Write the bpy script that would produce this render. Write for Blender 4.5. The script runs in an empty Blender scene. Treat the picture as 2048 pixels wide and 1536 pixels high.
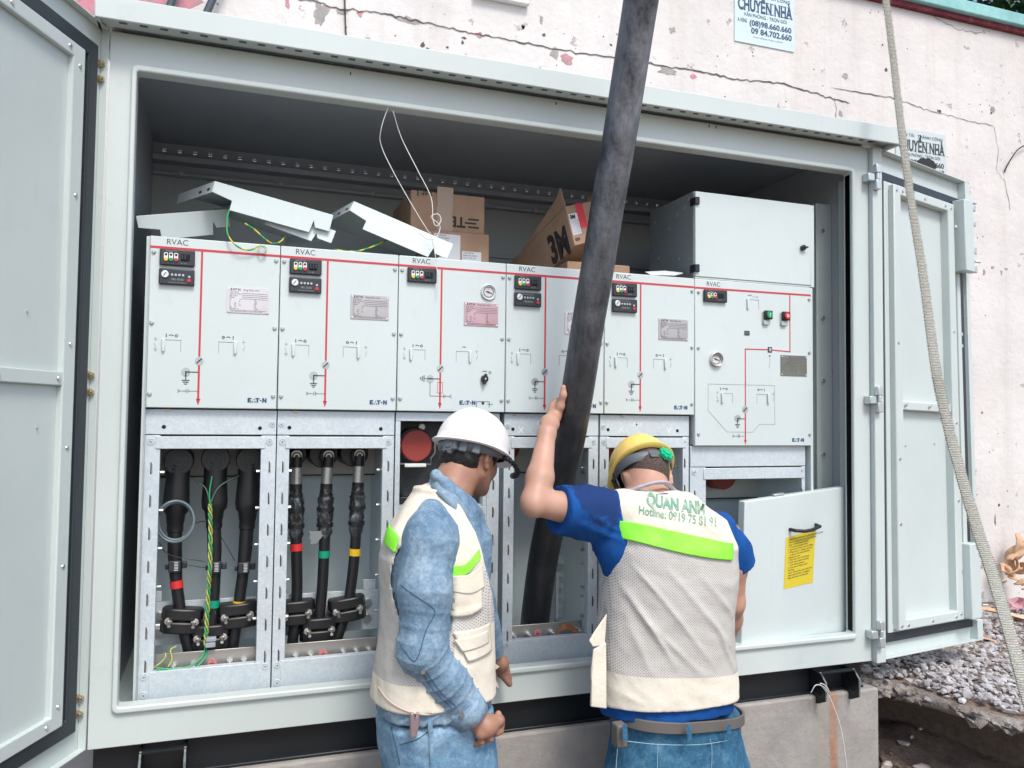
import bpy, bmesh, math, random
import numpy as np
from mathutils import Vector, Matrix, noise as mnoise
from mathutils.bvhtree import BVHTree
R = math.radians
random.seed(7); rng = np.random.default_rng(7)
sc = bpy.context.scene; COL = sc.collection

# ------------------------------------------------------------ camera
CY, CP, CR, FPX = 0.3413, 0.0424, 0.0112, 1609.43
CAM = Vector((0.2552, -2.4302, 0.7883))
fw = Vector((math.sin(CY)*math.cos(CP), math.cos(CY)*math.cos(CP), math.sin(CP)))
rt = Vector((math.cos(CY), -math.sin(CY), 0)); up = rt.cross(fw)
rt, up = rt*math.cos(CR)+up*math.sin(CR), up*math.cos(CR)-rt*math.sin(CR)
cam = bpy.data.cameras.new('camera'); camo = bpy.data.objects.new('camera', cam); COL.objects.link(camo)
cam.sensor_fit = 'HORIZONTAL'; cam.sensor_width = 36; cam.lens = FPX/2048*36
cam.clip_start = 0.05; cam.clip_end = 500
camo.matrix_world = Matrix(((rt.x, up.x, -fw.x, CAM.x), (rt.y, up.y, -fw.y, CAM.y), (rt.z, up.z, -fw.z, CAM.z), (0, 0, 0, 1)))
sc.camera = camo

# ------------------------------------------------------------ light
SUN_EL, SUN_AZ = R(54), R(172)      # azimuth clockwise from +y: sun high behind the camera, a little right
w = bpy.data.worlds.new('World'); sc.world = w; w.use_nodes = True
wn = w.node_tree.nodes; bg = wn['Background']
sky = wn.new('ShaderNodeTexSky'); sky.sky_type = 'NISHITA'; sky.sun_disc = False
sky.sun_elevation = SUN_EL; sky.sun_rotation = SUN_AZ; sky.air_density = 1.0; sky.dust_density = 2.5; sky.ozone_density = 1.0
w.node_tree.links.new(sky.outputs[0], bg.inputs[0]); bg.inputs[1].default_value = 0.15
sl = bpy.data.lights.new('sun', 'SUN'); sl.energy = 1.45; sl.angle = R(16); sl.color = (1, .965, .90)
so = bpy.data.objects.new('sun', sl); COL.objects.link(so)
sd = Vector((math.sin(SUN_AZ)*math.cos(SUN_EL), math.cos(SUN_AZ)*math.cos(SUN_EL), math.sin(SUN_EL)))
so.rotation_euler = sd.to_track_quat('Z', 'Y').to_euler(); so.location = (0, -4, 8)
sc.view_settings.view_transform = 'Standard'; sc.view_settings.look = 'None'
sc.view_settings.exposure = 0.76; sc.view_settings.gamma = 1

# ------------------------------------------------------------ helpers
def at(px, py, y):
    """the point of the plane y=const seen at a photograph pixel (2048 wide)"""
    d = fw + rt*((px-1024)/FPX) - up*((py-768)/FPX)
    return CAM + d*((y-CAM.y)/d.y)
ORG = {}
def tag(o, label=None, cat=None, group=None, kind=None):
    if label: o['label'] = label
    if cat: o['category'] = cat
    if group: o['group'] = group
    if kind: o['kind'] = kind
    return o
def thing(name, loc, label, cat, group=None):
    o = bpy.data.objects.new(name, None); COL.objects.link(o); o.location = loc; o.empty_display_size = .05
    ORG[o.name] = Vector(loc); return tag(o, label, cat, group)
def origin(p): return ORG.get(p.name, Vector((0, 0, 0))) if p else Vector((0, 0, 0))
def link_mesh(name, me, mat, parent):
    o = bpy.data.objects.new(name, me); COL.objects.link(o)
    if parent:
        o.parent = parent
    for m in (mat if isinstance(mat, (list, tuple)) else [mat]): me.materials.append(m)
    ORG[o.name] = origin(parent)
    return o
class M:
    """collects shapes in world coordinates and links them as ONE mesh object"""
    def __init__(s): s.v = []; s.f = []; s.m = []; s.cur = 0
    def add(s, vs, fs):
        n = len(s.v); s.v += [Vector(q) for q in vs]; s.f += [tuple(i+n for i in q) for q in fs]; s.m += [s.cur]*len(fs); return s
    def box(s, a, b, f=None):
        (x0, y0, z0), (x1, y1, z1) = a, b
        vs = [(x0,y0,z0),(x1,y0,z0),(x1,y1,z0),(x0,y1,z0),(x0,y0,z1),(x1,y0,z1),(x1,y1,z1),(x0,y1,z1)]
        if f: vs = [f(*q) for q in vs]
        return s.add(vs, [(0,3,2,1),(4,5,6,7),(0,1,5,4),(1,2,6,5),(2,3,7,6),(3,0,4,7)])
    def prism(s, pts, d):
        """closed polygon of 3D points extruded by the vector d"""
        n = len(pts); d = Vector(d); vs = [Vector(q) for q in pts]+[Vector(q)+d for q in pts]
        return s.add(vs, [tuple(range(n)), tuple(range(2*n-1, n-1, -1))]+[(i, i+n, (i+1) % n+n, (i+1) % n) for i in range(n)])
    def tube(s, pts, r, n=10, cap=True, flat=1, upv=None):
        pts = [Vector(q) for q in pts]; k = len(pts)
        rs = r if isinstance(r, (list, tuple)) else [r]*k
        tg = [(pts[min(i+1, k-1)]-pts[max(i-1, 0)]).normalized() for i in range(k)]
        a = Vector(upv) if upv else (Vector((0, 0, 1)) if abs(tg[0].z) < .9 else Vector((1, 0, 0)))
        vs = []
        for i in range(k):
            a = (a-tg[i]*a.dot(tg[i])).normalized(); b = tg[i].cross(a)
            for j in range(n):
                t = 2*math.pi*j/n; vs.append(pts[i]+(a*math.cos(t)*flat+b*math.sin(t))*rs[i])
        fs = [(i*n+j, i*n+(j+1) % n, (i+1)*n+(j+1) % n, (i+1)*n+j) for i in range(k-1) for j in range(n)]
        if cap: fs += [tuple(range(n-1, -1, -1)), tuple(range((k-1)*n, k*n))]
        return s.add(vs, fs)
    def cyl(s, a, b, r, n=16, r1=None): return s.tube([a, b], [r, r if r1 is None else r1], n)
    def ring(s, outer, inner, d):
        """two equal-count closed loops, extruded by d"""
        n = len(outer); d = Vector(d)
        vs = [Vector(q) for q in outer]+[Vector(q) for q in inner]; vs += [q+d for q in vs]
        fs = []
        for i in range(n):
            j = (i+1) % n
            fs += [(i, j, n+j, n+i), (2*n+i, 3*n+i, 3*n+j, 2*n+j), (i, 2*n+i, 2*n+j, j), (n+i, n+j, 3*n+j, 3*n+i)]
        return s.add(vs, fs)
    def build(s, name, mat, parent=None, bev=0, smooth=40, seg=2):
        o0 = origin(parent)
        me = bpy.data.meshes.new(name); me.from_pydata([q-o0 for q in s.v], [], s.f)
        bm = bmesh.new(); bm.from_mesh(me); bmesh.ops.recalc_face_normals(bm, faces=bm.faces); bm.to_mesh(me); bm.free()
        o = link_mesh(name, me, mat, parent)
        if isinstance(mat, (list, tuple)):
            me.polygons.foreach_set('material_index', s.m)
        if smooth:
            me.polygons.foreach_set('use_smooth', [True]*len(me.polygons)); me.set_sharp_from_angle(angle=R(smooth))
        if bev:
            b = o.modifiers.new('bevel', 'BEVEL'); b.width = bev; b.segments = seg; b.limit_method = 'ANGLE'; b.angle_limit = R(50); b.harden_normals = False
        return o
def rect(x0, x1, z0, z1, y): return [(x0, y, z0), (x1, y, z0), (x1, y, z1), (x0, y, z1)]
def rrect(x0, x1, z0, z1, y, r, k=5):
    out = []
    for cx, cz, a0 in ((x1-r, z0+r, -90), (x1-r, z1-r, 0), (x0+r, z1-r, 90), (x0+r, z0+r, 180)):
        for i in range(k+1):
            a = R(a0+90*i/k); out.append((cx+r*math.cos(a), y, cz+r*math.sin(a)))
    return out
def spline(pts, n=8):
    """Catmull-Rom through the points"""
    P = [Vector(q) for q in pts]; P = [P[0]*2-P[1]]+P+[P[-1]*2-P[-2]]; out = []
    for i in range(1, len(P)-2):
        for j in range(n):
            t = j/n; a, b, c, d = P[i-1:i+3]
            out.append(.5*((2*b)+(c-a)*t+(2*a-5*b+4*c-d)*t*t+(3*b-a-3*c+d)*t**3))
    out.append(P[-2]); return out
def text(s, size, fn, name, mat, parent, bold=0, sx=1, align='LEFT', depth=.0004, shear=0, res=3):
    """lettering as its own thin mesh; fn maps (u, v, w) to the world"""
    c = bpy.data.curves.new('t', 'FONT'); c.body = s; c.size = size; c.offset = bold*size; c.align_x = align; c.resolution_u = res; c.shear = shear
    o = bpy.data.objects.new('t', c); COL.objects.link(o)
    me0 = bpy.data.meshes.new_from_object(o.evaluated_get(bpy.context.evaluated_depsgraph_get()))
    vs = [v.co.copy() for v in me0.vertices]; fs = [tuple(p.vertices) for p in me0.polygons]
    bpy.data.objects.remove(o); bpy.data.curves.remove(c); bpy.data.meshes.remove(me0)
    m = M() if not isinstance(name, M) else name
    m.add([fn(q.x*sx, q.y, depth) for q in vs], fs)
    return m if isinstance(name, M) else m.build(name, mat, parent, smooth=0)

# ------------------------------------------------------------ materials
def new_mat(name, col, rough=.5, metal=0, spec=.5, coat=0, trans=0):
    m = bpy.data.materials.new(name); m.use_nodes = True; p = m.node_tree.nodes['Principled BSDF']
    p.inputs['Base Color'].default_value = (*col, 1); p.inputs['Roughness'].default_value = rough; p.inputs['Metallic'].default_value = metal
    p.inputs['Specular IOR Level'].default_value = spec; p.inputs['Coat Weight'].default_value = coat; p.inputs['Transmission Weight'].default_value = trans
    return m
class G:
    """tiny node helper"""
    def __init__(s, m): s.m = m; s.t = m.node_tree; s.p = s.t.nodes['Principled BSDF']; s.tc = None
    def n(s, kind, **kw):
        q = s.t.nodes.new('ShaderNode'+kind)
        for k, v in kw.items(): setattr(q, k, v)
        return q
    def l(s, a, b): s.t.links.new(a, b)
    def coord(s, which='Object'):
        if not s.tc: s.tc = s.n('TexCoord')
        return s.tc.outputs[which]
    def mapv(s, scale=(1, 1, 1), rot=(0, 0, 0), loc=(0, 0, 0), src=None):
        q = s.n('Mapping'); q.inputs['Scale'].default_value = scale; q.inputs['Rotation'].default_value = rot; q.inputs['Location'].default_value = loc
        s.l(src or s.coord(), q.inputs[0]); return q.outputs[0]
    def noise(s, sc_, det=4, rough=.6, vec=None, dist=0):
        q = s.n('TexNoise'); q.inputs['Scale'].default_value = sc_; q.inputs['Detail'].default_value = det; q.inputs['Roughness'].default_value = rough; q.inputs['Distortion'].default_value = dist
        s.l(vec or s.coord(), q.inputs['Vector']); return q.outputs['Fac']
    def voro(s, sc_, vec=None, feat='F1', out='Distance', rand=1):
        q = s.n('TexVoronoi', feature=feat); q.inputs['Scale'].default_value = sc_; q.inputs['Randomness'].default_value = rand
        s.l(vec or s.coord(), q.inputs['Vector']); return q.outputs[out]
    def ramp(s, fac, stops, interp='LINEAR'):
        q = s.n('ValToRGB'); cr = q.color_ramp; cr.interpolation = interp
        while len(cr.elements) < len(stops): cr.elements.new(.5)
        for e, (p_, c) in zip(cr.elements, stops): e.position = p_; e.color = (*c, 1) if len(c) == 3 else c
        s.l(fac, q.inputs[0]); return q.outputs[0]
    def mix(s, fac, a, b, mode='MIX'):
        q = s.n('Mix', data_type='RGBA', blend_type=mode)
        for i, v in ((0, fac), (6, a), (7, b)):
            if isinstance(v, (int, float)): q.inputs[i].default_value = v
            elif isinstance(v, tuple): q.inputs[i].default_value = (*v, 1) if len(v) == 3 else v
            else: s.l(v, q.inputs[i])
        return q.outputs[2]
    def math(s, op, a, b=0, c=0):
        q = s.n('Math', operation=op)
        for i, v in ((0, a), (1, b), (2, c)):
            if isinstance(v, (int, float)): q.inputs[i].default_value = v
            else: s.l(v, q.inputs[i])
        return q.outputs[0]
    def xyz(s, src=None):
        q = s.n('SeparateXYZ'); s.l(src or s.coord(), q.inputs[0]); return q.outputs
    def col(s, c): s.l(c, s.p.inputs['Base Color']); return s
    def rough(s, c, lo, hi):
        q = s.n('MapRange'); q.inputs['To Min'].default_value = lo; q.inputs['To Max'].default_value = hi; s.l(c, q.inputs[0]); s.l(q.outputs[0], s.p.inputs['Roughness']); return s
    def bump(s, h, strength=.3, dist=.01):
        q = s.n('Bump'); q.inputs['Strength'].default_value = strength; q.inputs['Distance'].default_value = dist; s.l(h, q.inputs['Height'])
        if s.p.inputs['Normal'].links: s.l(s.p.inputs['Normal'].links[0].from_socket, q.inputs['Normal'])
        s.l(q.outputs[0], s.p.inputs['Normal']); return s
MT = {}
def steel(name, c, rough=.42, dirt=.08):
    m = new_mat(name, c, rough); g = G(m)
    n1 = g.noise(1.6, 5, .6); n2 = g.noise(60, 3, .5); n3 = g.noise(9, 6, .7)
    d = tuple(v*(1-dirt) for v in c); d2 = tuple(min(1, v*(1+dirt*.4)) for v in c)
    base = g.ramp(n1, [(.3, d), (.7, d2)])
    sp = g.ramp(n3, [(.60, (0, 0, 0)), (.72, (1, 1, 1))]); dr = g.ramp(g.noise(5, 6, .75, g.mapv((6, 6, .5))), [(.58, (0, 0, 0)), (.74, (1, 1, 1))])
    base = g.mix(g.math('MULTIPLY', dr, .14), base, (c[0]*.66, c[1]*.62, c[2]*.55))
    base = g.mix(g.math('MULTIPLY', sp, .22), base, (c[0]*.72, c[1]*.7, c[2]*.66))
    g.col(base).rough(n3, rough-.06, rough+.12).bump(n2, .06, .002)
    return m
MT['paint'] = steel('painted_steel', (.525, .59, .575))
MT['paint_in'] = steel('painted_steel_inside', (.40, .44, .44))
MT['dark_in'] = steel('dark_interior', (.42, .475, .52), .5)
MT['panel'] = steel('panel_paint', (.55, .62, .615), .36, .06)
MT['tray'] = steel('tray_paint', (.58, .66, .66), .4, .07)
def galv():
    m = new_mat('galvanised_steel', (.5, .53, .55), .42, .15); g = G(m)
    v = g.voro(150, out='Color'); b = g.n('RGBToBW'); g.l(v, b.inputs[0]); v2 = g.noise(7, 5, .7)
    c = g.ramp(v2, [(.3, (.46, .53, .57)), (.7, (.57, .63, .66))])
    c = g.mix(.28, c, g.ramp(b.outputs[0], [(.1, (.38, .45, .50)), (.9, (.68, .73, .76))]))
    g.col(c).rough(b.outputs[0], .32, .55).bump(g.noise(300, 2), .08, .001); return m
MT['galv'] = galv()
MT['galv_in'] = steel('galvanised_inner', (.66, .76, .78), .35, .18)
MT['black'] = new_mat('black_plastic', (.012, .013, .015), .42)
MT['rubber'] = new_mat('rubber_seal', (.022, .03, .038), .5)
MT['hole'] = new_mat('open_hole', (.006, .007, .008), .9)
MT['chrome'] = new_mat('zinc_screw', (.62, .62, .6), .28, .9)
MT['bolt'] = new_mat('yellow_zinc_bolt', (.5, .42, .28), .32, .8)
MT['screw'] = new_mat('panel_screw', (.42, .46, .46), .35, .5)
MT['red'] = new_mat('red_print', (.50, .035, .05), .45)
MT['ink'] = new_mat('dark_print', (.03, .04, .05), .5)
MT['blueink'] = new_mat('blue_print', (.01, .05, .14), .5)
MT['greyink'] = new_mat('grey_print', (.28, .31, .31), .5)
MT['wht'] = new_mat('white_plastic', (.75, .77, .76), .45)
MT['yel'] = new_mat('yellow_plastic', (.7, .5, .02), .45)
MT['grn'] = new_mat('green_plastic', (.0, .28, .10), .4)
MT['redp'] = new_mat('red_plastic', (.55, .02, .03), .4)
MT['devdark'] = new_mat('device_face', (.022, .028, .036), .45)
MT['clear'] = new_mat('smoked_clear', (.42, .45, .45), .2)
def conc(name, a, b, sc_=6):
    m = new_mat(name, a, .9); g = G(m); n = g.noise(sc_, 8, .7); n2 = g.noise(55, 4, .6); v = g.voro(35)
    c = g.ramp(n, [(.3, b), (.7, a)]); p = g.ramp(v, [(.05, (1, 1, 1)), (.12, (0, 0, 0))]); p = g.mix(g.math('MULTIPLY', p, g.ramp(g.noise(14), [(.5, (0,0,0)), (.62, (1,1,1))])), c, tuple(q*.45 for q in a))
    g.col(p).bump(n2, .35, .008).bump(n, .3, .02); return m
MT['conc'] = conc('concrete', (.40, .36, .33), (.27, .245, .23))
# ------------------------------------------------------------ setting: ground, pit, gravel
def hgt(x, y): return -.235-.03*max(0, x-2.6)+.02*mnoise.noise(Vector((x*2, y*2, 0)))+.008*mnoise.noise(Vector((x*9, y*9, 3)))
def edge_y(x):   # front line of the broken ledge as x grows
    pts = ((2.59, .22), (2.70, .12), (2.79, .02), (2.83, -.14), (2.88, -.26), (3.0, -.45), (3.3, -.9), (4.0, -1.6), (6, -3), (12, -6))
    for (a, ya), (b, yb) in zip(pts, pts[1:]):
        if x <= b: return ya+(yb-ya)*(x-a)/(b-a)
    return -6
MT['earth'] = new_mat('brown_earth', (.2, .14, .1), .95)
g = G(MT['earth']); n = g.noise(5, 8, .7); n2 = g.noise(40, 6, .7)
g.col(g.mix(.5, g.ramp(n, [(.3, (.17, .115, .085)), (.7, (.40, .28, .215))]), g.ramp(n2, [(.3, (.13, .095, .075)), (.75, (.42, .34, .28))]))).bump(n2, .9, .02).bump(g.noise(160, 3), .5, .006)
MT['crust'] = new_mat('broken_mortar_crust', (.3, .28, .26), .95)
g = G(MT['crust']); n = g.noise(14, 9, .75); n2 = g.noise(60, 5, .7)
g.col(g.ramp(n, [(.30, (.16, .135, .12)), (.46, (.36, .32, .285)), (.66, (.60, .57, .54))])).bump(n2, 1, .015).bump(n, .8, .03)
def grid_sheet(name, xs, ys, zf, mat, label=None, cat=None):
    m = M(); nx, ny = len(xs), len(ys)
    vs = [(x, y, zf(x, y)) for y in ys for x in xs]
    fs = [(j*nx+i, j*nx+i+1, (j+1)*nx+i+1, (j+1)*nx+i) for j in range(ny-1) for i in range(nx-1)]
    m.add(vs, fs); return m.build(name, mat)
# low ground, one sheet to the horizon, dug out beside the plinth
def low(x, y):
    z = -.95
    if 1.8 < x < 14 and -2.5 < y < 2.2:
        r = min(1, max(0, (y+1.3)/1.6))*min(1, max(0, (x-2.2)/.6))
        z = -.95+.44*r+(.05*mnoise.noise(Vector((x*3, y*3, 1)))+.03*mnoise.noise(Vector((x*9, y*9, 5)))+.012*mnoise.noise(Vector((x*25, y*25, 5))))*r
    return z
xs = [-60, -20, -8, -4, -2, 0, 1, 1.8, 2.2]+[2.3+.035*i for i in range(60)]+[4.6, 5, 6, 8, 14, 30, 60]
ys = [-60, -20, -8, -4, -2.5, -1.8]+[-1.4+.035*i for i in range(60)]+[.9, 1.4, 2.2, 6, 20, 60]
tag(grid_sheet('ground', xs, ys, low, MT['earth']), kind='structure')
# upper ledge of earth behind the pit, with its ragged broken front
def ledge():
    m = M(); rows = []; N = 420
    for i in range(N+1):
        x = 2.53+ (i/N)**1.5*9.5
        e = edge_y(x)+.035*mnoise.noise(Vector((x*7, 0, 0)))+.02*mnoise.noise(Vector((x*23, 4, 0)))
        col = []
        z0 = hgt(x, e)
        und = .05+.05*mnoise.noise(Vector((x*5, 8, 2)))+.03*mnoise.noise(Vector((x*19, 8, 2)))
        th = .04+.018*mnoise.noise(Vector((x*11, 3, 0)))
        j1_ = .030*mnoise.noise(Vector((x*33, 1, 0)))+.018*mnoise.noise(Vector((x*70, 1, 0))); j2_ = .022*mnoise.noise(Vector((x*45, 7, 0)))
        col += [(x, e+.95+und, z0-.50), (x, e+.85+und, z0-.22), (x, e+.45+und, z0-.09), (x, e+.10+j2_, z0-th-.012+j2_*.6), (x, e-.012+j1_, z0-th*.75+j2_*.7), (x, e+.008+j1_*.8, z0-.012+j2_*.3)]
        for t in (.03, .08, .15, .25, .4, .6, .9, 1.3, 2, 3.5):
            y = e+t; col.append((x, y, hgt(x, y)))
        col.append((x, 9, -.4)); rows.append(col)
    k = len(rows[0]); vs = [q for c in rows for q in c]; fs = []; 
    for i in range(N):
        for j in range(k-1):
            m.cur = 1 if j in (2, 3, 4, 5) else 0
            a = i*k+j; m.f.append((a, a+k, a+k+1, a+1)); m.m.append(m.cur)
    m.v = [Vector(q) for q in vs]; return m.build('ledge_ground', [MT['earth'], MT['crust']], smooth=60)
o = ledge(); tag(o, kind='structure')
# gravel
MT['gravel'] = new_mat('grey_gravel', (.3, .3, .3), .85)
g = G(MT['gravel']); at_ = g.n('Attribute', attribute_name='tone'); g.col(g.mix(.35, g.ramp(at_.outputs['Fac'], [(0, (.16, .14, .135)), (.5, (.34, .325, .33)), (1, (.56, .55, .56))]), g.ramp(g.noise(60), [(.3, (.2, .18, .17)), (.7, (.5, .48, .48))]))).bump(g.noise(150), .4, .003)
def rock_shape(r, seedv):
    bm = bmesh.new(); bmesh.ops.create_icosphere(bm, subdivisions=1, radius=1)
    rr = random.Random(seedv); sx, sy, sz = rr.uniform(.75, 1.35), rr.uniform(.6, 1), rr.uniform(.4, .75)
    for _ in range(5):
        nrm = Vector((rr.gauss(0, 1), rr.gauss(0, 1), rr.gauss(0, 1))).normalized(); dd = rr.uniform(.45, .75)
        for v in bm.verts:
            t = v.co.dot(nrm)
            if t > dd: v.co -= nrm*(t-dd)
    for v in bm.verts: v.co = Vector((v.co.x*sx, v.co.y*sy, v.co.z*sz))*r
    vs = [v.co.copy() for v in bm.verts]; fs = [tuple(v.index for v in f.verts) for f in bm.faces]; bm.free(); return vs, fs
SH = [rock_shape(1, i) for i in range(24)]
def gravel():
    m = M(); tones = []
    cnt = 0
    while cnt < 9500:
        x = 2.60+random.random()**1.5*3.0; y = random.uniform(-.6, 1.22)
        e = edge_y(x)
        if y < e+.012: continue
        # bare sandy strip next to the edge, heap under the door
        d = y-e
        dens = min(1, max(.12, (d-.055)/.09)) if x < 3.0 else min(1, max(.12, (d-.12)/.30))
        if mnoise.noise(Vector((x*3, y*3, 9))) < -.25 and x > 2.9: dens *= .3
        if random.random() > dens: continue
        r = random.choice((.006, .009, .012, .014, .016, .019, .022)); vs, fs = SH[random.randrange(24)]
        q = Matrix.Rotation(random.uniform(0, 6.28), 3, 'Z') @ Matrix.Rotation(random.uniform(-.6, .6), 3, 'X')
        heap = .03*max(0, 1-abs(x-2.9)/.35)*random.random()
        c = Vector((x, y, hgt(x, y)+r*.25+heap)); m.add([q @ (v*r)+c for v in vs], fs); t = min(1, max(0, random.gauss(.55, .24))); tones += [t]*len(vs); cnt += 1
    o = m.build('gravel', MT['gravel'], smooth=0)
    a = o.data.attributes.new('tone', 'FLOAT', 'POINT'); a.data.foreach_set('value', tones)
    tag(o, 'grey crushed stone spread on the earth beside the plinth', 'gravel', kind='stuff')
gravel()
def chunks():
    m = M()
    for _ in range(520):
        x = 2.62+random.random()**1.4*2.6; e = edge_y(x)+.035*mnoise.noise(Vector((x*7, 0, 0)))+.02*mnoise.noise(Vector((x*23, 4, 0)))
        r = random.choice((.010, .014, .018, .024, .030)); vs, fs = SH[random.randrange(24)]; q = Matrix.Rotation(random.uniform(0, 6.28), 3, 'Z') @ Matrix.Rotation(random.uniform(-.5, .5), 3, 'Y')
        c = Vector((x, e+random.uniform(-.018, .06), hgt(x, e)-random.uniform(.008, .050))); m.add([q @ Vector((v.x*r*1.5, v.y*r*1.2, v.z*r*.8))+c for v in vs], fs)
    o = m.build('broken_crust', MT['crust'], smooth=0); tag(o, 'pale crumbling mortar lumps along the undercut edge of the ledge', 'rubble', kind='stuff')
chunks()
def rubble():
    m = M(); tones = []
    for _ in range(2600):
        x = random.uniform(2.62, 5.0); y = edge_y(x)+random.uniform(-.5, .2)
        if x < 2.62 and y > -.02: continue
        r = random.choice((.004, .006, .008, .012, .018)); vs, fs = SH[random.randrange(24)]
        c = Vector((x, y, low(x, y)+r*.2)); q = Matrix.Rotation(random.uniform(0, 6.28), 3, 'Z'); m.add([q @ (v*r)+c for v in vs], fs); tones += [random.uniform(0, .45)]*len(vs)
    o = m.build('rubble', MT['earth'], smooth=0)
    tag(o, 'crumbs of soil and small stones scattered in the dug out pit', 'rubble', kind='stuff')
rubble()
MT['stone'] = conc('pale_stone', (.62, .58, .54), (.40, .37, .34), 12)
for (px, py, yy, r, lab) in ((1808, 1486, .16, .036, 'white angular stone lying in the pit beside the plinth corner'), (1823, 1474, .2, .016, 'small pale stone just above the white angular stone in the pit'), (1840, 1458, .24, .011, 'little round stone hanging at the back of the dark pit'), (1775, 1530, .02, .04, 'whitish crusty lump against the foot of the plinth corner'), (1850, 1540, -.06, .05, 'broad white lump of mortar at the lower edge of the picture')):
    yy, best = -.9, 9
    for i in range(170):
        q = at(px, py, -.9+.01*i); dd = abs(q.z-low(q.x, q.y)-r*.35)
        if dd < best and q.x > 2.6: best = dd; yy = -.9+.01*i
    p = at(px, py, yy); vs, fs = rock_shape(r, int(px)); m = M(); m.add([v+p for v in vs], fs); o = m.build('stone', MT['stone'], smooth=0, bev=.002)
    tag(o, lab, 'stone')

# ------------------------------------------------------------ back wall of the street
WY = 1.25
def wallmat():
    m = new_mat('old_whitewash', (.72, .70, .69), .9); g = G(m); x = g.xyz(g.coord())
    n = g.noise(1.1, 7, .65); n2 = g.noise(30, 5, .6)
    base = g.ramp(n, [(.25, (.57, .545, .525)), (.7, (.69, .665, .645))])
    st = g.noise(3, 6, .7, g.mapv((2.2, 1, .15))); base = g.mix(g.math('MULTIPLY', g.ramp(st, [(.50, (0,0,0)), (.72, (1,1,1))]), .34), base, (.46, .40, .36)); gr = g.noise(2.6, 8, .75); base = g.mix(g.math('MULTIPLY', g.ramp(gr, [(.50, (0,0,0)), (.70, (1,1,1))]), .30), base, (.42, .41, .42))
    fl = g.noise(6.5, 7, .72, g.mapv((1, 1, 1.2))); f2 = g.noise(1.7, 3, .5)
    mask = g.ramp(fl, [(.635, (0,0,0)), (.65, (1,1,1))]); base = g.mix(mask, base, g.ramp(g.noise(5), [(.45, (.47, .45, .44)), (.66, (.56, .40, .42))]))
    sp = g.voro(16, rand=1); spm = g.ramp(sp, [(.055, (1,1,1)), (.08, (0,0,0))]); spm = g.math('MULTIPLY', spm, g.ramp(g.noise(2.3), [(.48, (0,0,0)), (.56, (1,1,1))]))
    base = g.mix(spm, base, (.17, .15, .15))
    g.col(base).bump(n2, .35, .008).bump(g.noise(4, 5), .4, .03).bump(g.math('SUBTRACT', 1, mask), .7, .012).bump(g.math('SUBTRACT', 1, spm), .8, .02); return m
MT['wall'] = wallmat()
wall = thing('masonry_wall', (2, WY, -.95), 'tall whitewashed wall with flaking cracked plaster behind the steel enclosure', 'wall')
m = M(); m.box((-6, WY, -1), (14, WY+.25, 3.270)); m.build('plaster_face', MT['wall'], wall)
# raised string course along the long crack: upper plaster layer sits 8 mm proud
MT['crack'] = new_mat('crack_shadow', (.10, .085, .08), .95)
MT['brick'] = new_mat('exposed_pink_plaster', (.55, .19, .24), .9); g = G(MT['brick']); g.col(g.ramp(g.noise(25, 5), [(.35, (.32, .27, .26)), (.6, (.62, .22, .28))])).bump(g.noise(60), .6, .01)
MT['expo'] = conc('exposed_render', (.40, .37, .36), (.25, .23, .22), 20)
def jag(pts, n=10, a=.012, s=0):
    out = []
    for i in range(len(pts)-1):
        for j in range(n):
            t = j/n; x = pts[i][0]*(1-t)+pts[i+1][0]*t; z = pts[i][1]*(1-t)+pts[i+1][1]*t
            out.append((x+a*.6*mnoise.noise(Vector((x*31, z*31, s))), z+a*mnoise.noise(Vector((x*37, z*37, s+5)))+a*.5*mnoise.noise(Vector((x*90, z*90, s+5)))))
    out.append(pts[-1]); return out
def wpx(l): return [(at(a, b, WY).x, at(a, b, WY).z) for a, b in l]
def crack(l, w0, s=0, n=12, a=.012):
    P = jag(wpx(l), n, a, s); m = M(); k = len(P); vs = []
    for i, (x, z) in enumerate(P):
        h = max(.0006, w0*(.35+.9*abs(mnoise.noise(Vector((x*9, z*9, s+2))))+.5*abs(mnoise.noise(Vector((x*40, z*40, s+3))))))
        if i in (0, k-1): h = .0003
        vs += [(x, WY-.003, z-h), (x+h*.3, WY-.003, z+h)]
    m.add(vs, [(2*i, 2*i+2, 2*i+3, 2*i+1) for i in range(k-1)])
    return m
def crackv(l, w0, s=0):
    P = jag(wpx(l), 12, .012, s); m = M(); vs = []
    for i, (x, z) in enumerate(P):
        h = max(.0006, w0*(.4+abs(mnoise.noise(Vector((x*9, z*12, s+2)))))); vs += [(x-h, WY-.003, z), (x+h, WY-.003, z)]
    m.add(vs, [(2*i, 2*i+1, 2*i+3, 2*i+2) for i in range(len(P)-1)]); return m
CR = [crack([(560, -12), (640, 8), (700, 20), (770, 28), (830, 42), (930, 64), (1010, 78), (1120, 100), (1240, 118), (1300, 128), (1400, 143), (1480, 160), (1560, 166), (1640, 190), (1700, 207)], .0048, 1),
      crack([(1660, 175), (1780, 195), (1860, 222), (1930, 240), (1987, 252)], .0030, 2),
      crackv([(1987, 252), (1996, 300), (1992, 340), (2010, 365), (2020, 420)], .0022, 3),
      crackv([(1668, 195), (1672, 220), (1671, 240)], .002, 4),
      crack([(1800, 8), (1850, 22), (1880, 40), (1910, 58), (1966, 66)], .002, 6),
      crack([(1940, 1180//2), (1948, 602)], .001, 7)]
m = M()
for c in CR: m.add(c.v, c.f)
m.build('crack', MT['crack'], wall, smooth=0)
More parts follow.
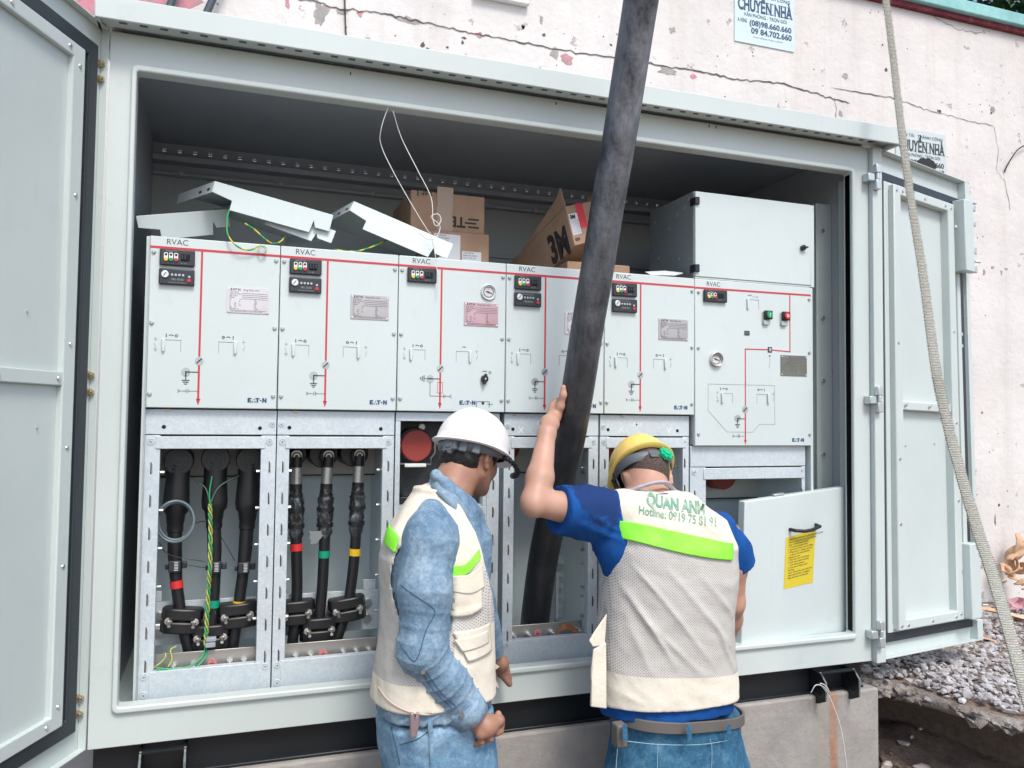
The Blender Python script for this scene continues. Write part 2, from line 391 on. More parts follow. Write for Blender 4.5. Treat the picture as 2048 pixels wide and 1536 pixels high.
def patch(px, py, rx, rz, s, mat, name):
    c = at(px, py, WY); n = 26; P = []
    for i in range(n):
        t = 2*math.pi*i/n; k = 1+.75*mnoise.noise(Vector((math.cos(t)*1.3+s, math.sin(t)*1.3, s)))+.3*mnoise.noise(Vector((math.cos(t)*5+s, math.sin(t)*5, s)))
        P.append((c.x+rx*k*math.cos(t), WY-.0015, c.z+rz*k*math.sin(t)))
    m = M(); m.prism(P, (0, .004, 0)); return m
def patches(name, lst, mat):
    m = M()
    for q in lst: p = patch(*q, mat, name); m.add(p.v, p.f)
    m.build(name, mat, wall, smooth=0)
patches('pink_patch', [(1135, 118, .035, .026, 3), (958, 70, .02, .012, 4), (1386, 153, .02, .01, 5), (720, 28, .012, .012, 6), (1000, 128, .012, .008, 8), (250, -4, .30, .16, 11), (575, 8, .012, .02, 13)], MT['brick'])
patches('bare_patch', [(1110, 105, .022, .03, 21), (640, 25, .03, .05, 22), (684, 25, .025, .012, 23), (820, 40, .05, .016, 24), (1335, 143, .055, .02, 25), (1345, 60, .02, .016, 26), (1690, 152, .02, .018, 29), (1460, 40, .008, .01, 30), (1985, 218, .016, .02, 31), (1681, 228, .015, .018, 33), (1985, 535, .014, .008, 34), (1968, 545, .01, .02, 35), (2003, 545, .007, .016, 36), (2012, 538, .012, .006, 37), (1045, 55, .01, .014, 40), (1082, 38, .01, .02, 41)], MT['expo'])
patches('dark_hole', [(1878, 222, .018, .008, 50), (1982, 226, .006, .01, 51), (1046, 54, .007, .011, 52), (1765, 90, .004, .006, 53), (1772, 140, .01, .01, 54), (845, 90, .01, .012, 55), (855, 97, .008, .004, 56), (928, 76, .01, .006, 57), (1088, 70, .009, .009, 59), (1222, 90, .008, .006, 60), (1990, 1040, .004, .03, 61), (1998, 1010, .008, .01, 62), (1964, 825, .006, .008, 63), (895, 95, .006, .005, 64), (925, 85, .006, .008, 65)], MT['crack'])
# coping
MT['coping'] = new_mat('turquoise_paint', (.22, .47, .46), .8); g = G(MT['coping']); g.col(g.ramp(g.noise(5, 7, .7), [(.3, (.17, .38, .38)), (.7, (.30, .58, .57))])).bump(g.noise(40), .3, .005)
MT['maroon'] = new_mat('maroon_paint_line', (.20, .03, .05), .85); g = G(MT['maroon']); g.col(g.ramp(g.noise(18, 6, .7), [(.45, (.14, .018, .03)), (.62, (.22, .05, .07)), (.72, (.45, .3, .3))]))
m = M(); m.box((-6, WY-.06, 3.302), (14, WY+.31, 3.378)); m.build('coping', MT['coping'], wall, bev=.006)
m = M(); m.box((-6, WY-.03, 3.272), (14, WY+.28, 3.301)); m.build('coping_band', MT['maroon'], wall)
# small window high in the wall
fr = M(); A = at(945, 2, WY); B = at(1055, 14, WY); z0 = B.z-.005
fr.ring([(A.x, WY-.035, z0), (B.x, WY-.035, z0), (B.x, WY-.035, z0+.6), (A.x, WY-.035, z0+.6)], [(A.x+.05, WY-.035, z0+.045), (B.x-.05, WY-.035, z0+.045), (B.x-.05, WY-.035, z0+.555), (A.x+.05, WY-.035, z0+.555)], (0, .034, 0))
wf = fr.build('window_frame', steel('old_white_paint', (.70, .68, .66), .8, .25), wall, bev=.005)
m = M(); m.box((A.x+.051, WY-.018, z0+.046), (B.x-.051, WY-.004, z0+.554)); m.build('window_pane', new_mat('dark_glass', (.03, .035, .04), .15), wf)
m = M()
for i in range(5):
    x = A.x+.06+(B.x-A.x-.12)*i/4; m.cyl((x, WY-.026, z0+.046), (x, WY-.026, z0+.554), .004, 6)
m.build('window_bars', new_mat('old_bar', (.2, .2, .2), .7), wf)
# trees beyond the coping
MT['leaf'] = new_mat('leaf', (.05, .10, .03), .55); g = G(MT['leaf']); at_ = g.n('Attribute', attribute_name='tone'); g.col(g.ramp(at_.outputs['Fac'], [(0, (.010, .035, .015)), (.6, (.03, .09, .03)), (.93, (.07, .17, .04)), (1, (.3, .4, .12))]))
MT['bark'] = conc('bark', (.16, .12, .09), (.09, .07, .05), 20)
tr = thing('broadleaf_tree', (6.4, 2.6, -.4), 'leafy green tree rising behind the turquoise coping at top right', 'tree')
m = M(); m.tube(spline([(6.4, 2.6, -.4), (6.35, 2.62, 1.6), (6.45, 2.6, 3.0), (6.3, 2.55, 4.2)], 4), [.14-.006*i for i in range(13)], 10)
m.tube(spline([(6.4, 2.6, 2.6), (6.0, 2.4, 3.4), (5.4, 2.2, 4.1)], 4), [.06-.004*i for i in range(9)], 8); m.tube(spline([(6.4, 2.6, 2.9), (6.9, 2.5, 3.6), (7.6, 2.3, 4.2)], 4), [.06-.004*i for i in range(9)], 8)
m.build('trunk', MT['bark'], tr)
m = M(); tones = []
for _ in range(6500):
    u = Vector((random.gauss(0, 1), random.gauss(0, 1), random.gauss(0, 1))).normalized()*random.random()**.35
    c = Vector((6.3+u.x*2.0, 2.65+u.y*.95, 4.0+u.z*.95))
    if mnoise.noise(c*1.8) < -.18: continue
    q = Matrix.Rotation(random.uniform(0, 6.28), 3, 'Z') @ Matrix.Rotation(random.uniform(-1.2, 1.2), 3, 'X'); l = random.uniform(.05, .10)
    m.add([q @ Vector(v)+c for v in ((0, -l, 0), (l*.42, -l*.2, .01), (l*.3, l*.5, 0), (0, l, -.015), (-l*.3, l*.5, 0), (-l*.42, -l*.2, .01))], [(0, 1, 2, 3), (0, 3, 4, 5)])
    t = min(1, max(0, .45+.9*mnoise.noise(c*2.5)+random.uniform(-.15, .15)+(.45 if random.random() < .04 else 0))); tones += [t]*6
o = m.build('crown', MT['leaf'], tr, smooth=0); a = o.data.attributes.new('tone', 'FLOAT', 'POINT'); a.data.foreach_set('value', tones)

# wires and pipes on the wall
MT['pipe'] = new_mat('slate_pipe', (.05, .07, .09), .5)
for (a, b, lab) in (((350, -20), (330, 45), 'leftmost dark slate conduit sloping up the wall over the enclosure roof'), ((436, -25), (398, 60), 'dark slate conduit right of its twin above the enclosure roof')):
    A = at(*a, WY-.06); B = at(*b, WY-.06); d = (B-A); m = M(); m.tube([A-d*4, B+d*3], .016, 14); o = m.build('conduit', MT['pipe']); tag(o, lab, 'conduit')
m = M(); m.tube(spline([at(688, -30, WY-.012), at(690, 10, WY-.012), at(691, 50, WY-.01), at(694, 110, WY-.012), at(695, 200, WY-.02)], 5), .0035, 6)
tag(m.build('wall_cable', MT['black']), 'thin dark cable running straight down the white wall above the enclosure', 'cable')
m = M(); m.tube(spline([at(2060, 286, WY-.02), at(2035, 300, WY-.03), at(2015, 330, WY-.02), at(2009, 345, WY-.006)], 6), .004, 6)
tag(m.build('wall_wire', MT['black']), 'short bent dark wire sticking out of the wall at far right', 'wire')

# the two painted notices
MT['sign'] = steel('pale_blue_notice', (.55, .66, .70), .6, .05)
MT['sign2'] = steel('grey_blue_notice', (.52, .60, .61), .7, .12)
MT['navy'] = new_mat('navy_ink', (.03, .08, .14), .7)
MT['slateink'] = new_mat('slate_ink', (.035, .05, .055), .7)
def serif_bar(m, fn, x, y, w_, h): m.add([fn(x, y, .0006), fn(x+w_, y, .0006), fn(x+w_, y+h, .0006), fn(x, y+h, .0006)], [(0, 1, 2, 3)])
def notice(tl, wd, ht, label, mat, ink, blot):
    t = thing('notice', (tl[0]+wd/2, WY-.006, tl[1]-ht), label, 'notice')
    m = M(); m.box((tl[0], WY-.006, tl[1]-ht), (tl[0]+wd, WY-.0005, tl[1])); m.build('board', mat, t)
    x0, z1 = tl
    def fn(u, v, w_): return (x0+u*wd, WY-.0065-w_, z1-ht+v*ht)
    def line(s, u, v, hh, width, bold):
        """fit a line to width (fraction of the board)"""
        c = bpy.data.curves.new('q', 'FONT'); c.body = s; c.size = 1; oo = bpy.data.objects.new('q', c); COL.objects.link(oo)
        bpy.context.view_layer.update(); L = oo.dimensions.x; bpy.data.objects.remove(oo); bpy.data.curves.remove(c)
        k = hh/.7; m = M(); 
        text(s, 1, lambda a, b, w_: fn(u+a*width/L, v+b*k, w_), m, ink, t, bold=bold); m.build('lettering', ink, t, smooth=0)
    line('VẬN TẢI   THÀNH CÔNG', .07, .855, .055, .86, .012)
    line('CHUYỂN NHÀ', .05, .585, .205, .9, .035)
    line('VĂN PHÒNG - TRỌN GÓI', .15, .48, .06, .72, .01)
    line('(08)98.660.660', .24, .33, .095, .7, .03)
    line('09 84.702.660', .27, .19, .1, .68, .03)
    line('A. HÙNG', .05, .36, .07, .15, .01)
    line('Chuyên nghiệp giá rẻ phục vụ tận tâm', .30, .12, .022, .5, 0)
    m = M()   # slab serifs on the big line
    for u in (.155, .235, .265, .335, .36, .44, .55, .63, .735, .80, .82, .89, .905, .955):
        serif_bar(m, fn, u-.012, .585, .03, .012) if u not in (.265, .335) else None
        serif_bar(m, fn, u-.012, .778, .03, .012) if u < .9 else None
    m.build('serifs', ink, t, smooth=0)
    if blot:
        m = M(); n = 30; P = [fn(.60+.20*math.cos(6.283*i/n)*(1+.3*mnoise.noise(Vector((i*.9, 0, 0)))), .36+.13*math.sin(6.283*i/n)*(1+.35*mnoise.noise(Vector((i*.7, 2, 0)))), .0012) for i in range(n)]
        m.add(P, [tuple(range(n))]); m.build('black_smear', new_mat('black_smear', (.02, .022, .024), .8), t, smooth=0)
    return t
a = at(1468, 0, WY); b = at(1587, 103, WY); c_ = at(1469, 82, WY)
notice((a.x, c_.z+.315), b.x-a.x, .315, 'pale blue removals notice high on the wall with its text clean', MT['sign'], MT['navy'], False)
a = at(1790, 254, WY); b = at(1890, 269, WY)
notice((a.x, a.z), b.x-a.x, .315, 'grey blue removals notice smeared with black, behind the open right door', MT['sign2'], MT['slateink'], True)

# curled scraps by the foot of the wall
MT['scrap'] = new_mat('orange_peel', (.55, .34, .20), .8); g = G(MT['scrap']); g.col(g.ramp(g.noise(14, 4), [(.3, (.42, .24, .14)), (.7, (.68, .46, .30))]))
def scrap(p, r, rz, tilt, lab):
    m = M(); n = 14; vs = []; 
    for j in range(6):
        for i in range(n):
            a = -1.9+3.8*i/(n-1); t = j/5; rr = r*(.35+.65*t)
            vs.append(Matrix.Rotation(rz, 3, 'Z') @ Matrix.Rotation(tilt, 3, 'X') @ Vector((rr*math.cos(a), rr*math.sin(a)*1.2, r*.5*(t**1.6)+.12*r*math.sin(3*a+rz)))+Vector(p))
    m.add(vs, [(j*n+i, j*n+i+1, (j+1)*n+i+1, (j+1)*n+i) for j in range(5) for i in range(n-1)])
    o = m.build('curled_bark', MT['scrap'], smooth=80); so_ = o.modifiers.new('t', 'SOLIDIFY'); so_.thickness = .006
    tag(o, lab, 'bark scrap', 'curled tan scraps against the wall')
for i, (px, py, r, rz, tl, lab) in enumerate(((2012, 1150, .06, .5, .8, 'lowest curled tan scrap of the heap at the right edge'), (2040, 1125, .08, 2.2, 1.2, 'large curled tan scrap in the middle of the heap'), (2048, 1095, .07, 3.6, 1.5, 'topmost curled tan scrap leaning on the wall'), (2030, 1140, .05, 4.4, .9, 'small tan curl tucked between the larger scraps'), (2046, 1175, .045, 5.5, .5, 'orange ruffled scrap lying by itself under the heap'), (2020, 1128, .055, 1.6, 1.9, 'tan scrap standing on edge against the wall at the left of the heap'), (2044, 1152, .065, 5.0, 1.0, 'broad tan scrap at the right edge between the large curl and the ruffled one'), (2004, 1168, .035, 3.0, .3, 'smallest tan scrap, fallen on the gravel left of the heap'))):
    scrap(at(px, py, WY-.12), r, rz, tl, lab)
m = M(); pts = spline([at(1952, 1272, .55), at(1990, 1283, .5), at(2030, 1318, .42), at(2060, 1360, .35)], 8)
m.tube(pts, .028, 4, flat=.18, upv=(0, 0, 1)); tag(m.build('tan_strip', MT['scrap'], bev=.002), 'long bent tan strip lying on the gravel behind the webbing', 'strip')
m = M(); m.tube(spline([at(1950, 1215, .9), at(1990, 1222, .85), at(2060, 1240, .8)], 6), .03, 4, flat=.4, upv=(0, 0, 1)); tag(m.build('plank', MT['scrap'], bev=.003), 'weathered brown plank lying flat near the foot of the wall', 'plank')
m = M(); vs_ = []
for j in range(5):
    for i in range(6): q = at(2018+i*8, 1196+j*6+4*math.sin(i*2.1+j), 1.0-.012*j); vs_.append(q+Vector((0, .02*math.sin(i*1.7+j*2.3), .008*math.sin(i*3+j))))
m.add(vs_, [(j*6+i, j*6+i+1, (j+1)*6+i+1, (j+1)*6+i) for j in range(4) for i in range(5)]); tag(m.build('crumpled_wrapper', new_mat('pink_plastic', (.42, .22, .24), .5), smooth=0), 'crumpled pink plastic wrapper under the tan scraps', 'wrapper')

# ------------------------------------------------------------ plinth and base frame
m_ = MT['plinth'] = conc('plinth_concrete', (.37, .35, .325), (.24, .228, .215), 7)
g = G(m_); old = g.p.inputs['Base Color'].links[0].from_socket; x = g.xyz()
wob = g.math('MULTIPLY', g.math('SUBTRACT', g.noise(9, 4), .5), .012)
xx = g.math('ADD', x[0], wob)
mk = g.math('MULTIPLY', g.ramp(xx, [(0, (0,0,0)), (1, (0,0,0))]), 0)
def band(g, v, lo, hi, soft):
    q = g.n('MapRange'); q.inputs['From Min'].default_value = lo-soft; q.inputs['From Max'].default_value = lo+soft; g.l(v, q.inputs[0])
    r = g.n('MapRange'); r.inputs['From Min'].default_value = hi+soft; r.inputs['From Max'].default_value = hi-soft; g.l(v, r.inputs[0])
    return g.math('MULTIPLY', q.outputs[0], r.outputs[0])
rust = g.math('MULTIPLY', band(g, xx, 2.366, 2.404, .007), g.ramp(g.noise(7, 4), [(.3, (.35, .35, .35)), (.65, (.85, .85, .85))]))
c1 = g.mix(rust, old, g.ramp(g.noise(30, 3), [(.3, (.30, .13, .06)), (.7, (.42, .20, .10))]))
rust2 = g.math('MULTIPLY', band(g, xx, 2.315, 2.337, .006), .3)
g.col(g.mix(rust2, c1, (.36, .30, .18)))
m = M(); m.box((-.35, .0, -1), (2.597, 1.1, -.21)); pl = m.build('concrete_plinth', m_, bev=.008); tag(pl, 'rough grey concrete plinth with a rust streak under the steel enclosure', 'plinth')
# ------------------------------------------------------------ steel enclosure
W_, H_ = 2.47, 1.737
enc = thing('steel_enclosure', (1.25, .5, -.21), 'large open grey steel switchgear enclosure with perforated eaves and doors swung open', 'enclosure')
m = M()
m.ring([(-.07, 0, -.108), (2.565, 0, -.108), (2.565, 0, 1.846), (-.07, 0, 1.846)], [(-.008, 0, -.008), (2.478, 0, -.008), (2.478, 0, 1.745), (-.008, 0, 1.745)], (0, .03, 0))
m.build('front_frame', MT['paint'], enc, bev=.002)
m = M(); m.ring(rrect(-.014, 2.493, -.018, 1.758, -.012, .018), rrect(0, 2.478, 0, 1.74, -.012, .008), (0, .05, 0))
m.build('opening_lip', MT['paint'], enc, bev=.005, seg=3)
m = M(); m.box((2.567, -.022, -.112), (2.612, .03, 1.846)); m.build('hinge_post', MT['paint'], enc, bev=.003)
m = M(); m.box((-.07, .031, -.108), (-.045, 1.0, 1.861)); m.box((2.54, .031, -.108), (2.565, 1.0, 1.861)); m.build('side_wall', MT['paint'], enc)
m = M(); m.box((-.0445, .95, -.1), (2.5395, .965, 1.814)); m.box((-.0445, .95, 1.826), (2.5395, .965, 1.861))
x = -.0445
while x < 2.53:
    m.box((x, .95, 1.8142), (min(x+.042, 2.5395), .965, 1.8258)); x += .056
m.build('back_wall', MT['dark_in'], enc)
m = M(); m.box((-.0445, .982, 1.8255), (2.5395, .986, 1.861)); m.build('vent_dimming_plate', MT['paint_in'], enc)  # added plate behind the vent holes, dims the daylight showing through them
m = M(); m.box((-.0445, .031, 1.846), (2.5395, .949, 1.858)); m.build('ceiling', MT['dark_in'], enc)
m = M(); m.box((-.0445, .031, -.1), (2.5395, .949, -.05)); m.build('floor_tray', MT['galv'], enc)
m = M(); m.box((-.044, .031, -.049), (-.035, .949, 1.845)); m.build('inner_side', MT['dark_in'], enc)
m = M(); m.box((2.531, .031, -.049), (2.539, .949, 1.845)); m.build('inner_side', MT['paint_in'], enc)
# rails of the back wall and ribs
m = M(); m.box((-.034, .885, 1.762), (2.53, .949, 1.785)); m.box((-.034, .915, 1.715), (2.53, .949, 1.728)); m.build('cross_rail', MT['dark_in'], enc, bev=.003)
m = M()
for z in (1.30, 1.40, 1.50): m.box((1.95, .935, z), (2.5, .949, z+.012))
m.ring(rect(1.25, 1.62, 1.1, 1.52, .94), rect(1.27, 1.60, 1.12, 1.50, .94), (0, .009, 0)); m.build('back_rib', MT['dark_in'], enc, bev=.002)
for px, py in ((363, 333), (562, 355), (745, 378), (825+245, 415)):
    p = at(px, py, .91); m = M(); m.cyl((p.x, .902, 1.7215), (p.x, .9145, 1.7215), .008, 8); m.build('bolt', MT['chrome'], enc)
# channels on the right inner side
MT['rail'] = steel('rail_paint', (.44, .49, .47), .45)
m = M(); m.box((2.44, .45, .0), (2.53, .47, 1.75)); m.build('side_post', MT['paint_in'], enc, bev=.003)
m = M(); m.box((2.455, .16, .0), (2.53, .175, 1.66)); m.box((2.455, .176, .0), (2.465, .22, 1.66)); m.build('side_rail', MT['rail'], enc, bev=.003)
m = M(); m.box((2.50, .06, -.02), (2.53, .09, 1.73)); m.build('side_rail', MT['rail'], enc, bev=.003)
m = M()
for z in (.50, .80, 1.10, 1.38): m.box((2.40, .26, z), (2.455, .275, z+.04))
m.box((2.43, .28, .3), (2.45, .30, 1.6)); m.build('side_bracket', MT['rail'], enc, bev=.002)
for z in (1.55, 1.2, .95, .66, .52):
    m = M(); m.cyl((2.48, .149, z), (2.48, .160, z), .007, 8); m.build('bolt', MT['chrome'], enc)
# roof with its eaves
m = M(); m.box((-.10, -.075, 1.862), (2.655, 1.0, 1.905)); m.box((-.10, -.08, 1.843), (2.655, -.070, 1.907)); m.box((2.64, -.0695, 1.843), (2.655, 1.0, 1.8615)); m.box((-.10, -.0695, 1.843), (-.088, 1.0, 1.8615))
m.build('roof', MT['paint'], enc, bev=.003)
m = M(); m.box((-.087, -.069, 1.852), (2.52, -.012, 1.8615)); m.build('eave_soffit', MT['paint'], enc)
x = -.045; m = M(); m.prism([(a, -.052+c, 1.8508) for a, b, c in rrect(x, x+.022, 0, .011, 0, .0054)], (0, 0, .0014)); vs_ = m.build('vent_slot', new_mat('shaded_slot', (.12, .13, .13), .8), enc)
for i in range(1, 50):
    q = vs_.copy(); COL.objects.link(q); q.parent = enc; q.location = (.0515*i, 0, 0)
m = M(); m.prism([(2.53, -.069, 1.8600), (2.63, -.069, 1.8600), (2.55, -.012, 1.8600)], (0, 0, .0012)); m.build('eave_end_gap', MT['hole'], enc)
m = M()
for px, py in ((701, 147), (1112, 207), (1418, 252), (1432, 254)):
    p = at(px, py, 0); m.box((p.x-.0015, -.002, p.z-.005), (p.x+.0015, -.0003, p.z+.004))
m.build('drain_hole', MT['hole'], enc)
# base frame
MT['blk'] = new_mat('black_gloss_paint', (.008, .011, .014), .3); g = G(MT['blk']); sp = g.voro(26); 
g.col(g.mix(g.math('MULTIPLY', g.ramp(sp, [(.03, (1,1,1)), (.05, (0,0,0))]), g.ramp(g.noise(6), [(.5, (0,0,0)), (.6, (1,1,1))])), (.008, .011, .014), (.25, .27, .28))); g.rough(g.noise(4, 5), .22, .5)
bf = M(); bf.box((-.06, .02, -.118), (2.545, .95, -.109)); bf.box((-.06, .035, -.2085), (2.545, .045, -.1185)); bf.box((-.06, .02, -.2095), (2.545, .10, -.2)); bfo = bf.build('base_beam', MT['blk'], enc, bev=.003)
MT['wedge'] = new_mat('worn_black_edge', (.16, .19, .2), .45)
def lug(x, y0=-.05):
    m = M(); P = [(x, .034, -.122), (x, -.028, -.122), (x, y0, -.15), (x, y0, -.215), (x, -.01, -.235), (x, .034, -.235)]
    m.prism(P, (.008, 0, 0)); o = m.build('lifting_lug', MT['blk'], enc, bev=.0015)
    m = M(); m.tube([(x+.004, -.02, -.121), (x+.004, y0-.001, -.15), (x+.004, y0-.001, -.212)], .0035, 6); m.build('worn_edge', MT['wedge'], o)
    m = M(); m.cyl((x-.001, -.02, -.19), (x+.009, -.02, -.19), .011, 14); m.build('lug_eye', MT['hole'], o)
for x in (.058, .17, 2.305, 2.455): lug(x)
m = M(); m.box((2.313, -.028, -.126), (2.455, -.003, -.121)); m.build('lug_bridge', MT['blk'], enc); 
m = M(); m.box((.067, -.028, -.126), (.17, -.003, -.121)); m.build('lug_bridge', MT['blk'], enc)
# hinges
MT['cast'] = new_mat('cast_zinc', (.52, .56, .57), .35, .6)
for z in (1.725, .875, -.0):
    m = M(); m.box((2.535, -.034, z-.018), (2.566, -.0005, z+.012)); m.box((2.566, -.042, z-.05), (2.590, -.0225, z-.012)); m.box((2.566, -.042, z+.014), (2.590, -.0225, z+.048)); m.cyl((2.578, -.034, z-.012), (2.578, -.034, z+.014), .008, 10)
    m.build('hinge', MT['cast'], enc, bev=.003)

def door(name, label, o, d, nrm, rt_):
    """local frame: s along the leaf, t out of its inner face, z up"""
    o = Vector(o); d = Vector(d).normalized(); n = Vector(nrm).normalized()
    def f(s, t, z):
        if rt_:
            k = (1.84-z)/1.95; z = z-.05*(s/.75)*k*k; s = s*(1+.10*k)
        q = o+d*s+n*t; return Vector((q.x, q.y, z))
    return f
def screwhead(f, s, t, z, parent, r=.0065, mat=None, name='screw'):
    m = M(); c = f(s, t, z); n = (f(s, t+.003, z)-c); m.cyl(c, c+n, r, 12, r*.8)
    a = f(s-.0035, t+.0033, z-.0012)-f(s, t+.0033, z); 
    m.build(name, mat or MT['chrome'], parent)
# left door
d_ = (-.40, -.917, 0); fL = door('', '', (-.072, -.003, 0), d_, (.917, -.40, 0), False); SL = 1.18
m = M(); m.box((0, -.026, -.105), (SL, -.022, 1.847), fL); m.box((0, -.0218, -.105), (.004, 0, 1.847), fL); m.box((.0042, -.0218, 1.843), (SL, 0, 1.847), fL); m.box((.0042, -.0218, -.105), (SL, 0, -.101), fL); m.box((SL-.004, -.0218, -.1008), (SL, 0, 1.8428), fL)
LD = m.build('left_door', MT['paint'], enc, bev=.0012)
def ringf(f, s0, s1, z0, z1, wd, t0, t1, wz=None):
    wz = wz or wd; m = M()
    O = [(s0, z0), (s1, z0), (s1, z1), (s0, z1)]; I = [(s0+wd, z0+wz), (s1-wd, z0+wz), (s1-wd, z1-wz), (s0+wd, z1-wz)]
    vs = [f(a, t0, b) for a, b in O]+[f(a, t0, b) for a, b in I]+[f(a, t1, b) for a, b in O]+[f(a, t1, b) for a, b in I]; fs = []
    for i in range(4):
        j = (i+1) % 4; fs += [(i, j, 4+j, 4+i), (8+i, 12+i, 12+j, 8+j), (i, 8+i, 8+j, j), (4+i, 4+j, 12+j, 12+i)]
    m.add(vs, fs); return m
m = ringf(fL, .032, SL-.03, -.046, 1.787, .042, -.0218, -.009); m.build('rubber_seal', MT['rubber'], LD, bev=.004)
m = ringf(fL, .086, SL-.06, -.012, 1.750, .014, -.0218, -.012); m.build('inner_pan', MT['paint'], LD, bev=.002)
ip = ringf(fL, .100, SL-.07, -.005, 1.743, .048, -.0218, -.003, .036); ip.box((.148, -.0218, .857), (SL-.12, -.004, .892), fL); ip = ip.build('inner_channel', MT['paint'], LD, bev=.003)
m = M(); m.box((.1482, -.0216, .0312), (SL-.12, -.019, .8565), fL); m.box((.1482, -.0216, .8925), (SL-.12, -.019, 1.7065), fL); m.build('inner_sheet', MT['paint'], LD)
for s, z in ((.122, 1.69), (.165, 1.724), (.38, 1.724), (.6, 1.724), (.122, 1.35), (.122, .965), (.122, .70), (.122, .40), (.122, .05), (.165, .014), (.38, .014), (.6, .014), (.165, .875), (.38, .875)):
    screwhead(fL, s, -.003, z, LD)
for z in (1.747, 1.705, .892, .846, .034, -.008):
    c = fL(.012, -.0215, z); n = (fL(.012, 0, z)-fL(.012, -.0215, z)).normalized()
    m = M(); m.cyl(c, c+n*.003, .011, 14); m.cyl(c+n*.003, c+n*.011, .0085, 6); m.cyl(c+n*.011, c+n*.016, .005, 10); m.build('bolt', MT['bolt'], LD)
for px, py in ((72, 1+652), ):
    pass
m = M(); 
for s, z in ((.27, 1.03), (.22, .752)): c = fL(s, -.0188, z); m.cyl(c, c+Vector((.004, -.002, 0)), .0025, 8)
m.build('stud', MT['chrome'], LD)
# right door
d_ = (.956, .29, 0); fR = door('', '', (2.617, -.012, 0), d_, (.29, -.956, 0), True); SR = .735
m = M(); m.box((0, -.036, -.105), (SR, -.032, 1.847), fR); m.box((0, -.0318, -.105), (.004, 0, 1.847), fR); m.box((.0042, -.0318, 1.843), (SR, 0, 1.847), fR); m.box((.0042, -.0318, -.105), (SR, 0, -.099), fR); m.box((SR-.045, -.0318, 1.76), (SR, .0, 1.8428), fR); m.box((SR-.045, -.0318, -.0985), (SR, .0, -.02), fR)
m.box((SR-.03, -.0318, -.02+.001), (SR, -.012, 1.7595), fR)
RD = m.build('right_door', MT['paint'], enc, bev=.0015)
m = M(); m.box((SR-.04, -.005, 1.752), (SR+.02, .022, 1.756), fR); m.build('top_catch', MT['paint'], RD)
m = ringf(fR, .014, SR-.05, -.05, 1.768, .030, -.0318, -.016, .034); m.build('rubber_seal', MT['rubber'], RD, bev=.004)
m = ringf(fR, .046, SR-.082, -.014, 1.732, .03, -.0318, -.014); m.build('inner_pan', MT['paint'], RD, bev=.002)
ip = ringf(fR, .078, .565, -.004, 1.722, .052, -.0318, .008, .036); ip.box((.1305, -.0318, .840), (.512, .002, .875), fR); ip.build('inner_channel', MT['paint'], RD, bev=.004)
m = M(); m.box((.1302, -.0316, .0325), (.5128, -.026, .8395), fR); m.box((.1302, -.0316, .8755), (.5128, -.026, 1.6855), fR); m.build('inner_sheet', MT['paint'], RD)
for s, z in ((.10, 1.70), (.145, 1.703), (.32, 1.703), (.49, 1.703), (.54, 1.70), (.10, 1.10), (.10, .65), (.54, 1.18), (.54, .80), (.54, .48), (.10, .40), (.54, .02), (.10, .012), (.145, .012), (.32, .012), (.50, .012), (.15, .86), (.33, .86)):
    screwhead(fR, s, .008, z, RD, .007)
for s, z in ((.2, .7), (.42, .71)): screwhead(fR, s, -.026, z, RD, .004, name='stud')
for z0, z1, s0, s1 in ((1.44, 1.745, .592, .672), (.0, .305, .565, .648)):
    m = M(); m.box((s0, -.012, z0), (s1, .040, z1), fR); lb = m.build('lock_box', MT['paint'], RD, bev=.004)
    m = M(); m.box((s1+.001, .012, z0+.008), (s1+.016, .028, z1-.008), fR); m.build('lock_rod', MT['cast'], lb, bev=.002)
    for k, (a, b) in enumerate(((.0, .03), (.08, .11), (.2, .22), (.265, .29))): m = M(); m.box((s1+.0005, .008, z0+a), (s1+.022, .040, z0+b), fR); m.build('lock_clamp', MT['cast'], lb, bev=.002)
    m = M(); c = fR(s0-.006, -.005, z0+.19); m.cyl(c, c+Vector((-.002, -.014, 0)), .006, 10); c = fR(s1+.02, .03, z0+.05); m.cyl(c, c+Vector((.025, -.006, 0)), .005, 8); m.build('lock_screw', MT['chrome'], lb)
for z in (1.18, 1.13):
    c = fR(.66, -.030, z); m = M(); m.cyl(c, c+Vector((.004, -.014, 0)), .008, 6); m.build('bolt', MT['chrome'], RD)

# loop wires
MT['wire'] = new_mat('white_wire', (.75, .74, .70), .5)
def wire(name, pts, r, mat, lab, cat='wire', n=6, grp=None):
    m = M(); m.tube(spline(pts, n), r, 6); o = m.build(name, mat, smooth=80); tag(o, lab, cat, grp); return o
Y = .03
wire('wire', [at(776, 215, .0), at(763, 255, .01), at(762, 290, Y), at(790, 350, Y), at(830, 420, Y), at(856, 462, Y), at(862, 470, .04), at(872, 520, .045), at(875, 560, .05), at(876, 590, .055)], .0013, MT['wire'], 'thin white wire hanging from the opening edge, the left of two strands')
wire('wire', [at(786, 222, .0), at(803, 276, Y), at(835, 340, Y), at(862, 395, Y), at(866, 440, Y), at(874, 452, Y), at(882, 440, Y), at(876, 428, Y), at(862, 434, .035), at(880, 452, .04), at(872, 475, .04), at(855, 478, .04), at(838, 465, .05)], .0014, MT['wire'], 'white wire hanging from the opening edge, its lower end bent into a loop')
a = at(1655, 1392, -.052)
wire('tie_wire', [at(1622, 1385, -.06), at(1632, 1370, -.07), at(1648, 1374, -.06), at(1660, 1388, -.06), at(1652, 1372, -.07), at(1640, 1368, -.06), at(1658, 1392, -.055), at(1680, 1450, -.05), at(1692, 1520, -.045), at(1697, 1580, -.04)], .0016, MT['wire'], 'twisted steel tie wire hanging from the right lifting lug over the plinth')
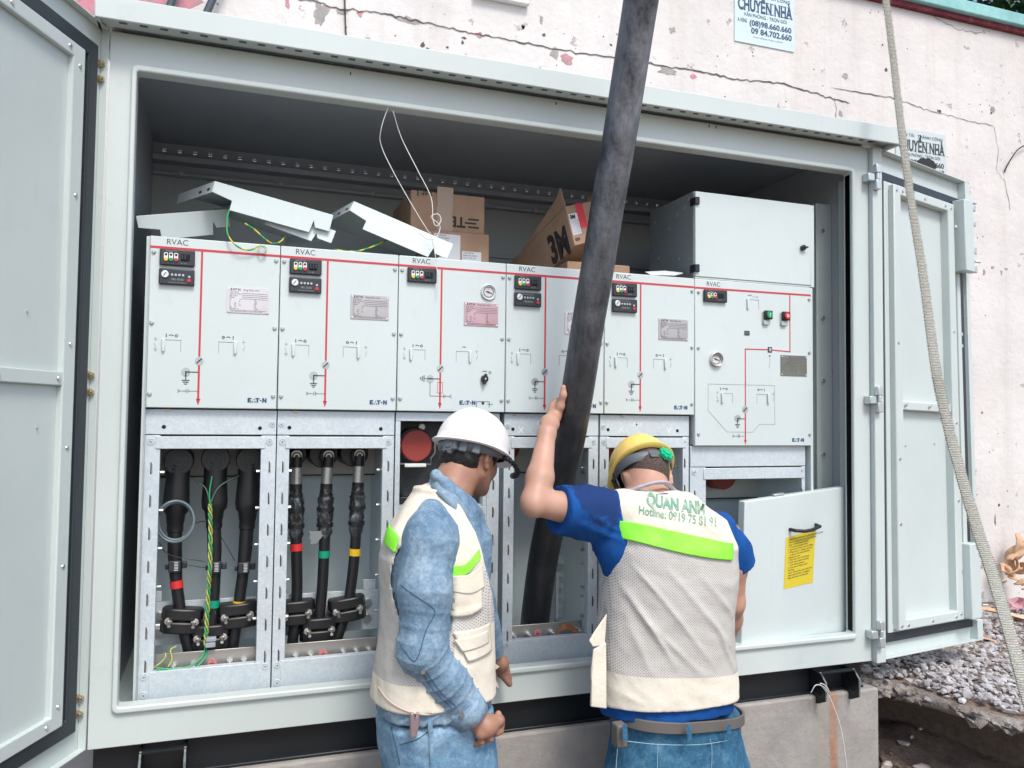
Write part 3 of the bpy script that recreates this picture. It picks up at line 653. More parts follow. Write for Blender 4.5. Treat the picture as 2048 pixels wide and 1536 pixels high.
# ------------------------------------------------------------ switchgear cubicles
PY = .07
MT['bushing'] = new_mat('red_bushing', (.30, .045, .035), .55)
MT['glass'] = new_mat('gauge_glass', (.55, .57, .57), .15)
def plate_mat(name, base, tint):
    m = new_mat(name, base, .33, .55); g = G(m)
    g.col(g.mix(g.ramp(g.noise(5, 3), [(.35, (0,0,0)), (.65, (1,1,1))]), base, tint)); return m
MT['plate'] = plate_mat('nameplate_alu', (.62, .60, .62), (.55, .50, .53)); MT['plate2'] = plate_mat('nameplate_pink', (.52, .36, .39), (.42, .26, .29)); MT['plate3'] = plate_mat('nameplate_bronze', (.22, .22, .19), (.15, .15, .13)); MT['plateg'] = plate_mat('nameplate_grey', (.45, .43, .43), (.38, .37, .38))
def flat(m, pts, y, t=.0012): m.prism([(x, y, z) for x, z in pts], (0, -t, 0)); return m
def bar(m, x0, z0, x1, z1, wd, y=PY, t=.0008):
    a = Vector((x0, z0)); b = Vector((x1, z1)); n = (b-a).normalized(); n = Vector((-n.y, n.x))*wd/2
    flat(m, [tuple(a-n), tuple(b-n), tuple(b+n), tuple(a+n)], y, t)
def circ(x, z, r, n=18, a0=0, a1=360): return [(x+r*math.cos(R(a0+(a1-a0)*i/n)), z+r*math.sin(R(a0+(a1-a0)*i/n))) for i in range(n)]
def oring(m, x, z, r0, r1, y, n=14):
    m.ring([(a, y, b) for a, b in circ(x, z, r1, n)], [(a, y, b) for a, b in circ(x, z, r0, n)], (0, -.0008, 0))
def disc(m, x, z, r, y, t, n=20): m.prism([(a, y, b) for a, b in circ(x, z, r, n)], (0, -t, 0))
def io(m, x, z, mirror=1, half=False, s=1):
    """the I-O rocker mark"""
    if not half or mirror > 0: bar(m, x-.0135*mirror*s, z-.005*s, x-.0135*mirror*s, z+.005*s, .0022*s)
    for i in range(3):
        a = -.006+.004*i; bar(m, x+a*s, z+(.0015-.0025*abs(i-1))*s+.001, x+(a+.0045)*s, z+(.0015-.0025*abs(i+1-1.5)*.6)*s+.001, .0018*s)
    if not (half and mirror < 0): oring(m, x+.0135*mirror*s, z, .0025*s, .0042*s, PY-.0002)
def switchsym(m, x, z, v=1):
    bar(m, x-.0045, z+.016, x+.0045, z+.016, .0012); bar(m, x, z+.010, x, z+.022, .0012); bar(m, x-.004*v, z+.004, x, z-.004, .0012); bar(m, x, z-.004, x, z-.012, .0012)
    if v > 0:
        for i in range(3): bar(m, x-.005+.0015*i, z-.012-.003*i, x+.005-.0015*i, z-.012-.003*i, .001)
def ground_sym(m, x, z, rot=False):
    for i, h in enumerate((.0105, .0075, .004)):
        if rot: bar(m, x-.0055*i, z-h, x-.0055*i, z+h, .0026)
        else: bar(m, x-h, z-.0055*i, x+h, z-.0055*i, .0026)
def earth_dial(root, x, z, r=.0135, slot=True, ang=45):
    m = M(); disc(m, x, z, r, PY, .0012); o = m.build('position_dial', MT['screw'], root, smooth=0)
    m = M()
    if slot: a = R(ang); bar(m, x-r*.8*math.cos(a), z-r*.8*math.sin(a), x+r*.8*math.cos(a), z+r*.8*math.sin(a), r*.3, PY-.0014)
    else: bar(m, x, z, x+r*.95, z, r*.3, PY-.0014); bar(m, x, z+r*.15, x, z-r*.95, r*.3, PY-.0017)
    m.build('dial_mark', MT['ink'], o, smooth=0)
def vindicator(root, x, z1, wd=.094, ht=.047, sw=3, k='voltage_indicator'):
    z0 = z1-ht; m = M(); m.box((x, PY-.012, z0), (x+wd, PY-.0005, z1)); o = m.build(k, MT['devdark'], root, bev=.003)
    y = PY-.0121
    for i, mt in enumerate(('yel', 'grn', 'redp')):
        cx = x+.017+i*.0135; m = M(); flat(m, rr2(cx-.0052, cx+.0052, z0+.013, z1-.011, .003), y, .001); b = m.build('test_socket', MT['wht'], o, smooth=0)
        m = M(); disc(m, cx, z0+.0165, .0052, y-.001, .003, 12); m.build('socket_cap', MT[mt], b)
        m = M(); disc(m, cx, z1-.0165, .0034, y-.001, .001, 10); m.build('socket_hole', MT['hole'], b)
    m = M(); flat(m, [(x+.056, z0+.014), (x+.081, z0+.014), (x+.081, z1-.013), (x+.056, z1-.013)], y, .0006); m.build('display_window', MT['hole'], o)
    for i in range(sw):
        m = M(); cx = x+.0605+i*.008; m.box((cx-.0025, y-.004, z0+.018), (cx+.0025, y-.0007, z1-.016)); m.build('toggle', MT['rubber'], o, bev=.0008)
    text('WEGA 1.2', .0065, lambda u, v, w_: (x+.016+u, y-w_, z1-.0085+v), 'lettering', MT['greyink'], o)
    text('ON  OFF', .004, lambda u, v, w_: (x+.056+u, y-w_, z0+.006+v), 'lettering', MT['greyink'], o)
def rr2(x0, x1, z0, z1, r): return [(a, c) for a, b, c in rrect(x0, x1, z0, z1, 0, r, 3)]
def fault(root, x, z1, wd=.095, ht=.046, style=0):
    z0 = z1-ht; m = M(); m.box((x, PY-.012, z0), (x+wd, PY-.0005, z1)); o = m.build('fault_indicator', MT['devdark'], root, bev=.003); y = PY-.0121
    kx, kz = (x+.0165, z1-.017); m = M(); disc(m, kx, kz, .0105, y, .004); b = m.build('reset_knob', MT['chrome'], o, bev=.001)
    m = M(); bar(m, kx-.004, kz-.005, kx+.003, kz+.005, .002, y-.0041); m.build('knob_mark', MT['ink'], b)
    for i in range(4):
        m = M(); disc(m, x+.035+i*.0098, z1-.0175, .0034, y, .002, 12); m.build('lamp', MT['screw'], o)
    m = M(); disc(m, x+wd-.014, z1-.021, .0034, y, .002, 12); m.build('lamp', MT['screw'], o)
    m = M(); disc(m, x+wd-.014, z0+.014, .0052, y, .003, 14); m.build('push_button', MT['redp'], o)
    text('EKL-GLI/6' if not style else 'EKL8-GLI', .0075, lambda u, v, w_: (x+.034+u, y-w_, z0+.013+v), 'lettering', MT['greyink'], o, bold=.01)
    text('Directional Fault Indicator' if not style else 'Short circuit indicator', .0046, lambda u, v, w_: (x+.026+u, y-w_, (z0+.005 if not style else z1-.0085)+v), 'lettering', MT['greyink'], o)
def nameplate(root, x0, x1, z0, z1, mt, inkm='ink'):
    m = M(); m.box((x0, PY-.0022, z0), (x1, PY-.0004, z1)); o = m.build('nameplate', MT[mt], root)
    y = PY-.0023; fn = lambda dx, dz: (lambda u, v, w_: (x0+dx+u, y-w_, z1-dz+v))
    sx = (x1-x0)/.118
    L = M(); text('E', .0095, fn(.009*sx, .0095), L, None, None, bold=.03); text('A', .0095, fn(.015*sx, .0095), L, None, None, bold=.02); text('T·N', .0095, fn(.021*sx, .0095), L, None, None, bold=.03); text('Ring Main Unit', .0075, fn(.045*sx, .0090), L, None, None)
    for i, s in enumerate(('Type Name', 'Serial Number', 'Mfg. Date', 'Model', 'Ur              kV', 'Ir               A', 'Ik      kA    s', 'fr      50     Hz', 'Up     kV', 'Altitude  m')):
        text(s, .0056, fn(.006*sx, .0155+.0055*i), L, None, None)
        if i > 3: text(('12', '125', '630', '75', 'kPa', '1000')[i-4], .0056, fn(.075*sx, .0155+.0055*i), L, None, None)
    text('Power Equipment Company Limited  Made in China', .0042, fn(.010*sx, z1-z0-.003), L, None, None)
    L.build('lettering', MT[inkm], o, smooth=0)
    m = M()
    for i in range(4): bar(m, x0+.040*sx, z1-.0165-.0055*i, x1-.004, z1-.0165-.0055*i, .0006, y)
    bar(m, x0+.004, z0+.0075, x1-.004, z0+.0075, .0006, y); m.build('rule_line', MT[inkm], o, smooth=0)
    for a in (x0+.005, x1-.005):
        for b in (z0+.005, z1-.005): m = M(); disc(m, a, b, .0030, y, .0015, 10); m.build('rivet', MT['chrome'], o)
def pscrew(root, x, z, y=PY, r=.0062):
    m = M(); disc(m, x, z, r, y, .003, 16); disc(m, x, z, r*.72, y-.003, .0025, 12)
    o = m.build('screw', MT['screw'], root, bev=.0008)
def slot(root, x0, x1, z0, z1, side):
    """operating-handle opening: printed corner line and the little hanging shutter"""
    m = M(); bar(m, x0, z1, x1, z1, .0016); e = x1 if side < 0 else x0; bar(m, e, z1+.0008, e, z0, .0013); m.build('slot_edge', MT['greyink'], root, smooth=0)
    x = x0-.003 if side < 0 else x1+.002; m = M(); flat(m, [(x-.0045, z1+.002), (x+.002, z1+.004), (x+.0045, z1), (x+.0045, z0+.004), (x+.001, z0-.004), (x-.0035, z0)], PY, .007)
    m.build('shutter', MT['tray'], root, bev=.002)
def logo(root, x, z, h=.0135, L=None):
    m = M(); w = h*.82; y = PY
    flat(m, [(x, z), (x+w, z), (x+w, z+h*.24), (x+w*.45, z+h*.24), (x+w*.45, z+h*.4), (x+w*.9, z+h*.4), (x+w*.9, z+h*.62), (x+w*.45, z+h*.62), (x+w*.45, z+h*.77), (x+w, z+h*.77), (x+w, z+h), (x, z+h)], y, .0008)
    u = x+w*1.15; flat(m, [(u, z), (u+w*.30, z), (u+w*.30, z+h*.3), (u, z+h*.3)], y, .0008); flat(m, [(u+w*.25, z+h*.45), (u+w*.6, z+h), (u+w*.6, z+h*.55)], y, .0008); flat(m, [(u+w*.62, z), (u+w*.95, z), (u+w*.95, z+h*.28), (u+w*.62, z+h*.28)], y, .0008)
    u = x+w*2.0; flat(m, [(u, z+h*.75), (u+w*1.05, z+h*.75), (u+w*1.05, z+h), (u, z+h)], y, .0008); flat(m, [(u+w*.32, z), (u+w*.72, z), (u+w*.72, z+h*.749), (u+w*.32, z+h*.749)], y, .0008)
    disc(m, x+w*3.35, z+h*.45, h*.17, y, .0008, 10)
    u = x+w*3.75; flat(m, [(u, z), (u+w*.35, z), (u+w*.35, z+h*.55), (u+w*.75, z), (u+w*1.1, z), (u+w*1.1, z+h), (u+w*.75, z+h), (u+w*.75, z+h*.45), (u+w*.35, z+h), (u, z+h)], y, .0008)
    m.build('maker_logo', MT['blueink'], root, smooth=0)
def gauge(root, x, z, r, deep=.006):
    m = M(); m.ring([(a, PY-.0006, b) for a, b in circ(x, z, r, 32)], [(a, PY-.0006, b) for a, b in circ(x, z, r*.86, 32)], (0, -deep, 0)); o = m.build('pressure_gauge', MT['chrome'], root, bev=.001)
    m = M(); disc(m, x, z, r*.86, PY-.0003, .002, 32); f_ = m.build('dial_face', MT['glass'], o)
    m = M(); oring(m, x, z, r*.60, r*.68, PY-.0024, 24); bar(m, x-r*.35, z+r*.12, x+r*.45, z-r*.15, r*.10, PY-.0032); disc(m, x-r*.05, z, r*.12, PY-.0035, .001, 10); m.build('dial_needle', MT['ink'], o, smooth=0)
    for i in range(7):
        a = R(-30+40*i); 
    text('MPa', r*.28, lambda u, v, w_: (x-r*.25+u, PY-.0025-w_, z+r*.3+v), 'lettering', MT['redp'], o)
def hexhole(root, x, z, y, r=.0062):
    m = M(); m.prism([(a, y, b) for a, b in circ(x, z, r, 6)], (0, -.0008, 0)); m.build('hex_hole', MT['hole'], root, smooth=0)
def fscrew(root, x, z, y, r=.0085):
    m = M(); m.ring([(a, y, b) for a, b in circ(x, z, r*1.25, 18)], [(a, y, b) for a, b in circ(x, z, r*.75, 18)], (0, -.002, 0)); disc(m, x, z, r*.6, y, .003, 12)
    o = m.build('screw', MT['galv'], root, bev=.0008); m = M(); disc(m, x, z, r*.22, y-.0031, .0005, 6); m.build('screw_socket', MT['hole'], o)
def fslot(root, x, z, y, h=.034):
    m = M(); m.box((x-.0014, y-.0008, z-h/2), (x+.0012, y-.0001, z+h/2)); o = m.build('frame_slot', MT['hole'], root); m = M(); m.box((x+.0015, y-.003, z-h*.42), (x+.0042, y-.0001, z+h*.42)); m.build('slot_tongue', MT['chrome'], o, bev=.0006)
FY = .09
MT['tankp'] = steel('tank_paint', (.62, .62, .60), .5)
def frame(root, x0, x1, ox0, ox1, oz0, oz1, zt, zb=-.048, band=None, slots=True, bandw=None):
    """galvanised lower frame with its opening, the plate above it and the compartment behind"""
    m = M(); m.box((x0, FY, zb), (ox0-.0005, FY+.03, zt)); m.box((ox1+.0005, FY, zb), (x1, FY+.03, zt)); m.build('frame_post', MT['galv'], root, bev=.0015)
    m = M(); m.box((ox0-.012, FY-.003, oz1), (ox1+.012, FY+.022, zt-.003)); m.build('top_rail', MT['galv'], root, bev=.0015)
    m = M(); m.box((ox0-.012, FY-.002, zb), (ox1+.012, FY+.024, oz0)); m.build('bottom_rail', MT['galv'], root, bev=.0015)
    if band:
        m = M(); m.box((x0, FY-.001, band[0]), (x1, FY+.05, band[1])); m.build('upper_plate', MT['galv'], root, bev=.001)
    m = M(); m.box((x0, FY+.031, oz0-.08), (x0+.010, .44, oz1+.05)); m.box((x1-.010, FY+.031, oz0-.08), (x1, .44, oz1+.05)); m.box((x0+.0102, .43, oz0-.08), (x1-.0102, .44, oz1+.05)); m.box((x0+.0102, FY+.053, oz1+.051), (x1-.0102, .44, oz1+.06))
    m.build('compartment', MT['galv_in'], root, bev=.001)
    m = M(); m.box((x0+.0102, .37, oz1-.098), (x1-.0102, .4295, oz1+.05)); m.build('tank_wall', MT['tankp'], root)
    m = M(); m.box((x0+.0102, .365, oz1-.103), (x1-.0102, .372, oz1-.0985)); m.build('tank_edge', MT['rubber'], root)
    m = M(); m.box((ox0-.002, .05+FY, oz0-.02), (ox1+.002, .055+FY, oz0+.034)); m.build('earth_bar', MT['chrome2'], root, bev=.001)
    fscrew(root, x0+.016, zt-.018, FY); fscrew(root, x1-.018, zt-.018, FY)
    fscrew(root, x0+.016, .046, FY); fscrew(root, x0+.016, -.006, FY); fscrew(root, x1-.016, .046, FY)
    if slots:
        n = 7; 
        for i in range(n):
            z = oz1-.055-i*(oz1-oz0-.06)/(n-1)*.98; fslot(root, x0+.018, z, FY); fslot(root, x1-.018, z, FY)
    for i in range(6):
        z = oz1-.07-i*.11; 
        if z < oz0+.05: break
        for xx, s in ((ox0+.004, 1), (ox1-.004, -1)):
            m = M(); m.cyl((xx-.006*s, FY+.04, z), (xx+.006*s, FY+.04, z), .005, 8); m.build('bolt', MT['chrome'], root)
MT['chrome2'] = new_mat('tinned_bar', (.42, .41, .39), .35, .7)
def earthbar_bits(root, xs, z, sx=None):
    for x in xs:
        m = M(); m.cyl((x, FY+.05, z), (x, FY+.042, z), .011, 14); m.cyl((x, FY+.042, z), (x, FY+.030, z), .0085, 6); m.cyl((x, FY+.030, z), (x, FY+.018, z), .0045, 10); m.build('bolt', MT['chrome'], root)
    if sx:
        m = M(); m.prism([(a, FY+.0498, b) for a, b in circ(sx, z, .013, 20)], (0, -.0012, 0)); o = m.build('earth_label', MT['redlab'], root, smooth=0)
        m = M()
        bar(m, sx, z+.009, sx, z-.001, .0014, FY+.0484)
        for i, h in enumerate((.007, .0045, .002)): bar(m, sx-h, z-.001-.003*i, sx+h, z-.001-.003*i, .0013, FY+.0484)
        m.build('earth_symbol', MT['redmark'], o, smooth=0)
MT['redlab'] = new_mat('red_label', (.55, .22, .22), .5); MT['redmark'] = new_mat('red_mark', (.25, .02, .02), .5)
ZT, ZB = 1.2995, .807
def cubicle(k, label, devs, plate, x1=None, io2=True):
    X = .0393+.36*k; wd = .36
    t = thing('switchgear_cubicle', (X+wd/2, .3, -.05), label, 'switchgear', 'switchgear cubicles bolted side by side')
    m = M(); m.box((X+.0012, PY, ZB), (X+wd-.0012, PY+.018, ZT)); m.build('front_panel', MT['panel'], t, bev=.0025)
    m = M(); m.box((X+.002, PY+.0185, .81), (X+wd-.002, .55, 1.225)); m.build('tank', MT['paint_in'], t, bev=.003)
    text('RVAC', .0235, lambda u, v, w_: (X+.043+u, PY-w_, 1.2775+v), 'lettering', MT['ink'], t, sx=.98)
    m = M(); bar(m, X+.0012, 1.2675, X+wd-.0012, 1.2675, .0068); m.build('busbar_line', MT['red'], t, smooth=0)
    vx = X+.140; top = 1.264
    for a, b in ((.011, 1.253), (.348, 1.253), (.011, 1.049), (.348, 1.049), (.011, .846), (.348, .846)): pscrew(t, X+a, b)
    vindicator(t, X+.027, 1.2625, sw=devs[0])
    if devs[1] is not None: fault(t, X+.0265, 1.206, style=devs[1])
    m = M(); bar(m, vx, top, vx, .957, .0056); bar(m, vx, .931, vx, .832, .0056); flat(m, [(vx-.0062, .834), (vx+.0062, .834), (vx, .815)], PY, .0008)
    if k == 2:
        for a, b in ((-.0085, .0085),): bar(m, vx+a, .866, vx+a, .900, .0014); bar(m, vx+b, .866, vx+b, .900, .0014); bar(m, vx+a, .900, vx+b, .900, .0014); bar(m, vx+a, .866, vx+b, .866, .0014)
    m.build('mimic_line', MT['red'], t, smooth=0)
    earth_dial(t, vx, .944, .0118)
    ex = vx-.033 if k == 2 else vx-.035
    earth_dial(t, ex, .911, .0125, slot=(k == 2), ang=0)
    m = M(); bar(m, ex+.013, .911, vx-.003, .911, .0028)
    if k == 2:
        ground_sym(m, ex-.020, .911, True); bar(m, ex-.012, .911, ex-.020, .911, .0018); bar(m, ex, .898, ex, .856, .0014); bar(m, ex, .856, vx+.012, .856, .0014); bar(m, vx+.012, .851, vx+.012, .861, .0016); bar(m, vx+.016, .851, vx+.016, .861, .0016); bar(m, vx+.016, .856, vx+.032, .856, .0014)
        bar(m, vx+.032, .856, vx+.038, .862, .0014); bar(m, vx+.032, .856, vx+.038, .850, .0014)
    else:
        ground_sym(m, ex, .887); bar(m, ex, .899, ex, .887, .0026)
        bar(m, vx-.003, .856, ex+.007, .856, .0011); bar(m, ex+.007, .850, ex+.007, .862, .0014); bar(m, ex+.002, .850, ex+.002, .862, .0014); bar(m, ex+.002, .856, ex-.016, .856, .0011); bar(m, ex-.016, .856, ex-.021, .861, .0014); bar(m, ex-.016, .856, ex-.021, .851, .0014)
    io(m, X+.0635, 1.0145, 1); io(m, X+.218, 1.0155, -1, half=(k == 2))
    m.build('mimic_symbol', MT['ink'], t, smooth=0)
    m = M(); switchsym(m, X+.0225, .987); switchsym(m, X+.261, .987, -1); m.build('switch_symbol', MT['greyink'], t, smooth=0)
    slot(t, X+.046, X+.089, .969, 1.002, -1); slot(t, X+.192, X+.236, .969, 1.002, 1)
    if plate:
        dz = {0: 0, 1: 0, 2: -.004, 3: -.05, 4: -.10}[k]
    if k < 2: nameplate(t, X+.212, X+.330, 1.090, 1.165, plate)
    if k == 2: nameplate(t, X+.216, X+.332, 1.087, 1.163, plate)
    if k == 3: nameplate(t, X+.212, X+.330, 1.075, 1.151, plate)
    if k == 4: nameplate(t, X+.212, X+.330, 1.072, 1.147, plate)
    if k != 2: logo(t, X+.276, .826)
    else:
        logo(t, X+.205, .830); m = M(); bar(m, X+.262, .841, X+.306, .841, .0016); bar(m, X+.262, .841, X+.262, .822, .0016); bar(m, X+.306, .841, X+.306, .822, .0016); disc(m, X+.284, .836, .005, PY, .0008, 12); bar(m, X+.3, .833, X+.318, .833, .0016); m.build('fuse_symbol', MT['ink'], t, smooth=0)
        gauge(t, X+.298, 1.200, .026); kx, kz = X+.287, .915
        m = M(); disc(m, kx, kz, .012, PY, .012, 20); m.cyl((kx+.003, PY-.011, kz+.016), (kx-.003, PY-.011, kz-.018), .0055, 10); b = m.build('rotary_knob', MT['black'], t, bev=.001)
        m = M(); disc(m, kx, kz, .003, PY-.0165, .001, 10); m.build('knob_dot', MT['chrome'], b)
        m = M(); oring(m, kx+.020, kz+.021, .0028, .0045, PY); bar(m, kx-.007, kz+.024, kx+.002, kz+.026, .0018); bar(m, kx+.002, kz+.026, kx+.010, kz+.023, .0018); m.build('knob_symbol', MT['ink'], t, smooth=0)
    return t, X
rootc = []
specs = [('leftmost cubicle, its top strip half hidden by loose trays', (2, 0), 'plate'),
         ('second cubicle from the left, over three cables wrapped in plastic', (3, 0), 'plateg'),
         ('cubicle with a round gauge and reddish nameplate behind the white helmet', (2, None), 'plate2'),
         ('cubicle crossed by the thick black cable', (3, 1), 'plate'),
         ('cubicle behind the yellow helmet, left of the wider end one', (3, 1), 'plateg')]
for k, (lab, dv, pl_) in enumerate(specs):
    t, X = cubicle(k, 'light grey '+lab, dv, pl_); rootc.append(t)
for k, (x0, x1) in ((0, (.040, .400)), (1, (.403, .758)), (3, (1.125, 1.468)), (4, (1.475, 1.828))):
    r = rootc[k]; zt = .728
    ox0, ox1 = {0: (.081, .357), 1: (.440, .722), 3: (1.162, 1.432), 4: (1.51, 1.803)}[k]
    frame(r, x0, x1, ox0, ox1, .058, .689, zt, band=(.7305, .803))
    hexhole(r, {0: .089, 1: .438, 3: 1.155, 4: 1.505}[k], .752, FY-.001); hexhole(r, {0: .353, 1: .715, 3: 1.415, 4: 1.78}[k], .750, FY-.001)
    fscrew(r, x1-.012 if k == 0 else x0+.012, .762, FY-.001, .007)
    m = M(); z = .803; xx = {0: .098, 1: .455, 3: 1.16, 4: 1.56}[k]
    m.box((xx-.006, FY-.006, z-.006), (xx-.002, FY-.0012, z)); m.box((xx+.002, FY-.006, z-.006), (xx+.006, FY-.0012, z)); m.box((xx-.002, FY-.006, z-.003), (xx+.002, FY-.0012, z-.001)); m.build('clip', MT['bolt'], r)
earthbar_bits(rootc[0], (.13, .185, .285, .325), .055, .236)
earthbar_bits(rootc[1], (.475, .52, .62, .66, .70), .055, .558)
earthbar_bits(rootc[3], (1.18, 1.235, 1.32, 1.42), .062, 1.27)
m = M(); m.box((.0395, .06, -.048), (.0010+.0395, .0895, 1.297)); m.box((.0305, PY, -.048), (.0391, .5, 1.297)); m.build('side_cover', MT['panel'], rootc[0], bev=.0015)
# chalk marks on the upper plates
MT['chalk'] = new_mat('chalk', (.78, .8, .8), .9)
for r, s, x, z, h in ((rootc[3], 'X', 1.172, .738, .032), (rootc[3], '#1', 1.238, .77, .02), (rootc[3], 'V', 1.375, .745, .026), (rootc[4], 'X', 1.545, .742, .03), (rootc[4], 'TĐ4', 1.60, .765, .02), (rootc[4], 'V', 1.735, .742, .03)):
    text(s, h, lambda u, v, w_: (x+u, FY-.0012-w_, z+v), 'chalk_mark', MT['chalk'], r, bold=-.008)
# third cubicle: fuse compartment
r = rootc[2]
m = M(); m.box((.7625, FY+.001, -.048), (.778, FY+.03, .775)); m.build('frame_post', MT['galv'], r, bev=.0015); m = M(); m.box((1.052, FY+.001, .50), (1.066, FY+.03, .775)); m.build('frame_post', MT['galv'], r, bev=.0015)
m = M(); m.box((1.0665, FY+.0005, -.048), (1.109, FY+.03, .775)); m.build('frame_post', MT['galv'], r, bev=.0015)
m = M(); m.box((.7625, FY, .7755), (1.109, FY+.05, .803)); m.build('upper_plate', MT['galv'], r, bev=.001)
m = M(); m.box((.762, .43, .0), (1.109, .44, .80)); m.box((.762, FY+.031, .0), (.768, .4295, .775)); m.box((1.103, FY+.031, .0), (1.109, .4295, .775)); m.build('compartment', MT['galv_in'], r)
m = M(); m.box((.7785, FY+.01, .50), (1.0515, .4295, .506)); m.build('shelf', MT['galv'], r)
m = M(); m.box((.7785, FY, .44), (1.066, FY+.03, .4995)); m.build('cross_rail', MT['galv'], r, bev=.0015)
m = M(); m.box((.7785, FY, -.048), (1.066, FY+.024, .06)); m.build('bottom_rail', MT['galv'], r, bev=.0015)
m = M(); m.box((1.035, FY+.001, .0605), (1.066, FY+.03, .4395)); m.build('frame_post', MT['galv'], r, bev=.0015)
for z in (.66, .57, .48, .39, .30, .21, .12): fslot(r, 1.088, z, FY, .034)
for z in (.39, .31, .23, .15): fslot(r, 1.05, z, FY, .03)
fscrew(r, 1.055, .468, FY); fscrew(r, 1.088, .046, FY); fscrew(r, 1.05, .046, FY)
m = M(); m.box((.78, .22, .507), (1.05, .23, .77)); m.build('fuse_plate', new_mat('blackened_plate', (.05, .055, .06), .5), r)
def bushing(parent, x, y, z, rr, back=.1, clipn=True):
    m = M(); m.cyl((x, y, z), (x, y+back, z), rr*1.13, 28); b = m.build('fuse_housing', MT['rubber'], parent, bev=.003)
    m = M(); m.cyl((x, y-.018, z), (x, y-.0005, z), rr, 32); m.build('red_cap', MT['bushing'], b, bev=.004)
    if clipn:
        m = M(); P = [(x-rr*1.28, y-.008, z+rr*.6), (x-rr*1.28, y-.008, z-rr*.45), (x-rr*1.1, y-.012, z-rr*.75), (x-rr*1.1, y-.012, z-rr*1.12), (x+rr*.95, y-.012, z-rr*1.16), (x+rr*.95, y-.012, z-rr*.8), (x+rr*1.22, y-.008, z-rr*.45), (x+rr*1.22, y-.008, z+rr*.6)]
        m.tube(P, .0028, 6); m.build('wire_bail', MT['chrome'], b)
        m = M(); m.box((x-rr*.75, y-.022, z-rr*1.34), (x+rr*.62, y-.010, z-rr*1.12)); m.build('bail_grip', MT['wht'], b, bev=.002)
        m = M(); m.cyl((x-rr*1.32, y-.006, z), (x-rr, y-.006, z), .005, 8); m.build('brass_pin', MT['bolt'], b)
bushing(r, .845, .17, .695, .052); bushing(r, .93, .24, .585, .05)
for a, b in ((.79, .755), (.875, .755), (.96, .758)):
    m = M(); m.cyl((a, .209, b), (a, .2195, b), .011, 14); m.cyl((a, .2, b), (a, .209, b), .007, 6); m.build('bolt', MT['chrome'], r)
m = M(); m.box((.905, .19, .49+.018), (.935, .22, .60)); m.cyl((.92, .185, .51), (.92, .185, .60), .006, 8); m.build('bracket', MT['galv'], r, bev=.002)
m = M(); m.prism([(.775, .25, .64), (.86, .25, .51), (1.04, .25, .51), (1.04, .25, .62), (.95, .25, .66)], (0, .006, 0)); m.build('slanted_plate', MT['galv_in'], r)
m = M(); m.tube([(.775, .16, .62), (.80, .16, .53), (.83, .17, .508)], .008, 8); m.box((.79, .14, .508), (.835, .18, .53)); m.build('lever', MT['black'], r, bev=.002)
# fourth: brackets inside
r = rootc[3]
m = M()
z0, z1 = .05, .22; x0, x1 = 1.425, 1.460
m.box((x0, .349, z0), (x0+.010, .352, z1)); m.box((x1-.010, .349, z0), (x1, .352, z1)); k = (z1-z0)/9
for i in range(5): m.box((x0+.0101, .349, z0+k*2*i), (x1-.0101, .352, z0+k*2*i+k*.8))
m.build('slotted_bracket', MT['galv'], r)
m = M(); m.prism([(1.36, .34, .318), (1.475, .34, .268), (1.475, .34, .235), (1.36, .34, .29)], (0, .006, 0)); m.build('slanted_bracket', MT['galv'], r, bev=.001)
m = M(); m.box((1.452+.01, .30, .03), (1.478, .306, .26)); m.box((1.250, .38, .24), (1.275, .386, .50)); m.build('upright_bracket', MT['galv'], r, bev=.001)
# copper wire ends
m = M()
for i in range(5): m.tube(spline([(1.33, .12, .055), (1.35, .115, .075+.003*i), (1.38, .11, .072+.004*i), (1.405, .115, .050+.003*i)], 4), .002, 5)
tag(m.build('copper_wire', new_mat('copper', (.55, .24, .13), .4, .6)), 'frayed bare copper wire ends lying on the bottom bar by the thick cable', 'wire')
m = M(); m.cyl((1.20, .30, .689), (1.20, .42, .689), .06, 24); m.build('red_bushing', MT['bushing'], r, bev=.004)
m = M(); m.cyl((1.66, .30, .68), (1.66, .42, .68), .06, 24); m.build('red_bushing', MT['bushing'], rootc[4], bev=.004)
for z in (.60, .33, .20, .10): 
    m = M(); m.cyl((1.440, .17, z), (1.458, .17, z), .006, 8); m.build('bolt', MT['chrome'], r)

# sixth, wider cubicle
X = 1.8393; wd = .5119
t6 = thing('switchgear_cubicle', (X+wd/2, .3, -.05), 'widest cubicle at the right end with green and red push buttons', 'switchgear', 'switchgear cubicles bolted side by side')
m = M(); m.box((X+.0012, PY, .6965), (X+wd, PY+.018, ZT)); m.build('front_panel', MT['panel'], t6, bev=.0025)
m = M(); m.box((X, PY+.0185, .70), (X+wd-.002, .55, 1.30)); m.build('tank', MT['paint_in'], t6)
m = M(); m.box((X+wd+.0005, PY+.004, -.048), (X+wd+.012, .5, 1.2995)); m.build('side_cover', MT['panel'], t6, bev=.002)
text('RVAC', .0235, lambda u, v, w_: (X+.048+u, PY-w_, 1.276+v), 'lettering', MT['ink'], t6, sx=.98)
m = M(); bar(m, X+.0012, 1.2665, X+wd-.0012, 1.2695, .0068); m.build('busbar_line', MT['red'], t6, smooth=0)
vindicator(t6, X+.034, 1.2615, .096, .044, sw=0)
m = M(); bar(m, X+.414, 1.265, X+.414, 1.048, .0042); bar(m, X+.416, 1.050, X+.333, 1.0535, .0042); bar(m, X+.313, 1.054, X+.213, 1.0525, .0042); bar(m, X+.215, 1.051, X+.215, .843, .0042); bar(m, X+.215, .816, X+.215, .718, .0050); flat(m, [(X+.209, .718), (X+.221, .718), (X+.215, .701)], PY, .0008)
m.build('mimic_line', MT['red'], t6, smooth=0)
earth_dial(t6, X+.214, .830, .0125); earth_dial(t6, X+.181, .797, .0130, slot=False)
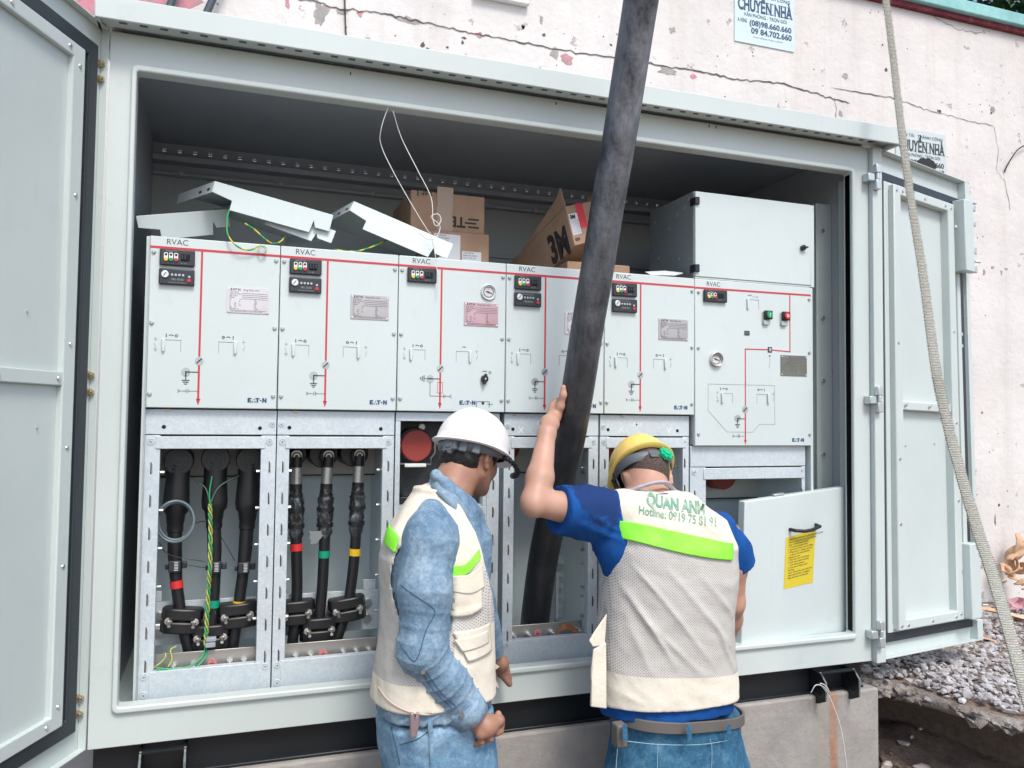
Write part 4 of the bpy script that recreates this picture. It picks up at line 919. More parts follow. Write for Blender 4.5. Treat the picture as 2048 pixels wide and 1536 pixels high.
m = M(); ground_sym(m, X+.181, .775); bar(m, X+.181, .785, X+.181, .775, .0026); bar(m, X+.194, .795, X+.212, .795, .0028)
io(m, X+.121, .9035, 1, s=.95); io(m, X+.285, .9035, -1, s=.95); bar(m, X+.21, .732, X+.188, .732, .0012); bar(m, X+.188, .727, X+.188, .738, .0014); bar(m, X+.184, .727, X+.184, .738, .0014); bar(m, X+.184, .732, X+.165, .732, .0012); bar(m, X+.165, .732, X+.159, .737, .0014); bar(m, X+.165, .732, X+.159, .727, .0014)
bar(m, X+.226, 1.252, X+.243, 1.254, .002); bar(m, X+.323, 1.028, X+.323, 1.033, .006); m.build('mimic_symbol', MT['ink'], t6, smooth=0)
m = M(); P = [(.056, .920), (.344, .921), (.345, .776), (.277, .776), (.246, .747), (.136, .747), (.056, .824), (.056, .920)]
for (a, b), (c, d) in zip(P, P[1:]): bar(m, X+a, b, X+c, d, .0012)
switchsym(m, X+.096, .873); switchsym(m, X+.338, .873, -1); bar(m, X+.323, 1.022, X+.323, 1.012, .0012); bar(m, X+.326, 1.012, X+.320, .998, .0012); bar(m, X+.321, .998, X+.321, .985, .0012)
m.build('panel_outline', MT['greyink'], t6, smooth=0)
slot(t6, X+.117, X+.160, .853, .887, -1); slot(t6, X+.266, X+.312, .853, .887, 1); slot(t6, X+.228, X+.274, 1.202, 1.237, -1)
text('CLOSE', .009, lambda u, v, w_: (X+.246+u, PY-w_, 1.245+v), 'lettering', MT['greyink'], t6)
for x, mt in ((X+.308, 'grn'), (X+.388, 'redp')):
    m = M(); m.box((x-.020, PY-.004, 1.148), (x+.012, PY-.0005, 1.196)); m.box((x-.018, PY-.010, 1.146), (x+.006, PY-.0045, 1.163)); b = m.build('button_guard', MT['clear'], t6, bev=.002)
    m = M(); m.box((x-.016, PY-.016, 1.166), (x+.018, PY-.0045, 1.199)); pb = m.build('push_button', MT['black'], t6, bev=.003)
    m = M(); disc(m, x+.001, 1.1825, .0125, PY-.016, .006, 22); q = m.build('button_cap', MT[mt], pb, bev=.0012)
    m = M(); 
    if mt == 'grn': bar(m, x+.001, 1.176, x+.001, 1.189, .0022, PY-.0222)
    else: oring(m, x+.001, 1.1825, .0032, .0052, PY-.0222)
    m.build('button_mark', MT['wht'], q, smooth=0)
m = M(); m.box((X+.211, PY-.002, 1.104), (X+.233, PY-.0004, 1.120)); b = m.build('counter_window', MT['ink'], t6); text('0021', .0085, lambda u, v, w_: (X+.212+u, PY-.0022-w_, 1.109+v), 'lettering', MT['greyink'], b)
m = M(); m.box((X+.314, PY-.002, 1.044), (X+.332, PY-.0009, 1.064)); b = m.build('breaker_flag', MT['ink'], t6); m = M(); m.box((X+.318, PY-.003, 1.048), (X+.328, PY-.0021, 1.06)); m.build('flag_window', MT['screw'], b)
gauge(t6, X+.088, 1.010, .0265, .012); nameplate(t6, X+.371, X+.490, .959, 1.036, 'plate3', 'greyink'); logo(t6, X+.423, .7115)
for a, b in ((.015, 1.251), (.015, 1.049), (.016, .739), (.503, 1.254), (.503, 1.050), (.503, .739)): pscrew(t6, X+a, b)
frame(t6, 1.834, 2.338, 1.900, 2.322, .058, .574, .618, band=(.6205, .6955))
m = M(); m.cyl((1.96, .30, .575), (1.96, .42, .575), .06, 24); m.cyl((2.12, .30, .575), (2.12, .42, .575), .06, 24); m.build('red_bushing', MT['bushing'], t6, bev=.004)
m = M(); m.box((1.95, .2, .28), (2.10, .22, .36)); m.cyl((2.02, .19, .33), (2.02, .2, .33), .02, 16); m.build('bracket', MT['galv'], t6, bev=.003)

# instrument box on top of the sixth
ib = thing('instrument_box', (2.1, .2, 1.3), 'grey instrument box with black hinges and small black knob on the end cubicle', 'box')
m = M(); m.box((1.842, .086, 1.3005), (2.368, .40, 1.622)); m.build('box_body', MT['dark_in'], ib, bev=.002)
m = M(); m.box((1.8415, PY, 1.308), (2.352, .0855, 1.619)); m.box((2.3525, PY+.002, 1.301), (2.370, .0855, 1.619)); m.box((1.8415, PY+.003, 1.3005), (2.352, .0855, 1.3075)); m.build('box_door', MT['panel'], ib, bev=.002)
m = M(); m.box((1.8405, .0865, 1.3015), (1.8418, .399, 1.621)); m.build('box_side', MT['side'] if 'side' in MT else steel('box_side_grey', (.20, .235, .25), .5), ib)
for z in (1.583, 1.337):
    m = M(); m.box((1.836, PY-.008, z-.014), (1.855, PY+.03, z+.014)); b = m.build('box_hinge', MT['black'], ib, bev=.002)
m = M(); m.cyl((2.312, PY-.012, 1.449), (2.312, PY-.0005, 1.449), .0105, 18); m.cyl((2.300, PY-.014, 1.449), (2.328, PY-.014, 1.451), .0035, 8); m.build('knob', MT['black'], ib, bev=.001)
for y, z, r in ((.11, 1.60, .006), (.19, 1.56, .011), (.14, 1.575, .011), (.25, 1.52, .011), (.11, 1.375, .006), (.18, 1.39, .006), (.33, 1.42, .007), (.34, 1.36, .006), (.36, 1.57, .006), (.12, 1.33, .006), (.22, 1.34, .010)):
    m = M(); m.cyl((1.8392, y, z), (1.8404, y, z), r, 14); m.build('knockout', MT['screw'], ib)

# ------------------------------------------------------------ loose trays on top
def tray(FL, FR, BL, h, lab, n0=.0, hi=True):
    FL, FR, BL = Vector(FL), Vector(FR), Vector(BL); e1 = FR-FL; L = e1.length; e1n = e1.normalized(); e2 = BL-FL; D = e2.length
    dn = e1.cross(e2).normalized();  dn = dn if dn.z < 0 else -dn
    def f(a, b, c): return FL+e1*a+e2*b+dn*c
    t = thing('cover_tray', tuple((FL+FR)/2), lab, 'cover', 'loose steel covers on top of the cubicles')
    m = M(); k = .028/L; prof = [(0, 0), (1, 0), (1, h*.98), (1-k, h*1.25), (1-k*2.2, h*1.25), (1-k*2.2, h*.88), (k*2, h*.88), (k*2, h*.55), (0, h*.55)]
    prof = [(0, 0), (1, 0), (1, h*.95), (1-k*1.6, h*.95), (1-k*1.9, h*.62), (1-k*2.1, h*1.3), (k*2.2, h*1.3), (k*2.2, h*.78), (0, h*.60)]
    m.prism([f(a, 0, c) for a, c in prof], e2.normalized()*.0025); m.build('front_flange', MT['tray'], t, bev=.0012)
    q = .003/D
    m = M(); m.add([f(0, q, 0), f(1, q, 0), f(1, 1, 0), f(0, 1, 0), f(0, q, .0025), f(1, q, .0025), f(1, 1, .0025), f(0, 1, .0025)], [(0,3,2,1),(4,5,6,7),(0,1,5,4),(1,2,6,5),(2,3,7,6),(3,0,4,7)]); m.build('top_sheet', MT['tray'], t)
    for a, da in ((0, .0025/L), (1, -.0025/L)):
        m = M(); m.prism([f(a, q, .003), f(a, 1, .003), f(a, 1, h*.6), f(a, q, h*.6)], e1*da); s_ = m.build('side_flange', MT['tray'], t)
        for b in (.12, .34):
            m = M(); P = [f(a-.0004*(1 if a == 0 else -1), b+db, c) for db, c in ((-.035, h*.30), (.035, h*.30), (.035, h*.46), (-.035, h*.46))]; m.prism(P, e1*(-.0004 if a == 0 else .0004)); m.build('slot_hole', MT['hole'], s_, smooth=0)
    return t
tray(at(272, 432, .16), at(455, 418, .26), at(292, 430, .50), .058, 'loose grey cover lying flat at far left, under the others')
tray(at(505, 400, .17), at(672, 462, .13), at(420, 420, .45), .046, 'loose grey cover nested beneath the uppermost tilted one')
tray(at(430, 362, .15), at(667, 430, .12), at(358, 388, .42), .058, 'uppermost loose grey cover, tilted to the right over its neighbours')
tray(at(708, 402, .15), at(907, 488, .085), at(640, 440, .42), .060, 'loose grey cover tilted down in front of the cardboard boxes')
MT['yg'] = new_mat('yellow_green_wire', (.45, .42, .04), .45); g = G(MT['yg']); wv = g.n('TexWave'); wv.inputs['Scale'].default_value = 9; wv.inputs['Distortion'].default_value = 1; g.l(g.coord(), wv.inputs[0]); g.col(g.ramp(wv.outputs[1], [(.45, (.03, .30, .10)), (.55, (.55, .48, .05))], 'CONSTANT'))
MT['lug'] = new_mat('tinned_lug', (.5, .5, .48), .35, .8)
wire('earth_wire', [at(458, 420, .12), at(454, 440, .08), at(456, 470, .055), at(475, 493, .05), at(500, 500, .055), at(518, 492, .055), at(532, 496, .055), at(531, 506, .055)], .0026, MT['yg'], 'yellow and green wire with a ring lug drooping over the leftmost cubicle')
m = M(); c = at(524, 499, .055); m.tube([c+Vector((math.cos(a)*.010, 0, math.sin(a)*.010)) for a in [i*.45 for i in range(15)]], .0025, 6); tag(m.build('ring_lug', MT['lug']), 'small ring lug at the end of the drooping earth wire', 'lug')
wire('earth_wire', [at(490, 447, .14), at(510, 460, .11), at(530, 478, .10), at(545, 487, .11), at(560, 484, .13), at(570, 474, .16)], .0026, MT['yg'], 'yellow and green wire arching beneath the uppermost tilted cover')
wire('earth_wire', [at(668, 499, .09), at(700, 503, .075), at(725, 500, .09), at(760, 487, .14), at(790, 470, .2)], .0026, MT['yg'], 'yellow and green wire under the tray in front of the boxes')

# cardboard
MT['card'] = new_mat('cardboard', (.36, .23, .15), .85); g = G(MT['card']); g.col(g.ramp(g.noise(9, 5), [(.3, (.32, .20, .13)), (.7, (.40, .26, .175))])).bump(g.noise(120, 2), .1, .002)
MT['label'] = new_mat('paper_label', (.66, .68, .70), .6); MT['tape'] = new_mat('packing_tape', (.37, .255, .185), .3)
MT['redtape'] = new_mat('red_tape', (.6, .05, .07), .4); MT['boxink'] = new_mat('box_ink', (.03, .025, .025), .7)
def carton(x0, x1, y0, y1, z0, z1, lab):
    t = thing('cardboard_box', ((x0+x1)/2, (y0+y1)/2, z0), lab, 'box'); m = M(); m.box((x0, y0, z0), (x1, y1, z1)); m.build('carton', MT['card'], t, bev=.004); return t
a = at(822, 388, .30); b = at(969, 470, .30); zz = b.z
t = carton(a.x, b.x, .30, .62, zz, at(900, 387, .30).z, 'upper cardboard box printed with upside down letters, taped across the middle')
y = .2992
text('TE', .052, lambda u, v, w_: (b.x-.072-u, y-w_, zz+.055-v), 'lettering', MT['boxink'], t, bold=.03)
m = M()
for i, (p_, q_) in enumerate(((.0, .04), (-.012, .03), (-.0, .04))): m.box((b.x-.062+p_, y-.0005, zz+.020+i*.014), (b.x-.062+q_, y, zz+.026+i*.014))
m.build('speed_lines', MT['boxink'], t, bev=.001)
text('PICK  SHIP', .020, lambda u, v, w_: (a.x+.13-u, y-w_, zz+.135-v), 'lettering', MT['boxink'], t, bold=.01)
m = M(); m.box((a.x+.022, y-.0005, zz+.115), (a.x+.026, y, zz+.14)); m.box((a.x+.022, y-.0005, zz+.1402), (a.x+.05, y, zz+.1435)); m.box((a.x+.09, y-.0005, zz+.1402), (a.x+.12, y, zz+.1435)); m.build('corner_mark', MT['boxink'], t)
m = M(); xm = (a.x+b.x)/2-.012; m.add([(xm-.03+.004*mnoise.noise(Vector((i*3.1, 0, 0)))+(.058 if j else 0), y-.0007-.002*abs(mnoise.noise(Vector((i*2.3, j, 0)))), zz+.002+.155*i/12) for i in range(13) for j in (0, 1)], [(2*i, 2*i+1, 2*i+3, 2*i+2) for i in range(12)]); m.build('packing_tape', MT['tape'], t)
b2 = at(978, 523, .28)
t2 = carton(a.x+.02, b2.x, .28, .60, 1.226, zz-.002, 'lower cardboard box carrying white paper labels beneath the printed box')
for (p0, p1, s) in (((868, 466), (920, 522), 'FABRICADO'), ((924, 502), (962, 525), 'TECHNICAL DATA')):
    A = at(*p0, .279); B = at(*p1, .279); m = M(); m.box((A.x, .2782, B.z), (B.x, .2795, A.z)); l_ = m.build('paper_label', MT['label'], t2)
    L = M(); k = 0; z = A.z-.008
    while z > B.z+.004:
        text(['1234 5678 90', 'MADE IN CHINA', 'QTY 3  KG 12.5', 'LOT 20190412'][k % 4], .007, lambda u, v, w_: (A.x+.004+u, .278-w_, z+v), L, None, None); z -= .009; k += 1
    L.build('lettering', MT['boxink'], l_, smooth=0)
# tilted printed carton
V0 = at(1150, 491, .16); V1 = at(1130, 412, .21); E2 = at(1016, 530, .55)-V1; E3 = at(1192, 400, .27)-V1; E1 = V1-V0
t3 = thing('cardboard_box', tuple(V0), 'cardboard box with big black logo, tipped on its corner behind the thick cable', 'box')
m = M(); P = [V0, V0+E2, V0+E2+E3, V0+E3]; m.prism(P, E1); m.build('carton', MT['card'], t3, bev=.003)
nA = E2.cross(E1).normalized(); nA = nA if nA.dot(CAM-V0) > 0 else -nA; nB = E3.cross(E1).normalized(); nB = nB if nB.dot(CAM-V0) > 0 else -nB
m = M(); m.prism([V1, V1+E2*.75, at(1112, 398, .26)+Vector((0, 0, .0)), at(1120, 376, .24)], E3.normalized()*.004); m.build('open_flap', MT['card'], t3)
m = M(); m.prism([V1+E3*.75, V1+E3*1.3, at(1215, 372, .40), at(1172, 388, .42)], (0, .004, 0)); m.build('open_flap', MT['card'], t3)
L1, L2 = E1.length, E2.length
text('3M', 1, lambda u, v, w_: V0+nA*.0015+(-E2.normalized())*(-.135+u*.088)+E1.normalized()*(.010+v*.150-u*.015), 'logo_print', MT['boxink'], t3, bold=.045)
fB = lambda u, v, w_=0: V0+nB*(.0012+w_)+E3.normalized()*u+E1.normalized()*v
m = M(); m.add([fB(.004, .038), fB(.05, .038), fB(.05, .125), fB(.004, .125)], [(0, 1, 2, 3)]); l_ = m.build('paper_label', MT['label'], t3)
text('3M', .022, lambda u, v, w_: fB(.008+u, .104+v, .0012), 'lettering', MT['boxink'], l_, bold=.05)
L = M()
for i in range(8): text('2.1 kg  1234  QX-3', .0075, lambda u, v, w_: fB(.007+u*.75, .094-.008*i+v, .0012), L, None, None)
L.build('lettering', MT['boxink'], l_, smooth=0)
m = M(); m.add([fB(.051, .06), fB(.09, .06), fB(.09, .16), fB(.051, .16)], [(0, 1, 2, 3)]); m.build('red_tape', MT['redtape'], t3)
text('820', .016, lambda u, v, w_: fB(.008+u, .016+v, .001), 'lettering', MT['boxink'], t3, bold=.02)
a = at(1135, 534, .2); b = at(1260, 548, .2)
t4 = carton(a.x, b.x, .20, .42, 1.226, at(1250, 531, .2).z, 'flat cardboard box lying low on the cubicles right of the thick cable')
m = M(); P = [at(1290, 545, .14), at(1330, 543, .16), at(1366, 547, .12), at(1350, 551, .09), at(1300, 550, .09)]; m.prism(P, (0, 0, .003)); tag(m.build('paper_sheet', MT['label']), 'white sheet of paper lying on the cubicle left of the instrument box', 'paper')

# ------------------------------------------------------------ cables in the bays
MT['cable'] = new_mat('black_cable', (.012, .013, .015), .38); g = G(MT['cable']); g.bump(g.noise(40, 3), .1, .003)
MT['film'] = new_mat('plastic_wrap', (.10, .12, .13), .12, spec=.8); g = G(MT['film']); wz = g.noise(26, 3, .45, g.mapv((1, 1, .5)), 1.2); g.col(g.ramp(wz, [(.46, (.014, .016, .018)), (.62, (.05, .06, .065)), (.74, (.22, .25, .26))])).bump(wz, .8, .012)
TAPES = {'red': new_mat('red_band', (.60, .03, .03), .5), 'green': new_mat('green_band', (.0, .28, .16), .5), 'yellow': new_mat('yellow_band', (.68, .45, .02), .5)}
def clamp(parent, x, y, z, tilt=0, wd=.118, ht=.074):
    q = Matrix.Rotation(tilt, 3, 'Y'); f = lambda a, b, c: Vector((x, y, z))+q @ Vector((a, b, c))
    m = M()
    for zz_ in (-1, 1):
        P = [(-wd/2, .0), (-wd/2+.010, -.020), (-.024, -.028), (.024, -.028), (wd/2-.010, -.020), (wd/2, .0), (wd/2-.006, .03), (-wd/2+.006, .03)]
        m.prism([f(a, b, -ht/2 if zz_ < 0 else .002) for a, b in P], q @ Vector((0, 0, ht/2-.002)))
    c = m.build('cable_clamp', MT['black'], parent, bev=.005)
    for s in (-1, 1):
        m = M(); a = f(s*(wd/2-.022), -.018, 0); dy = Vector((0, -1, 0)); m.cyl(a, a+dy*.006, .011, 14); m.cyl(a+dy*.006, a+dy*.015, .0085, 6); m.cyl(a+dy*.015, a+dy*.042+Vector((-.004*s, 0, -.006)), .0048, 10); m.build('clamp_bolt', MT['chrome'], c)
def mvcable(pts, lab, band_, tb, cl, elbow, wrap, sensor=False, rad=.0172):
    P = spline([(a.x, a.y, a.z) for a in pts], 8)
    t = thing('power_cable', tuple(P[-1]), lab, 'cable', 'black power cables clamped in the two left bays')
    m = M(); m.tube(P, rad, 16); m.build('cable_core', MT['cable'], t, smooth=80)
    def pt(z):
        for a, b in zip(P, P[1:]):
            if (a.z-z)*(b.z-z) <= 0: return a+(b-a)*((z-a.z)/(b.z-a.z+1e-9)), (b-a).normalized()
        return P[0], Vector((0, 0, -1))
    c, d = pt(tb); m = M(); m.cyl(c-d*.011, c+d*.011, rad+.0015, 20); m.build('colour_band', TAPES[band_], t, smooth=40)
    c, d = pt(cl); clamp(t, c.x, c.y, cl, math.atan2(-d.x, -d.z)*-.5)
    top = P[0]
    if elbow:
        x, y, z = top; c2, d2 = pt(.56)
        m = M(); m.tube([Vector((x, y-.03, z)), Vector((x, y+.16, z))], [.042, .038], 26); m.build('elbow_boss', MT['black'], t, bev=.003)
        m = M()
        for r_ in (.034, .024, .014): m.ring([(a, y-.0302, b) for a, b in circ(x, z, r_, 28)], [(a, y-.0302, b) for a, b in circ(x, z, r_-.004, 28)], (0, -.002, 0))
        m.build('elbow_cap_ring', MT['rubber'], t)
        pa, _ = pt(z-.02); zs = [z-.01, z-.06, z-.13, z-.15, z-.16, z-.185, z-.187, z-.21, z-.212, z-.27, z-.35]; rs = [.034, .034, .038, .036, .028, .025, .0235, .0235, .0205, .0205, .0178]
        m = M(); m.tube([pt(q)[0] for q in zs], rs, 22); m.build('cable_boot', MT['black'], t, smooth=50)
    else:
        x, y, z = top
        m = M(); m.cyl((x-.012, y+.03, z+.008), (x-.012, y+.20, z+.008), .046, 28); m.cyl((x, y+.012, z), (x, y+.03, z), .026, 24); m.build('bushing_cup', MT['black'], t, bev=.003)
        m = M(); P2 = rr2(x-.0175, x+.0175, z-.034, z+.022, .014); m.prism([(a, y-.004, b) for a, b in P2], (0, .014, 0)); m.build('lug_palm', MT['lug'], t, bev=.002)
        m = M(); m.ring([(a, y-.0045, b) for a, b in circ(x, z+.002, .0145, 24)], [(a, y-.0045, b) for a, b in circ(x, z+.002, .010, 24)], (0, -.003, 0)); m.cyl((x, y-.0045, z+.002), (x, y-.012, z+.002), .006, 6); m.build('lug_bolt', MT['rubber'], t)
        c, d = pt(z-.032); c2, _ = pt(z-.085); m = M(); m.tube([c, c2], .0182, 20); m.build('lug_barrel', MT['lug'], t, bev=.001)
        m = M(); a, _ = pt(z-.085); b, _ = pt(z-.10); m.tube([a, b], .0192, 18); m.build('tape_collar', MT['black'], t)
        zs = [z-.1-i*.0075 for i in range(22)]; rs = [(.0185 if i < 4 else .0250 if i < 14 else .0225 if i < 20 else .0185)+.0028*mnoise.noise(Vector((i*.9, x*20, 0))) for i in range(22)]
        m = M(); base = [pt(q)[0] for q in zs]; n = 18; vs = []
        for i, (c_, r_) in enumerate(zip(base, rs)):
            for j in range(n): aa = 2*math.pi*j/n; k_ = r_*(1+.13*mnoise.noise(Vector((math.cos(aa)*2+x*40, math.sin(aa)*2, i*.55)))); vs.append(c_+Vector((math.cos(aa)*k_, math.sin(aa)*k_, 0)))
        m.add(vs, [(i*n+j, i*n+(j+1) % n, (i+1)*n+(j+1) % n, (i+1)*n+j) for i in range(21) for j in range(n)]); m.build('plastic_wrap', MT['film'], t, smooth=60)
        m = M()
        for z_, r_ in ((z-.122, .0215), (z-.165, .0275), (z-.215, .0265)):
            c_, _ = pt(z_); m.tube([c_+Vector((-.0, 0, .006)), c_+Vector((0, 0, -.006))], r_, 18)
        m.build('tape_turn', MT['black'], t)
    if sensor:
        c, d = pt(sensor); m = M(); m.box((c.x-.017, c.y-.028, c.z-.016), (c.x+.017, c.y+.01, c.z+.018)); m.box((c.x+.018, c.y-.01, c.z-.008), (c.x+.034, c.y-.002, c.z+.012)); m.box((c.x-.027, c.y-.01, c.z-.010), (c.x-.018, c.y-.002, c.z+.006)); s_ = m.build('current_sensor', MT['devdark'], t, bev=.003)
        m = M()
        for i in range(6): m.box((c.x-.001, c.y-.0285, c.z-.010+i*.0045), (c.x+.010, c.y-.0281, c.z-.0085+i*.0045))
        m.build('sensor_print', MT['wht'], s_)
    return t, pt
at_ = at
C = []
C.append(mvcable([at(358, 922, .2), at(354, 980, .2), at(350, 1060, .2), at(350, 1130, .2), at(356, 1190, .2), at(365, 1245, .2), at(378, 1300, .2), at(392, 1360, .2)], 'black cable with red band under the leftmost elbow connector of the left bay', 'red', at(353, 1168, .2).z, at(362, 1240, .2).z, True, False, at(352, 1131, .2).z))
C.append(mvcable([at(432, 917, .2), at(430, 980, .2), at(428, 1060, .2), at(430, 1130, .2), at(427, 1200, .2), at(421, 1270, .2), at(420, 1340, .2)], 'black cable with green band behind the twisted green wires in the left bay', 'green', at(426, 1207, .2).z, at(421, 1272, .2).z, True, False, at(432, 1133, .2).z))
C.append(mvcable([at(500, 920, .2), at(497, 980, .2), at(494, 1050, .2), at(488, 1130, .2), at(480, 1190, .2), at(474, 1235, .2), at(466, 1290, .2), at(462, 1340, .2)], 'black cable with yellow band, rightmost in the left bay', 'yellow', at(477, 1209, .2).z, at(474, 1229, .2).z, True, False, at(485, 1134, .2).z))
C.append(mvcable([at(593, 914, .2), at(592, 970, .2), at(592, 1040, .2), at(593, 1110, .2), at(594, 1180, .2), at(590, 1240, .2), at(582, 1310, .2)], 'bare lug cable with red band under torn plastic wrap', 'red', at(593, 1094, .2).z, at(592, 1224, .2).z, False, True))
C.append(mvcable([at(657, 914, .2), at(653, 970, .2), at(650, 1040, .2), at(648, 1110, .2), at(644, 1180, .2), at(638, 1245, .2), at(636, 1320, .2)], 'bare lug cable with green band, middle one of the plastic wrapped three', 'green', at(648, 1108, .2).z, at(638, 1257, .2).z, False, True))
C.append(mvcable([at(719, 912, .2), at(716, 970, .2), at(713, 1040, .2), at(709, 1110, .2), at(701, 1180, .2), at(692, 1225, .2), at(675, 1275, .2), at(660, 1330, .2)], 'bare lug cable with yellow band, curving down to the left', 'yellow', at(709, 1104, .2).z, at(694, 1217, .2).z, False, True))
# mounting rails behind the clamps
for r, x0, x1, bx, z0 in ((rootc[0], .052, .388, .062, .135), (rootc[1], .417, .745, .735, .135)):
    m = M(); m.box((x0, .245, z0-.045), (x1, .249, z0+.085)); m.box((bx-.012 if bx < .4 else bx-.04, .245, z0+.086), (bx+.025 if bx < .4 else bx, .249, z0+.118)); rr_ = m.build('clamp_rail', MT['galv'], r, bev=.001)
    for z in (z0+.045, z0-.005):
        m = M(); xx = bx+.02 if bx < .4 else bx-.025; m.cyl((xx, .235, z), (xx, .2448, z), .013, 16); m.build('bolt', MT['chrome'], r, bev=.001)
# plastic scrap
m = M(); c = at(634, 1075, .18); vs = [(c.x-.022+(.003+.0016*j)*i*2+.012*mnoise.noise(Vector((i*1.3, j*1.7, 0))), c.y-.01*mnoise.noise(Vector((i, j, 5)))*2, c.z-.02+.010*j+.012*mnoise.noise(Vector((j, i, 3)))) for j in range(5) for i in range(4)]
m.add(vs, [(j*4+i, j*4+i+1, j*4+i+5, j*4+i+4) for j in range(4) for i in range(3)]); m.build('torn_film', new_mat('clear_film', (.20, .225, .23), .2), C[4][0], smooth=0)
# twisted earth wires and friends
def helix(ax, r, tw, ph, n=90):
    out = []; P = spline(ax, 12)
    for i, p in enumerate(P):
        a = tw*i/len(P)*6.283+ph; out.append(p+Vector((math.cos(a)*r, math.sin(a)*r, 0)))
    return out
ax = [at(420, 1008, .15), at(421, 1060, .15), at(420, 1130, .145), at(417, 1180, .155), at(414, 1240, .155), at(411, 1292, .155)]
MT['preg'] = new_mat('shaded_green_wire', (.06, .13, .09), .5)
tw = thing('twisted_wires', tuple(ax[-1]), 'twisted yellow and green earth wires running down in front of the green banded cable', 'wires')
MT['gw'] = new_mat('green_wire', (.03, .32, .13), .4); MT['yw'] = new_mat('yellow_wire', (.36, .42, .10), .4)
for k, mt in enumerate(('gw', 'yw', 'yw')):
    pre = [(at(424, 952, .15), at(419, 985, .15)), (at(382, 956, .19), at(410, 975, .17)), (at(486, 948, .19), at(440, 972, .16))][k]; pm_ = MT['gw'] if k == 0 else MT['preg']; mp_ = M(); mp_.tube(spline(list(pre)+[ax[0]], 6), .0022, 6); mp_.build('wire_end', pm_, tw, smooth=80)
    m = M(); m.tube(helix(ax, .0045, 6.5, k*2.09), .0026, 6); m.build('wire_strand', MT[mt] if k else MT['gw'], tw, smooth=80)
for k, (pts, mt) in enumerate((([at(411, 1292, .155), at(405, 1312, .12), at(380, 1332, .105), at(345, 1338, .10), at(312, 1336, .10)], 'gw'), ([at(413, 1292, .155), at(410, 1315, .12), at(385, 1338, .10), at(345, 1342, .095), at(314, 1340, .095)], 'gw'))):
    m = M(); m.tube(spline(pts, 8), .0026, 6); m.build('wire_tail', MT[mt], tw, smooth=80)
wire('earth_wire', [at(352, 1293, .15), at(341, 1300, .14), at(344, 1318, .12), at(336, 1334, .10)], .0024, MT['yw'], 'loose curled yellow wire end at the bottom of the left bay')
wire('earth_wire', [at(331, 1306, .13), at(330, 1316, .12), at(318, 1328, .10), at(308, 1335, .10)], .0022, MT['yw'], 'short yellow wire end at the lower left corner of the left bay')
m = M(); c = at(350, 1043, .15); m.tube([c+Vector((math.cos(a)*.052+.0, .006*math.sin(a*2), math.sin(a)*.060)) for a in [i*6.283/40 for i in range(41)]], .0042, 8, cap=False); m.tube([c+Vector((math.cos(a)*.047+.002, .008+.004*math.sin(a), math.sin(a)*.054)) for a in [i*6.283/40 for i in range(41)]], .0035, 8, cap=False)
tag(m.build('coiled_lead', new_mat('slate_lead', (.12, .16, .18), .35), smooth=80), 'round coil of slate grey lead hanging around the red banded cable', 'coil')
for pts, lab in (([at(318, 1085, .18), at(340, 1110, .17), at(410, 1123, .17)], 'thin black sensor lead from left bay side to the middle sensor'), ([at(440, 1070, .19), at(455, 1095, .18), at(470, 1122, .17)], 'thin black lead sloping down to the rightmost sensor'), ([at(367, 1128, .17), at(400, 1134, .165), at(412, 1134, .17)], 'thin black lead between the left and middle sensors'), ([at(390, 1048, .17), at(402, 1043, .18), at(414, 1044, .19)], 'thin black lead leaving the grey coil to the right')):
    wire('sensor_lead', pts, .0013, MT['black'], lab, 'lead')
m = M(); c = at(421, 1282, .13); m.box((c.x-.014, c.y-.01, c.z-.017), (c.x+.014, c.y+.01, c.z-.002)); m.box((c.x-.012, c.y-.012, c.z+.0), (c.x+.016, c.y+.008, c.z+.012)); tag(m.build('terminal_block', new_mat('grey_terminal', (.30, .33, .37), .35), bev=.002), 'small grey terminal block on the lower end of the twisted wires', 'terminal')

# ------------------------------------------------------------ thick cable, webbing, leaning cover
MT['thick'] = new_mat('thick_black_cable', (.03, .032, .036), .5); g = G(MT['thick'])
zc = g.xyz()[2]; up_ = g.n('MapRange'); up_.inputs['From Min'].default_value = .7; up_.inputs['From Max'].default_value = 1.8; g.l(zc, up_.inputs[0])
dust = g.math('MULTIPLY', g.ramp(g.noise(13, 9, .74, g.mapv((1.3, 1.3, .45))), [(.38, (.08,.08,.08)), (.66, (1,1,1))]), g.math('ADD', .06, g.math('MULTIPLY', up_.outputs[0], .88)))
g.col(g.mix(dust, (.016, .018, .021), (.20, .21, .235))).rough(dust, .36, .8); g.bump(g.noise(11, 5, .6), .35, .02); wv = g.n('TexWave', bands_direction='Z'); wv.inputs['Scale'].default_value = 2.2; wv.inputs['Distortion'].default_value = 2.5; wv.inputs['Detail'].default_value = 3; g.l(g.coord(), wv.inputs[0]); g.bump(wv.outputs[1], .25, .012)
TC = spline([at(1318, -260, -.62), at(1298, -110, -.48), at(1282, 0, -.38), at(1260, 140, -.32), at(1238, 280, -.27), at(1217, 400, -.23), at(1196, 530, -.19), at(1174, 660, -.14), at(1157, 770, -.10), at(1140, 870, -.04), at(1122, 950, .04), at(1104, 1030, .11), at(1088, 1110, .18), at(1076, 1190, .24), at(1068, 1265, .29), at(1066, 1330, .30)], 10)
m = M(); n = 36; vs = []
TCr = [.0515*(1+.012*mnoise.noise(Vector((i*.18, 0, 0)))) for i in range(len(TC))]
m.tube(TC, TCr, n); o = m.build('thick_cable', MT['thick'], smooth=80); tag(o, 'thick dusty black cable hanging diagonally into the fourth bay, held by one worker', 'cable')
